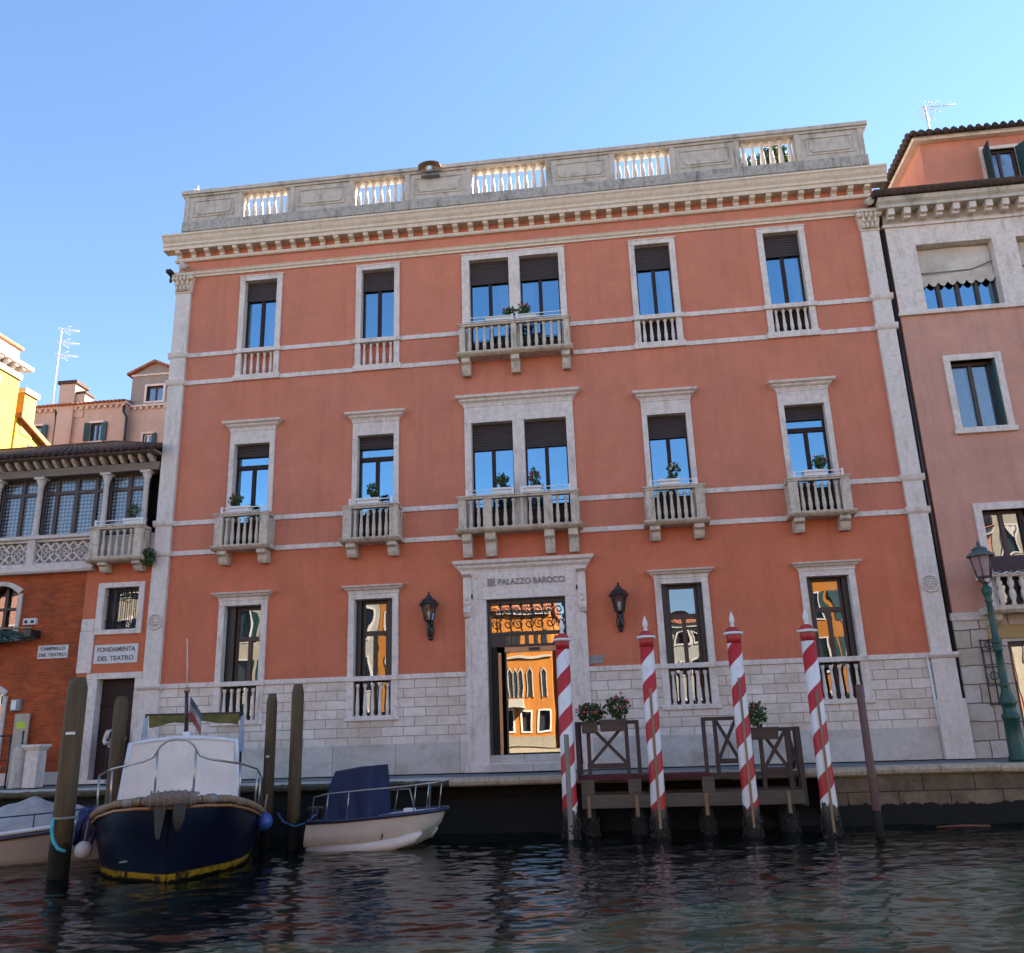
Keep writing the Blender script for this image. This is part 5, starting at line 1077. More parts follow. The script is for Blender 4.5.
# window boxes ---------------------------------------------------------------
def flower_box(x0, x1, y, z, label, plant, box='planter', rack=True, h=0.19, d=0.22, seed=1, rails=(0.0, 0.0), grp='white window boxes'):
    cx = (x0 + x1) / 2; t = thing('flower_box', label, 'flower box', (cx, y, z), 0, grp); w = (x1 - x0) / 2
    mb = MB().hexa([(-w * 0.93, -d * 0.42, 0), (w * 0.93, -d * 0.42, 0), (w * 0.93, d * 0.42, 0), (-w * 0.93, d * 0.42, 0), (-w, -d / 2, h), (w, -d / 2, h), (w, d / 2, h), (-w, d / 2, h)])
    mb.box(-w - 0.012, w + 0.012, -d / 2 - 0.012, d / 2 + 0.012, h - 0.03, h + 0.004); mb.build('box', M[box], t)
    px, r_, ph, n, fl, col = plant
    mb = MB(); g = np.random.default_rng(seed)
    for j in range(7):
        a = g.uniform(0, 6.28); mb.tube([(px, 0, h - 0.03), (px + 0.5 * r_ * math.cos(a), 0.3 * r_ * math.sin(a), h + ph * 0.5), (px + r_ * math.cos(a), 0.5 * r_ * math.sin(a), h + ph)], [0.010, 0.008, 0.004], 4)
    mb.build('stems', M['leaf'], t)
    leaves(MB(), (px, 0, h + ph * 0.55), (r_, r_ * 0.7, ph * 0.6), n, 0.10, seed, 0.8).build('foliage', M['leaf'], t, recalc=False)
    if fl:
        mb = MB()
        for j in range(fl):
            p = (px + g.uniform(-r_, r_), g.uniform(-r_, 0.0) * 0.8, h + ph * g.uniform(0.5, 1.25)); s_ = g.uniform(0.020, 0.036)
            mb.sphere(p, (s_, s_, s_ * 0.8), 6, 4)
        mb.build('blossoms', M[col], t)
    if rails[1] > rails[0]:
        mb = MB()
        for zz in (0.02, 0.13): mb.box(rails[0] - cx, rails[1] - cx, -0.02 - d / 2 - 0.014, -d / 2 - 0.014, zz, zz + 0.022)
        for xx in (rails[0] - cx, rails[1] - cx - 0.03): mb.box(xx, xx + 0.06, -d / 2 - 0.037, -d / 2 - 0.0341, 0.0, 0.18)
        mb.build('rack', M['white'], t)
    return t
flower_box(-3.28, -2.45, -0.42, 12.85, 'white flower box with green plant, left of two on the top floor balcony', (0.32, 0.18, 0.26, 150, 3, 'flower_pink'), seed=2, rails=(-3.95, -2.44), h=0.14)
flower_box(-2.32, -1.72, -0.42, 12.85, 'white flower box with pink flowered plant, right of two on the top floor balcony', (-0.08, 0.19, 0.30, 150, 9, 'flower_pink'), seed=3, rails=(-2.33, -0.9), h=0.14)
flower_box(-10.98, -10.34, -0.42, 7.40, 'white flower box with bushy plant and one pink bloom, leftmost balcony window', (-0.16, 0.19, 0.33, 180, 3, 'flower_pink'), seed=4, rails=(-11.2, -9.95))
flower_box(-7.14, -6.48, -0.42, 7.40, 'white flower box with upright green plant, balcony second from left', (0.12, 0.19, 0.40, 160, 0, ''), seed=5, rails=(-7.35, -6.1))
flower_box(-3.20, -2.62, -0.40, 7.46, 'white flower box with plain green plant on the wide middle balcony', (0.0, 0.17, 0.36, 160, 0, ''), seed=6, rails=(-3.95, -2.6))
flower_box(-2.36, -1.78, -0.40, 7.46, 'white flower box with reddish flowering plant on the wide middle balcony', (0.08, 0.17, 0.45, 110, 8, 'flower_pink'), seed=7, rails=(-2.38, -1.0))
flower_box(1.48, 2.08, -0.42, 7.40, 'white flower box with sparse plant and pale blooms, right of the wide balcony', (0.15, 0.20, 0.42, 110, 8, 'flower_white'), seed=8, rails=(1.22, 2.5))
flower_box(5.40, 6.00, -0.42, 7.40, 'white flower box with dense plant and pink bloom, rightmost balcony window', (0.18, 0.18, 0.33, 190, 3, 'flower_pink'), seed=9, rails=(5.1, 6.4))
flower_box(-14.24, -13.62, -0.42, 7.24, 'white flower box with yellowish plant on the loggia house balcony', (-0.05, 0.18, 0.40, 110, 0, ''), seed=10, rails=(-15.1, -13.62))
t = thing('wall_weed', 'green tuft of weeds growing from the corner of the loggia balcony', 'plant', (-13.46, -0.3, 6.30))
leaves(MB(), (0, 0, -0.02), (0.20, 0.12, 0.26), 260, 0.10, 60, -0.4).build('foliage', M['leaf'], t, recalc=False); MB().tube([(0, 0.2, 0.1), (0.0, 0.0, 0.0)], 0.012, 5).build('stem', M['timber'], t)

# ------------------------------------------------------------------ street lamp on the quay
M['lamp_green'] = plain('dark_green_lamp_paint', (0.009, 0.058, 0.042), 0.42, 0.25)
M['lamp_pink'] = NT('rosy_lamp_glass'); _t = M['lamp_pink']; _t.color((0.42, 0.27, 0.26)); _t.rough(0.25); _t.b.inputs['Alpha'].default_value = 0.6; M['lamp_pink'] = _t.m
t = thing('street_lamp', 'green cast iron street lamp with rose glass lantern on the quay', 'street lamp', (9.28, -1.15, -0.06))
MB().lathe((0, 0, 0), [(0.22, 0), (0.22, 0.10), (0.19, 0.14), (0.18, 0.55), (0.175, 0.95), (0.20, 0.98), (0.20, 1.06), (0.15, 1.12), (0.155, 1.28), (0.185, 1.32), (0.18, 1.40), (0.11, 1.62), (0.10, 1.72), (0.13, 1.78), (0.09, 1.84), (0.085, 2.55), (0.11, 2.58), (0.11, 2.64), (0.08, 2.68), (0.085, 2.75), (0.115, 2.79), (0.08, 2.84), (0.07, 3.75), (0.10, 3.80), (0.07, 3.86), (0.10, 3.96), (0.125, 4.04), (0.12, 4.12), (0.06, 4.18), (0.05, 4.28)], 16).build('post', M['lamp_green'], t)
lf = MB(); hp = lambda r, z: [(r * math.cos(PI / 3 * j), r * math.sin(PI / 3 * j), z) for j in range(6)]
lo, hi = hp(0.17, 4.40), hp(0.27, 4.93)
for j in range(6): lf.tube([lo[j], hi[j]], 0.014, 5); lf.tube([lo[j], lo[(j + 1) % 6]], 0.016, 5); lf.tube([hi[j], hi[(j + 1) % 6]], 0.02, 5)
for j in range(3): lf.tube([(0, 0, 4.2), (0.12 * math.cos(j * 2.09), 0.12 * math.sin(j * 2.09), 4.28), (0.165 * math.cos(j * 2.09), 0.165 * math.sin(j * 2.09), 4.40)], 0.013, 5)
lf.build('lamp_frame', M['iron'], t)
MB().add(hp(0.162, 4.40) + hp(0.262, 4.925), [(j, (j + 1) % 6, 6 + (j + 1) % 6, 6 + j) for j in range(6)] + [(5, 4, 3, 2, 1, 0)]).build('lamp_glass', M['lamp_pink'], t, recalc=False)
MB().lathe((0, 0, 4.92), [(0.33, 0), (0.33, 0.03), (0.20, 0.13), (0.17, 0.15), (0.19, 0.19), (0.10, 0.25), (0.03, 0.28), (0.05, 0.33), (0.02, 0.40), (0, 0.43)], 12, False).build('cap', plain('grey_green_cap', (0.07, 0.10, 0.10), 0.5, 0.3), t)
MB().lathe((0, 0, 4.45), [(0.03, 0), (0.03, 0.12), (0.07, 0.2), (0.06, 0.32), (0, 0.38)], 8).build('bulb', plain('rosy_bulb', (0.55, 0.35, 0.32), 0.3), t)

# ------------------------------------------------------------------ poles in the water
def striped_pole(x, y, top, rot, label, batten, lean=0.0):
    t = thing('striped_mooring_pole', label, 'mooring pole', (x, y, WATER), rot, 'red and white striped mooring poles'); h = top - WATER
    pr = [(0.185, -1.2), (0.185, 0.4), (0.165, 1.0), (0.16, h - 0.62)]
    sh = MB().lathe((0, 0, 0), [(r_, z) for r_, z in pr], 22).build('shaft', M['striped'], t)
    MB().lathe((0, 0, h - 0.62), [(0.165, 0.0), (0.165, 0.16), (0.15, 0.20), (0.19, 0.205)], 20).build('red_collar', M['pole_red'], t)
    MB().lathe((0, 0, h - 0.44), [(0.17, 0.0), (0.225, 0.02), (0.225, 0.06), (0.17, 0.075)], 20).build('rim', M['white'], t)
    MB().lathe((0, 0, h - 0.365), [(0.165, 0.0), (0.15, 0.06), (0.10, 0.10), (0.05, 0.12)], 18).build('cap', M['pole_red'], t)
    MB().lathe((0, 0, h - 0.25), [(0.05, 0.0), (0.055, 0.02), (0.03, 0.05), (0.045, 0.09), (0.062, 0.15), (0.055, 0.21), (0.03, 0.28), (0.02, 0.31), (0.0, 0.36)], 12).build('finial', M['white'], t)
    z0, z1, w, m_ = batten; a = -PI / 2 - rot
    c, s_ = math.cos(a), math.sin(a)
    MB().bar((0.20 * c, 0.20 * s_, z0), (0.175 * c, 0.175 * s_, z1), w, 0.05).build('rubbing_batten', M[m_], t)
    g = np.random.default_rng(int(x * 10) + 50); mb = MB()
    for j in range(160):
        an = g.uniform(0, 6.28); z = g.uniform(-0.1, 0.42) ** 1; r_ = 0.19 + g.uniform(0, 0.06) * (0.6 - z); mb.sphere((r_ * math.cos(an), r_ * math.sin(an), z), g.uniform(0.012, 0.035), 5, 3)
    o = mb.build('mussel_crust', M['mussel'], t); o['kind'] = 'stuff'
    return t
M['mussel'] = plain('mussel_crust', (0.035, 0.026, 0.018), 0.8, 0.6, 12)
M['batten'] = wood('worn_batten', (0.26, 0.17, 0.09), 0.7); M['batten_grey'] = wood('grey_batten', (0.24, 0.21, 0.18), 0.8)
striped_pole(-1.26, -3.0, 3.46, 0.4, 'red and white striped pole before the entrance door, with wide grey batten', (-0.3, 2.25, 0.10, 'batten_grey'))
striped_pole(0.72, -3.15, 3.42, 1.9, 'red and white striped pole right of the flowered railing, second from the door', (0.2, 3.2, 0.05, 'batten'))
striped_pole(2.70, -3.35, 3.40, 3.0, 'red and white striped pole in front of the right dock railing', (0.2, 3.35, 0.05, 'batten'))
striped_pole(4.31, -3.55, 3.36, 4.4, 'red and white striped pole standing clear beyond the right end of the dock', (0.1, 3.0, 0.05, 'batten'))
def thin(): 
    t = NT('reddish_pole_wood'); z = t.xyz()[2]; f = t.noise(3, 6, 0.7, src=t.mapping((8, 8, 0.6))); c = t.ramp(f, [(0.3, (0.10, 0.05, 0.04)), (0.7, (0.17, 0.085, 0.065))])
    t.color(t.mix(t.math('LESS_THAN', z, 0.5), c, (0.02, 0.018, 0.014))); t.rough(0.7); return t.m
M['thin_pole'] = thin()
def mooring_pole(x, y, top, r_, label, name='mooring_pole', mat='pile', point=0.2, lean=(0, 0)):
    t = thing(name, label, 'mooring pole', (x, y, WATER)); h = top - WATER
    MB().lathe((0, 0, 0), [(r_ * 1.08, -1.2), (r_ * 1.03, h * 0.4), (r_, h - point), (r_ * 0.72, h), ], 14).build('shaft', M[mat], t)
    t.rotation_euler = (0, lean[0], 0)
    return t
t = mooring_pole(-10.55, -7.6, 2.28, 0.185, 'thickest dark wooden mooring pole, between the grey covered boat and the blue boat')
mb = MB(); mb.lathe((0, 0, 1.02), [(0.215, 0), (0.23, 0.02), (0.215, 0.05)], 14); mb.build('rope_loop', M['batten_grey'], t)
MB().box(-0.02, 0.16, -0.195, -0.17, 2.55, 2.60).build('tag_plate', M['white'], t)
mooring_pole(-12.18, -3.2, 2.14, 0.165, 'brown mooring pole in front of the dark door behind the blue boat')
t = mooring_pole(-8.24, -3.4, 2.06, 0.125, 'shorter of two dark mooring poles between the blue and white boats')
MB().box(-0.02, 0.05, -0.165, -0.14, 1.95, 2.0).build('tag_plate', M['white'], t)
mooring_pole(-7.42, -3.9, 2.22, 0.14, 'taller of two dark mooring poles at stern of the white boat')
mooring_pole(5.27, -3.55, 1.75, 0.085, 'thin reddish brown pole in the water right of the striped poles', mat='thin_pole', point=0.02)
t = thing('floating_stick', 'thin orange stick floating by the quay wall at right', 'stick', (7.35, -2.35, WATER + 0.02), R(3))
MB().tube([(-0.55, 0, 0), (0.0, 0.02, 0.012), (0.6, 0, 0.0)], [0.02, 0.028, 0.02], 6).build('shaft', plain('orange_stick', (0.16, 0.055, 0.03), 0.7), t)

# ------------------------------------------------------------------ wooden landing stage
M['dock'] = wood('dark_brown_dock_wood', (0.055, 0.030, 0.025), 0.6, (0.8, 6, 6)); M['dock_post'] = wood('dark_brown_dock_posts', (0.055, 0.030, 0.025), 0.6)
M['dock_beam'] = wood('grey_brown_dock_beam', (0.115, 0.09, 0.065), 0.8, (0.5, 6, 6)); M['carpet'] = plain('dark_red_carpet', (0.085, 0.018, 0.026), 0.9, 0.2, 10)
t = thing('landing_stage', 'dark brown wooden landing stage with crossed railings in front of the palace', 'landing stage'); dy = -2.6
mb = MB()
for j in range(8): mb.box(-1.05, 1.98, dy + 0.16 * j, dy + 0.16 * j + 0.15, -0.13, -0.07)
mb.build('deck', M['dock'], t); MB().box(-1.0, 1.95, dy + 0.02, -1.4, -0.068, -0.055).box(-1.06, 1.98, dy - 0.025, dy - 0.003, -0.15, -0.05).build('carpet', M['carpet'], t)
mb = MB()
for j in range(8): mb.box(2.0, 4.02, dy + 0.16 * j, dy + 0.16 * j + 0.15, -0.50, -0.44)
mb.build('lower_deck', M['dock'], t); MB().box(1.98, 4.0, dy - 0.02, dy + 0.05, -0.16, -0.05).build('edge_board', M['dock'], t)
MB().box(-1.0, 4.0, dy - 0.06, dy + 0.08, -0.76, -0.47).build('beam', M['dock_beam'], t, 0.012); MB().box(-1.0, 4.0, -1.5, -1.36, -0.76, -0.47).build('beam', M['dock_beam'], t, 0.012)
for x0, x1 in ((-1.0, -0.70), (0.08, 0.38), (1.76, 2.04)): MB().box(x0, x1, dy - 0.05, dy + 0.15, -0.468, -0.132).build('short_post', M['dock_beam'], t, 0.01)
for x in (-0.82, 0.28, 1.84, 3.66):
    for y in (dy + 0.2, -1.55):
        o = MB().lathe((0, 0, 0), [(0.17, -1.2), (0.165, 0.1), (0.14, 0.42), (0.13, 0.65)], 12).build('pile', M['pile'], t); o.location = (x, y, WATER)
        if y < -2:
            MB().bar((x - 0.02, dy - 0.09, -0.95), (x - 0.02, dy - 0.065, -0.48), 0.08, 0.03).build('batten', M['batten'], t)
            g = np.random.default_rng(int(x * 7) + 90); mb = MB()
            for j in range(140): an = g.uniform(0, 6.28); z = g.uniform(-0.1, 0.40); r_ = 0.17 + g.uniform(0, 0.07) * (0.5 - z); mb.sphere((x + r_ * math.cos(an), y + r_ * math.sin(an), WATER + z), g.uniform(0.012, 0.036), 5, 3)
            o = mb.build('mussel_crust', M['mussel'], t); o['kind'] = 'stuff'
def railing(x0, x1, zb, zt, y=dy + 0.03, posts=2, low=0.2):
    r_ = part('railing', t); w = 0.09
    mb = MB().box(x0, x1, y - 0.05, y + 0.05, zt - 0.085, zt); mb.build('rail', M['dock'], r_, 0.006); mb = MB().box(x0 + 0.25, x1 - 0.25, y - 0.035, y + 0.035, zb + low, zb + low + 0.11); mb.build('lower_rail', M['dock'], r_, 0.006)
    for x in (x0, x0 + 0.26, x1 - 0.26 - w, x1 - w): MB().box(x + 0.001, x + w, y - 0.045, y + 0.045, zb, zt - 0.086).build('post', M['dock_post'], r_, 0.005)
    a, b = x0 + 0.35, x1 - 0.35
    MB().bar((a, y - 0.01, zb + low + 0.12), (b, y - 0.01, zt - 0.1), 0.035, 0.075).build('brace', M['dock'], r_); MB().bar((a, y + 0.03, zt - 0.1), (b, y + 0.03, zb + low + 0.12), 0.035, 0.075).build('brace', M['dock'], r_)
    return r_
railing(-1.08, 0.42, -0.09, 1.17); railing(1.86, 2.98, -0.06, 1.18); railing(2.86, 4.06, -0.44, 0.90, dy + 0.005, low=0.36)
def side_rail(x, zb, zt):                                              # railings running back to the quay
    r_ = part('railing', t); y0, y1 = dy + 0.13, -1.45
    MB().box(x - 0.045, x + 0.045, y0, y1, zt - 0.09, zt).build('rail', M['dock'], r_, 0.006); MB().box(x - 0.03, x + 0.03, y0, y1, zb + 0.2, zb + 0.3).build('lower_rail', M['dock'], r_, 0.006)
    for y in (y0 + 0.1, y1 - 0.1): MB().box(x - 0.044, x + 0.044, y, y + 0.09, zb, zt - 0.091).build('post', M['dock_post'], r_)
    MB().bar((x, y0 + 0.1, zb + 0.3), (x, y1, zt - 0.1), 0.05, 0.07).build('brace', M['dock'], r_); MB().bar((x + 0.03, y0 + 0.1, zt - 0.1), (x + 0.03, y1, zb + 0.3), 0.05, 0.07).build('brace', M['dock'], r_)
side_rail(-1.03, -0.09, 1.17); side_rail(4.0, -0.44, 0.9)
MB().hexa([(3.95, dy - 0.05, -0.8), (4.07, dy - 0.05, -0.8), (4.07, dy + 0.06, -0.8), (3.95, dy + 0.06, -0.8), (3.94, dy - 0.06, 0.905), (4.06, dy - 0.06, 0.905), (4.06, dy + 0.05, 0.905), (3.94, dy + 0.05, 0.905)]).build('corner_post', M['dock_post'], t, 0.008)
M['dock_box'] = wood('brown_box_wood', (0.085, 0.055, 0.042), 0.7, (0.8, 6, 6))
flower_box(-0.92, -0.54, dy - 0.09, 0.90, 'small square brown flower box with dark bush and pink blooms on dock railing', (0.05, 0.33, 0.34, 420, 10, 'flower_pink'), 'dock_box', h=0.26, d=0.24, seed=21, grp='brown flower boxes on the dock')
flower_box(-0.50, 0.14, dy - 0.09, 0.93, 'long brown flower box with pink flowering bush on dock railing, near the door', (0.12, 0.27, 0.48, 330, 12, 'flower_pink'), 'dock_box', h=0.26, d=0.24, seed=22, grp='brown flower boxes on the dock')
flower_box(2.92, 3.56, dy - 0.10, 0.64, 'brown flower box with one upright bush on the right dock railing', (-0.12, 0.22, 0.46, 260, 4, 'flower_pink'), 'dock_box', h=0.27, d=0.24, seed=23, grp='brown flower boxes on the dock')

# ------------------------------------------------------------------ boats
def hull_loft(secs, closed_bow=True):
    """secs: list of sections, each a list of (x, y, z) from gunwale to keel on the +y side; mirrored"""
    mb = MB(); n = len(secs[0]); rows = []
    for s_ in secs: rows += [*s_, *[(x, -y, z) for x, y, z in reversed(s_[:-1])]]
    m = 2 * n - 1
    mb.add(rows, [(i * m + j, i * m + j + 1, (i + 1) * m + j + 1, (i + 1) * m + j) for i in range(len(secs) - 1) for j in range(m - 1)], True)
    mb.add([rows[(len(secs) - 1) * m + j] for j in range(m)], [tuple(range(m))]); mb.add([rows[j] for j in range(m)], [tuple(range(m))])
    return mb
def boat(name, label, x, y, heading): 
    return thing(name, label, 'boat', (x, y, WATER), heading)
M['navy'] = NT('navy_hull_paint_yellow_boot'); _t = M['navy']; _z = _t.xyz()[2]
_e = _t.math('ADD', _z, _t.math('MULTIPLY', _t.math('SUBTRACT', _t.noise(7, 8, 0.75), 0.5), 0.22))
_c = _t.mix(_t.math('LESS_THAN', _z, 0.16), _t.ramp(_t.noise(3, 5), [(0.3, (0.002, 0.003, 0.012)), (0.7, (0.004, 0.006, 0.021))]), (0.36, 0.21, 0.012))
_c = _t.mix(_t.math('MULTIPLY', _t.ramp(_t.noise(4, 8, 0.75), [(0.5, 0.0), (0.58, 1.0)]), _t.math('LESS_THAN', _z, 0.2)), _c, (0.02, 0.018, 0.012)); _t.color(_t.mix(_t.math('LESS_THAN', _e, 0.06), _c, (0.010, 0.009, 0.007))); _t.rough(0.35, 0, 0.28); M['navy'] = _t.m; M['rubber_rope'] = plain('tan_rope_fender', (0.24, 0.15, 0.085), 0.85, 0.4, 20)
M['varnish'] = wood('varnished_wood', (0.32, 0.14, 0.05), 0.35, (0.8, 6, 6)); M['gel_white'] = plain('white_gelcoat', (0.66, 0.66, 0.66), 0.35, 0.06)
M['canvas_grey'] = plain('white_canvas', (0.68, 0.57, 0.48), 0.9, 0.10, 2.0); M['steel'] = plain('stainless_tube', (0.40, 0.36, 0.32), 0.32, 0.05, metallic=0.9)
M['pile_grey'] = wood('dark_grey_worn_wood', (0.05, 0.043, 0.034), 0.9); M['moss'] = plain('mossy_yellow_strip', (0.12, 0.10, 0.022), 0.9, 0.4); M['blue_fender'] = plain('blue_fender', (0.03, 0.07, 0.26), 0.4); M['white_fender'] = plain('white_fender', (0.5, 0.48, 0.45), 0.5)
# blue boat, bow towards the camera; local +x = forward, origin under the stem
BB = boat('blue_boat', 'dark blue boat with white covered cabin, tan rope gunwale and yellow waterline, bow forward', -8.02, -8.35, math.atan2(-0.917, 0.40))
gz = lambda s_: 0.78 + 0.60 * max(0, 1 - s_ / 4.2) ** 1.5
prof = [(-0.42, 0.03, 0.008), (-0.2, 0.58, 0.22), (0.2, 0.96, 0.55), (0.8, 1.28, 0.98), (1.5, 1.46, 1.24), (2.4, 1.58, 1.38), (3.6, 1.66, 1.44), (4.8, 1.66, 1.44), (5.8, 1.55, 1.30), (6.4, 1.42, 1.15)]
secs = []
for s_, gb, wb in prof:
    z = gz(max(0, s_)); k_ = max(0, -s_)
    lev = [(1.0, gb, 0), (0.86, gb * 0.985, 0.02), (0.66, wb + (gb - wb) * 0.74, 0.10), (0.40, wb + (gb - wb) * 0.42, 0.22), (0.16, wb + (gb - wb) * 0.14, 0.34), (0.0, wb, 0.40)]
    sec = [(-s_ - (0.55 * a if s_ < 0.3 else 0.55 * a * max(0, 1 - s_ / 2)), b, z * t_) for t_, b, a in lev] + [(-s_ - 0.42 * max(0, 1 - s_ / 2), wb * 0.6, -0.18), (-s_ - 0.45 * max(0, 1 - s_ / 2), 0.0, -0.35)]
    secs.append(sec)
hull_loft(secs).build('hull', M['navy'], BB)
gun = [(secs[i][0][0], secs[i][0][1], secs[i][0][2]) for i in range(len(secs))]
loop = [(x, y, z) for x, y, z in reversed(gun)] + [(x, -y, z) for x, y, z in gun]
MB().tube([(x + 0.02, y * 1.015, z - 0.02) for x, y, z in loop], 0.064, 8).build('rope_gunwale', M['rubber_rope'], BB)
MB().tube([(x + 0.02, y * 1.02, z - 0.13) for x, y, z in loop], 0.030, 6).build('rubbing_strake', M['varnish'], BB)
mb = MB(); mb.add([(x, y * 0.97, z - 0.03) for x, y, z in gun] + [(x, -y * 0.97, z - 0.03) for x, y, z in gun], [(i, i + 1, len(gun) + i + 1, len(gun) + i) for i in range(len(gun) - 1)]); mb.build('deck', M['gel_white'], BB)
bz = gun[0][2]; bx = gun[0][0]
mb = MB().tube([(bx + 0.02, y_, bz - 0.0 + 0.02 * (1 - abs(y_) / 0.42)) for y_ in np.linspace(-0.42, 0.42, 9)], [0.08, 0.115, 0.13, 0.135, 0.14, 0.135, 0.13, 0.115, 0.08], 10); mb.build('bow_fender', plain('worn_bow_fender', (0.19, 0.135, 0.10), 0.9, 0.4, 14), BB)
mb = MB()
for y_ in np.linspace(-0.33, 0.33, 7): mb.tube([(bx + 0.02 + 0.145 * math.cos(a), y_, bz + 0.02 + 0.145 * math.sin(a)) for a in np.linspace(0, 2 * PI, 13)[:-1]], 0.011, 5, closed=True)
mb.build('fender_lashing', M['timber'], BB)
MB().hexa([(bx + 0.10, -0.20, bz - 0.60), (bx + 0.10, -0.14, bz - 0.62), (bx + 0.14, -0.14, bz - 0.62), (bx + 0.14, -0.20, bz - 0.60), (bx + 0.02, -0.27, bz - 0.10), (bx + 0.02, -0.06, bz - 0.10), (bx + 0.10, -0.06, bz - 0.10), (bx + 0.10, -0.27, bz - 0.10)]).build('hanging_flap', M['pile_grey'], BB)
mb = MB()
for q in range(9): mb.tube([(bx + 0.12, 0.06 + 0.024 * q, bz - 0.05), (bx + 0.15, 0.07 + 0.020 * q, bz - 0.32), (bx + 0.12, 0.10 + 0.010 * q, bz - 0.45 - 0.02 * (q % 4))], 0.014, 5)
mb.build('hanging_rope', M['pile_grey'], BB)
mb = MB(); cz = 1.02                                                      # cabin under a grey canvas cover
cab = [(-1.75, 1.14, cz + 0.0, 0.06), (-2.05, 1.05, 1.9, 0.08), (-2.25, 1.02, 2.34, 0.12), (-5.0, 1.04, 2.40, 0.12), (-5.15, 1.12, cz - 0.05, 0.1)]
def ringpts(x, hb, z): return [(x + 0.10 * (1 - abs(t_)) , hb * t_, z + 0.09 * (1 - t_ * t_) * (z > 2)) for t_ in np.linspace(-1, 1, 9)]
front = [ringpts(*c[:3]) for c in cab]
vs = [p for r_ in front for p in r_]; mb.add(vs, [(i * 9 + j, i * 9 + j + 1, (i + 1) * 9 + j + 1, (i + 1) * 9 + j) for i in range(4) for j in range(8)], False)
for sg in (0, 8): mb.add([front[i][sg] for i in range(5)], [(0, 1, 2, 3, 4)])
mb.build('cabin', M['canvas_grey'], BB)
MB().tube([front[1][0], front[2][0], *front[2][1:8], front[2][8], front[1][8]], 0.045, 6).build('cabin_trim', M['gel_white'], BB)
for sg in (-1, 1): MB().tube([(-1.78, 1.12 * sg, 1.05), (-2.27, 1.03 * sg, 2.36)], 0.04, 6).build('cabin_edge', M['gel_white'], BB)
MB().box(-2.6, -1.35, -1.30, 1.30, 0.86, 1.16).build('foredeck_coaming', M['gel_white'], BB, 0.08)
# pulpit rail with a raised hump in the middle
pr = [(-2.6, 1.60), (-1.6, 1.52), (-0.8, 1.22), (-0.25, 0.78), (-0.02, 0.44)]
def rail_pt(x, y): return 2.02 if abs(y) > 0.5 else 2.30
pts = [(-2.7, 1.60, 0.95), (-2.6, 1.58, 1.55), (-1.6, 1.46, 1.78), (-0.8, 1.14, 1.91), (-0.3, 0.58, 2.02), (-0.18, 0.40, 2.09), (-0.10, 0.29, 2.28), (-0.02, 0.17, 2.37), (0.0, 0.0, 2.39)]
MB().tube(pts + [(x, -y, z) for x, y, z in reversed(pts[:-1])], 0.020, 7).build('pulpit_rail', M['steel'], BB)
for x, y, z in ((-1.6, 1.46, 1.78), (-0.8, 1.14, 1.91), (-0.14, 0.33, 2.20), (-2.2, 1.54, 1.64)):
    for sg in (-1, 1): MB().tube([(x, y * sg, z), (x - 0.02, y * sg * 0.99, gz(-x) - 0.02)], 0.020, 6).build('stanchion', M['steel'], BB)
# mast with faded flag and whip aerial on the cabin roof
mb = MB().tube([(-2.7, 0.02, 2.42), (-2.7, 0.0, 2.56)], 0.09, 8); mb.build('mast_base', M['gel_white'], BB); MB().tube([(-2.7, 0, 2.48), (-2.7, -0.05, 3.36)], [0.045, 0.035], 8).build('mast', plain('dark_red_mast', (0.06, 0.015, 0.025), 0.4), BB)
MB().lathe((-2.7, -0.05, 3.36), [(0.06, 0), (0.06, 0.08), (0.03, 0.12)], 8).build('mast_head', M['bronze'], BB); MB().tube([(-2.7, -0.05, 3.44), (-2.66, -0.12, 4.5)], [0.012, 0.008], 5).build('whip_aerial', M['white'], BB)
fl = part('flag', BB)
def flagstrip(z0, z1, mat, name):
    mb = MB(); n = 8; vs = []
    for zz in (z0, z1):
        for j in range(n + 1): u = j / n; vs.append((-2.66 + 0.07 * math.sin(u * 7 + zz * 3), 0.03 + 0.26 * u, zz - 0.30 * u - 0.08 * u * u))
    mb.add(vs, [(j, j + 1, n + 2 + j, n + 1 + j) for j in range(n)], True); mb.build(name, mat, fl, recalc=False)
flagstrip(3.14, 3.28, plain('faded_blue_cloth', (0.07, 0.10, 0.13), 0.9), 'blue_stripe'); flagstrip(3.0, 3.14, plain('faded_white_cloth', (0.34, 0.30, 0.29), 0.9), 'white_stripe'); flagstrip(2.84, 3.0, plain('faded_red_cloth', (0.28, 0.075, 0.07), 0.9), 'red_stripe')
# open canopy frame with a mossy strip at the stern
cf = part('canopy_frame', BB)
MB().tube([(-5.9, -1.12, 0.9), (-5.9, -1.12, 3.02), (-5.9, 1.12, 3.02), (-5.9, 1.12, 0.9)], 0.035, 6).build('frame', M['iron'], cf)
mb = MB(); n = 20; u = np.linspace(-1, 1, n + 1); vs = [(-5.88, 1.06 * a, 3.0) for a in u] + [(-5.82, 1.02 * a, 2.72 + 0.11 * (1 - a * a) + 0.02 * math.sin(9 * a)) for a in u]; mb.add(vs, [(j, j + 1, n + 2 + j, n + 1 + j) for j in range(n)]); mb.build('rolled_cover', M['moss'], cf)
for sg in (-1, 1): MB().hexa([(-5.95, 1.04 * sg, 2.1), (-5.8, 1.04 * sg, 2.1), (-5.8, 1.20 * sg, 2.1), (-5.95, 1.20 * sg, 2.1), (-5.93, 1.08 * sg, 2.95), (-5.82, 1.08 * sg, 2.95), (-5.82, 1.16 * sg, 2.95), (-5.93, 1.16 * sg, 2.95)]).build('side_curtain', plain('pale_blue_sheet', (0.30, 0.34, 0.42), 0.7, 0.3), cf)
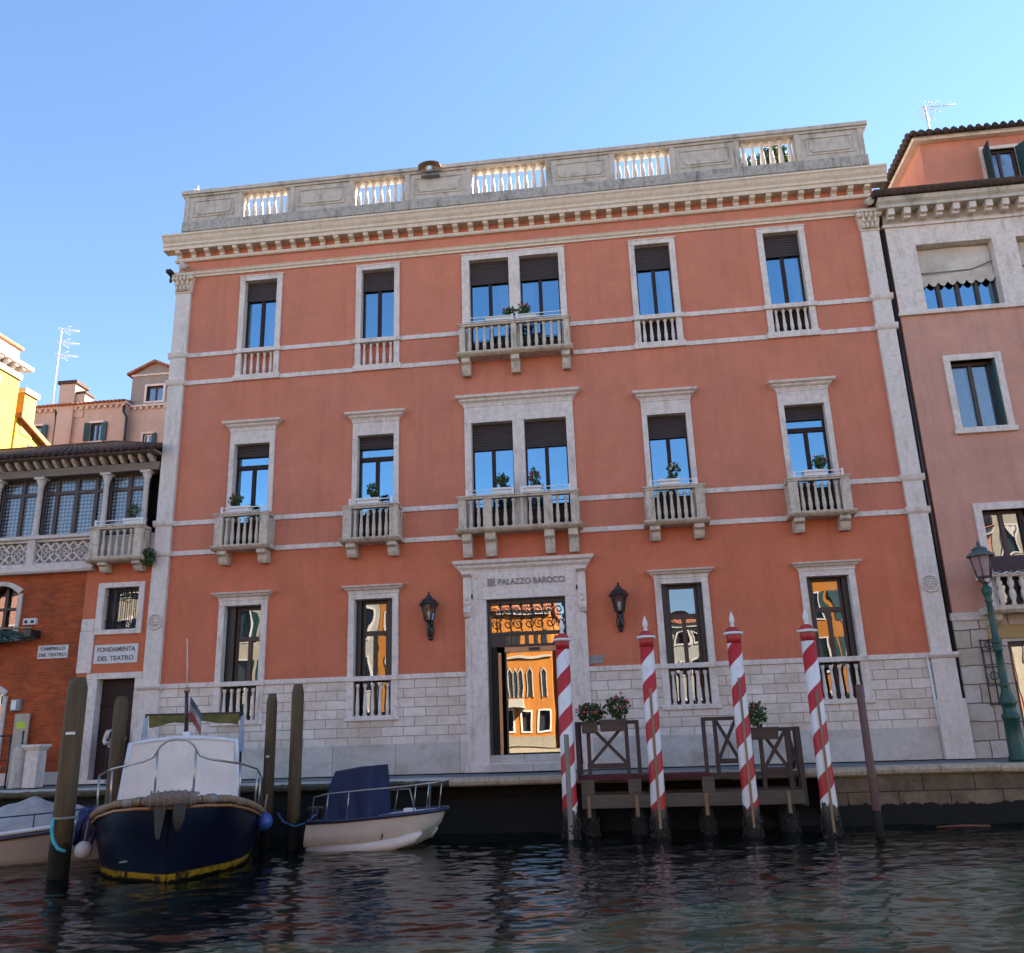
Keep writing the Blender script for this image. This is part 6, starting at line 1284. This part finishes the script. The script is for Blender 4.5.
# lashings and pale chafing sleeves round the gunwale roll
def on_gun(u):
    n_ = len(loop) - 1; f_ = u * n_; i = min(int(f_), n_ - 1); p, q = Vector(loop[i]), Vector(loop[i + 1]); return p.lerp(q, f_ - i), (q - p).normalized()
for u in np.concatenate([np.linspace(0.14, 0.44, 30), np.linspace(0.56, 0.86, 30)]):
    c, d = on_gun(u); a_ = d.cross(Vector((0, 0, 1))).normalized(); b_ = a_.cross(d)
    MB().tube([c + Vector((0.02, 0, -0.02)) + (a_ * math.cos(q) + b_ * math.sin(q)) * 0.064 for q in np.linspace(0, 2 * PI, 11)[:-1]], 0.012, 4, closed=True).build('gunwale_lashing', M['pile_grey'], BB)
for u in (0.33, 0.40, 0.585, 0.66):
    c0, d = on_gun(u); c1, _ = on_gun(u + 0.022); MB().tube([c0 + Vector((0.02, 0, -0.02)), c1 + Vector((0.02, 0, -0.02))], 0.075, 9).build('chafing_sleeve', M['batten_grey'], BB)
for y_ in (-0.62, 0.62): MB().box(-1.0, -0.72, y_ - 0.09, y_ + 0.09, gz(0.8) - 0.02, gz(0.8) + 0.17).build('deck_bollard', M['iron'], BB, 0.03)
MB().tube([(-0.9 + 0.20 * math.cos(q), 0.2 + 0.20 * math.sin(q), gz(0.8) + 0.02 + 0.012 * q) for q in np.linspace(0, 6 * PI, 50)], 0.022, 6).build('rope_coil', M['batten_grey'], BB)
for sg in (-1, 1): MB().tube([(-0.3, 0.45 * sg, gz(0.3) + 0.06), (-1.2, 1.0 * sg, gz(1.2) + 0.05), (-2.2, 1.45 * sg, gz(2.2) + 0.04)], 0.028, 6).build('boat_hook', M['iron'], BB)
# bits hanging on the hull
def fender(loc, r_, mat, label, nm='fender'):
    t = thing(nm, label, 'fender', loc); MB().sphere((0, 0, 0), r_, 14, 9).build('ball', M[mat], t); MB().tube([(0, 0, r_ * 0.9), (0.02, 0.05, r_ + 0.35)], 0.018, 5).build('rope', M['batten_grey'], t); return t
fender((-7.42, -5.6, -0.62), 0.18, 'blue_fender', 'round blue fender hanging at the right side of the dark blue boat')
fender((-10.12, -7.55, -0.88), 0.16, 'white_fender', 'dirty white ball fender between dark blue boat and thick pole')
MB().tube([(-0.28, 0.0, 0.46), (-0.2, -0.35, 0.40), (-0.55, -0.85, 0.32)], 0.018, 5).build('towing_line', M['batten_grey'], BB); MB().sphere((-0.24, 0.02, 0.48), 0.05, 8, 5).build('towing_eye', M['bronze'], BB)
t = thing('mooring_rope', 'turquoise rope looped round the thick mooring pole', 'rope', (-10.52, -7.86, 0.12))
MB().tube([(-0.10, 0.05, -0.42), (-0.06, -0.02, -0.62), (0.02, -0.06, -0.80), (0.14, -0.08, -0.93), (0.28, -0.06, -0.98)], 0.03, 7).build('rope', plain('turquoise_rope', (0.04, 0.42, 0.45), 0.7, 0.2), t)
t = thing('mooring_rope', 'blue rope tied to the taller dark pole beside the white boat', 'rope', (-7.15, -4.0, 0))
MB().tube([(-0.75, 0.4, -0.62), (-0.5, 0.1, -0.78), (-0.15, -0.16, -0.86), (0.1, -0.17, -0.80), (0.32, -0.05, -0.62)], 0.022, 6).build('rope', plain('blue_rope', (0.05, 0.16, 0.30), 0.7, 0.2), t)
t = thing('folded_tarpaulin', 'bundle of blue and black tarpaulin hung at left side of the blue boat', 'tarpaulin', (-10.3, -7.1, -0.45))
g = np.random.default_rng(8); mb = MB()
for j in range(9): x = g.uniform(-0.12, 0.3); mb.tube([(x, g.uniform(-0.2, 0.1), 0.28), (x - 0.05, g.uniform(-0.25, 0.05), -0.05), (x - 0.15, g.uniform(-0.2, 0.1), -0.38)], [0.05, 0.07, 0.02], 6)
mb.build('folds', plain('blue_tarpaulin', (0.045, 0.06, 0.17), 0.6, 0.5, 6), t)

# white boat with a navy cover over the console
WBt = boat('white_boat', 'small white open boat with navy console cover and steel rails, bow to the right', -5.38, -3.8, R(-9))
secs = []
for x, gb, gz_, cb, chz, kz in ((1.52, 0.05, 0.80, 0.03, 0.70, 0.60), (1.38, 0.40, 0.79, 0.26, 0.50, 0.34), (1.12, 0.66, 0.77, 0.50, 0.36, 0.10), (0.7, 0.80, 0.74, 0.68, 0.26, -0.06), (0.1, 0.86, 0.69, 0.76, 0.19, -0.14), (-0.7, 0.86, 0.63, 0.79, 0.14, -0.18), (-1.45, 0.82, 0.60, 0.77, 0.10, -0.18)):
    secs.append([(x, gb, gz_), (x - 0.02, gb * 0.985, gz_ - 0.07), (x - 0.06, cb + (gb - cb) * 0.5, chz + (gz_ - chz) * 0.45), (x - 0.09, cb, chz), (x - 0.12, cb * 0.86, chz - 0.05), (x - 0.16, cb * 0.5, kz + (chz - kz) * 0.35), (x - 0.2, 0.0, kz)])
M['hull_beige'] = plain('warm_white_hull', (0.68, 0.59, 0.50), 0.35, 0.10, 3.0)
hull_loft(secs).build('hull', M['hull_beige'], WBt)
for sg in (-1, 1):                                                        # side sponsons of the three point hull
    pts = [(1.10, 0.46 * sg, 0.34), (0.92, 0.53 * sg, 0.24), (0.5, 0.63 * sg, 0.13), (-0.2, 0.69 * sg, 0.04), (-1.45, 0.69 * sg, -0.03)]
    MB().tube(pts, [0.03, 0.11, 0.135, 0.135, 0.13], 9).build('sponson', M['hull_beige'], WBt)
gun = [s_[0] for s_ in secs]; loop = list(reversed(gun)) + [(x, -y, z) for x, y, z in gun]
MB().tube([(x, y * 1.01, z - 0.02) for x, y, z in loop], 0.042, 7).build('rub_rail', plain('navy_rub_rail', (0.02, 0.025, 0.06), 0.5), WBt)
MB().add([(x, y * 0.97, z - 0.02) for x, y, z in gun] + [(x, -y * 0.97, z - 0.02) for x, y, z in gun], [(i, i + 1, 7 + i + 1, 7 + i) for i in range(6)]).build('deck', M['gel_white'], WBt)
lo = [(-1.22, -0.60, 0.60), (-0.06, -0.58, 0.66), (-0.06, 0.58, 0.66), (-1.22, 0.60, 0.60)]; mid = [(-1.14, -0.5, 1.2), (-0.07, -0.5, 1.3), (-0.07, 0.50, 1.3), (-1.14, 0.5, 1.2)]; hi = [(-0.98, -0.44, 1.62), (-0.09, -0.44, 1.72), (-0.09, 0.44, 1.72), (-0.98, 0.44, 1.62)]
def cover_mesh():
    mb = MB(); n = 14; rings = []
    for k_, (A, B_) in enumerate(((lo, mid), (mid, hi))):
        for q in range(6 if k_ == 0 else 4):
            t_ = q / (6 if k_ == 0 else 3); rr = []
            for e in range(4):
                a0 = Vector(A[e]).lerp(Vector(B_[e]), t_); a1 = Vector(A[(e + 1) % 4]).lerp(Vector(B_[(e + 1) % 4]), t_)
                for j in range(n):
                    u = j / n; p = a0.lerp(a1, u); c = Vector((-0.55, 0, p.z)); d = (p - c).normalized()
                    hgt = (t_ * 6 if k_ == 0 else 6 + t_ * 3) / 9
                    fold = 0.045 * math.sin(u * 15 + e * 2 + hgt * 4) * math.sin(PI * u) * (1.2 - hgt) + 0.02 * math.sin(u * 8 - hgt * 9 + e) * math.sin(PI * u) - 0.05 * math.sin(PI * u) * (1 - 0.4 * hgt)
                    rr.append(p + d * fold)
            rings.append(rr)
    m = 4 * n; vs = [p for r_ in rings for p in r_]
    mb.add(vs, [(i * m + j, i * m + (j + 1) % m, (i + 1) * m + (j + 1) % m, (i + 1) * m + j) for i in range(len(rings) - 1) for j in range(m)], True)
    top = rings[-1]; c = sum(top, Vector()) / m + Vector((0, 0, 0.03)); mb.add(top + [c], [(j, (j + 1) % m, m) for j in range(m)], False)
    return mb
cover_mesh().build('console_cover', plain('navy_canvas', (0.012, 0.020, 0.065), 0.75, 0.2, 3, bump=0.3), WBt)
def wrail(sg):
    if sg < 0: P = [(-1.36, 0.80, 0.62), (-1.30, 0.78, 1.10), (-0.95, 0.80, 1.17), (0.0, 0.82, 1.24), (0.8, 0.72, 1.29), (1.25, 0.42, 1.33), (1.42, 0.12, 1.34), (1.42, 0.0, 1.34)]
    else: P = [(-1.36, 0.80, 0.62), (-1.30, 0.78, 1.10), (0.0, 0.82, 1.14), (0.30, 0.80, 1.15), (0.42, 0.79, 0.72)]
    MB().tube([(x, y * sg, z) for x, y, z in P], 0.017, 7).build('side_rail', M['steel'], WBt)
    for x, y, z, zb in (((-0.95, 0.80, 1.17, 0.63), (-0.45, 0.81, 1.20, 0.65), (1.02, 0.60, 1.31, 0.76), (1.25, 0.42, 1.33, 0.77), (1.42, 0.08, 1.34, 0.79)) if sg < 0 else ((-0.45, 0.81, 1.12, 0.65), (0.0, 0.82, 1.14, 0.69))): MB().tube([(x, y * sg, z), (x - 0.07, y * sg * 0.97, zb)], 0.014, 6).build('stanchion', M['steel'], WBt)
wrail(-1); wrail(1)
MB().tube([(1.42, 0.0, 1.34), (1.40, 0.14, 1.33), (1.15, 0.45, 1.30), (0.9, 0.60, 1.26), (0.86, 0.60, 0.75)], 0.017, 7).build('bow_rail', M['steel'], WBt)
MB().box(0.52, 0.76, -0.12, 0.06, 0.72, 0.80).build('cleat', M['gel_white'], WBt, 0.02); MB().box(-1.45, -1.38, -0.2, 0.2, 0.1, 0.75).build('outboard_bracket', M['iron'], WBt)
MB().box(-1.85, -1.48, -0.2, 0.2, 0.35, 0.85).build('outboard_cowl', M['iron'], WBt, 0.08)
MB().tube([(0.30, -0.74, 0.36), (0.32, -0.75, 0.30), (0.28, -0.74, 0.24)], 0.016, 5).build('hull_fitting', M['iron'], WBt)

# grey covered boat at the left edge
GB = boat('covered_boat', 'white motorboat under a grey tarpaulin at the left edge of the canal', -13.9, -5.0, R(8))
secs = []
for x, gb, gz_, wb in ((2.65, 0.10, 0.84, 0.02), (2.35, 0.55, 0.80, 0.22), (1.7, 0.95, 0.72, 0.62), (0.8, 1.12, 0.63, 0.92), (-0.5, 1.18, 0.56, 1.02), (-2.8, 1.12, 0.54, 1.0)):
    secs.append([(x, gb, gz_), (x - 0.01, gb * 0.99, gz_ - 0.09), (x - 0.05, wb + (gb - wb) * 0.6, gz_ * 0.55), (x - 0.1, wb + (gb - wb) * 0.2, 0.15), (x - 0.14, wb, -0.02), (x - 0.2, 0, -0.25)])
hull_loft(secs).build('hull', plain('beige_white_hull', (0.50, 0.42, 0.35), 0.4, 0.06), GB)
gun = [s_[0] for s_ in secs]; loop = list(reversed(gun)) + [(x, -y, z) for x, y, z in gun]
MB().tube([(x, y, z - 0.09) for x, y, z in loop], 0.045, 6).build('rub_rail', plain('dark_rub_rail', (0.05, 0.045, 0.07), 0.5), GB); MB().tube([(x, y, z) for x, y, z in loop], 0.05, 6).build('gunwale', M['gel_white'], GB)
mb = MB(); nx, ny = 44, 20; vs = []; g = np.random.default_rng(5)
for i in range(nx + 1):
    x = -2.75 + 5.2 * i / nx; gb = np.interp(x, [-2.8, -0.5, 0.8, 1.7, 2.35, 2.65], [1.12, 1.18, 1.12, 0.95, 0.55, 0.10]) * 0.93; z0 = np.interp(x, [-2.8, 0.8, 2.65], [0.56, 0.64, 0.85])
    for j in range(ny + 1):
        v_ = -1 + 2 * j / ny; hump = 0.62 * math.exp(-((x - 0.9) / 1.1) ** 2) + 0.45 * math.exp(-((x + 1.2) / 1.0) ** 2)
        vs.append((x, gb * v_, z0 + 0.02 + hump * (1 - abs(v_) ** 1.7) * (0.9 + 0.1 * math.sin(3 * x + 5 * v_)) + 0.045 * math.sin(9 * x + 6 * v_) * math.sin(4 * v_ + 2.3 * x) * (1 - v_ * v_)))
mb.add(vs, [(i * (ny + 1) + j, i * (ny + 1) + j + 1, (i + 1) * (ny + 1) + j + 1, (i + 1) * (ny + 1) + j) for i in range(nx) for j in range(ny)], True); mb.build('tarpaulin', plain('grey_tarpaulin', (0.33, 0.31, 0.29), 0.85, 0.22, 2.5, bump=0.3), GB, recalc=False)
for sg in (-1, 1):
    MB().tube([(-2.0, 1.14 * sg, 0.88), (0.6, 1.12 * sg, 0.95), (1.6, 0.96 * sg, 1.0), (2.2, 0.62 * sg, 1.04)], 0.016, 6).build('hand_rail', M['iron'], GB)
    for x, y, z in ((-1.0, 1.15, 0.91), (0.3, 1.12, 0.94), (1.4, 1.0, 0.99), (2.2, 0.62, 1.04)): MB().tube([(x, y * sg, z), (x, y * sg, z - 0.36)], 0.014, 5).build('stanchion', M['iron'], GB)

# ------------------------------------------------------------------ person in the doorway of the left house
def skinned(name, joints, edges, mat, parent, sub=2):
    me = bpy.data.meshes.new(name); me.from_pydata([j[:3] for j in joints], edges, [])
    tmp = bpy.data.objects.new(name, me); COL.objects.link(tmp)
    sk = tmp.modifiers.new('skin', 'SKIN'); su = tmp.modifiers.new('sub', 'SUBSURF'); su.levels = sub; su.render_levels = sub
    for i, j in enumerate(joints): me.skin_vertices[0].data[i].radius = (j[3], j[4] if len(j) > 4 else j[3]); me.skin_vertices[0].data[i].use_root = (i == 0)
    dg = bpy.context.evaluated_depsgraph_get(); dg.update(); m2 = bpy.data.meshes.new_from_object(tmp.evaluated_get(dg)); bpy.data.objects.remove(tmp)
    m2.name = name; m2.materials.clear(); m2.materials.append(mat)
    for p in m2.polygons: p.use_smooth = True
    o = bpy.data.objects.new(name, m2); COL.objects.link(o); o.parent = parent; return o
PS = thing('person', 'person with dark hair, pale blouse and dark trousers standing in the doorway', 'person', (-13.98, -0.30, 0.0), R(12))
skin = plain('skin', (0.42, 0.25, 0.18), 0.6, 0.05)
J = [(0, 0, 0.93, 0.145, 0.10), (0, 0, 1.10, 0.125, 0.085), (0, -0.01, 1.30, 0.15, 0.10), (0, 0, 1.40, 0.12, 0.08), (0, -0.01, 1.47, 0.05), (0, -0.02, 1.55, 0.07, 0.085), (0, -0.02, 1.64, 0.075, 0.09),
     (0.18, 0, 1.37, 0.055), (0.25, -0.02, 1.12, 0.042), (0.14, -0.22, 1.10, 0.033), (0.06, -0.27, 1.14, 0.03),
     (-0.18, 0, 1.37, 0.055), (-0.25, -0.02, 1.12, 0.042), (-0.15, -0.22, 1.05, 0.033), (-0.06, -0.27, 1.08, 0.03),
     (0.09, 0, 0.86, 0.095), (0.10, -0.01, 0.50, 0.062), (0.10, 0.01, 0.12, 0.042), (0.11, -0.13, 0.04, 0.035),
     (-0.09, 0, 0.86, 0.095), (-0.10, 0, 0.50, 0.062), (-0.10, 0.02, 0.12, 0.042), (-0.11, -0.12, 0.04, 0.035)]
Ed = [(0, 1), (1, 2), (2, 3), (3, 4), (4, 5), (5, 6), (3, 7), (7, 8), (8, 9), (9, 10), (3, 11), (11, 12), (12, 13), (13, 14), (0, 15), (15, 16), (16, 17), (17, 18), (0, 19), (19, 20), (20, 21), (21, 22)]
skinned('body', J, Ed, skin, PS)
face = MB().sphere((0, -0.115, 1.59), (0.014, 0.022, 0.022), 6, 4)
for s_ in (-1, 1): face.sphere((0.082 * s_, -0.01, 1.60), (0.012, 0.02, 0.03), 6, 4)
face.build('nose_and_ears', skin, PS)
eyes = MB()
for s_ in (-1, 1): eyes.sphere((0.032 * s_, -0.103, 1.62), (0.012, 0.008, 0.008), 6, 4)
eyes.build('eyes', M['iron'], PS); MB().sphere((0, -0.103, 1.55), (0.025, 0.008, 0.007), 6, 4).build('mouth', plain('lips', (0.3, 0.08, 0.07), 0.5), PS)
blouse = plain('pale_blouse', (0.55, 0.50, 0.44), 0.9, 0.1); dark = plain('dark_cloth', (0.012, 0.012, 0.016), 0.85, 0.1)
skinned('blouse', [(0, 0, 0.90, 0.20, 0.15), (0, 0, 1.05, 0.19, 0.14), (0, -0.01, 1.20, 0.20, 0.145), (0, -0.01, 1.33, 0.20, 0.14), (0, 0, 1.44, 0.10, 0.08), (0.20, 0, 1.37, 0.08), (0.26, -0.02, 1.12, 0.07), (0.16, -0.20, 1.10, 0.06), (0.10, -0.25, 1.12, 0.05), (-0.20, 0, 1.37, 0.08), (-0.26, -0.02, 1.12, 0.07), (-0.17, -0.20, 1.06, 0.06), (-0.11, -0.25, 1.07, 0.05)], [(0, 1), (1, 2), (2, 3), (3, 4), (3, 5), (5, 6), (6, 7), (7, 8), (3, 9), (9, 10), (10, 11), (11, 12)], blouse, PS)
skinned('vest', [(0, 0.0, 1.02, 0.215, 0.165), (0, 0.0, 1.18, 0.22, 0.17), (0, 0.0, 1.32, 0.20, 0.165), (0, 0.0, 1.43, 0.12, 0.11)], [(0, 1), (1, 2), (2, 3)], dark, PS)
skinned('trousers', [(0, 0, 1.0, 0.18, 0.13), (0, 0, 0.90, 0.19, 0.14), (0.10, 0, 0.80, 0.125), (0.105, -0.01, 0.50, 0.10), (0.10, 0.01, 0.20, 0.08), (0.10, 0.01, 0.06, 0.075), (-0.10, 0, 0.80, 0.125), (-0.105, 0, 0.50, 0.10), (-0.10, 0.02, 0.20, 0.08), (-0.10, 0.02, 0.06, 0.075)], [(0, 1), (1, 2), (2, 3), (3, 4), (4, 5), (1, 6), (6, 7), (7, 8), (8, 9)], dark, PS)
MB().sphere((0, 0.02, 1.635), (0.098, 0.108, 0.105), 14, 9).sphere((0, 0.085, 1.52), (0.09, 0.05, 0.14), 12, 8).build('hair', plain('dark_hair', (0.015, 0.010, 0.008), 0.5), PS)
hands = MB()
for s_ in (-1, 1):
    hx, hy, hz = 0.045 * s_, -0.29, 1.14 if s_ > 0 else 1.08
    hands.sphere((hx, hy, hz), (0.035, 0.022, 0.045), 8, 5)
    for f_ in range(4): hands.tube([(hx - 0.03 * s_, hy, hz + 0.03 - 0.02 * f_), (hx - 0.065 * s_, hy - 0.012, hz + 0.03 - 0.02 * f_), (hx - 0.085 * s_, hy + 0.006, hz + 0.022 - 0.02 * f_)], [0.010, 0.009, 0.007], 5)
    hands.tube([(hx, hy - 0.01, hz + 0.035), (hx - 0.02 * s_, hy - 0.025, hz + 0.065), (hx - 0.04 * s_, hy - 0.02, hz + 0.075)], [0.011, 0.010, 0.008], 5)
hands.build('hands', skin, PS)
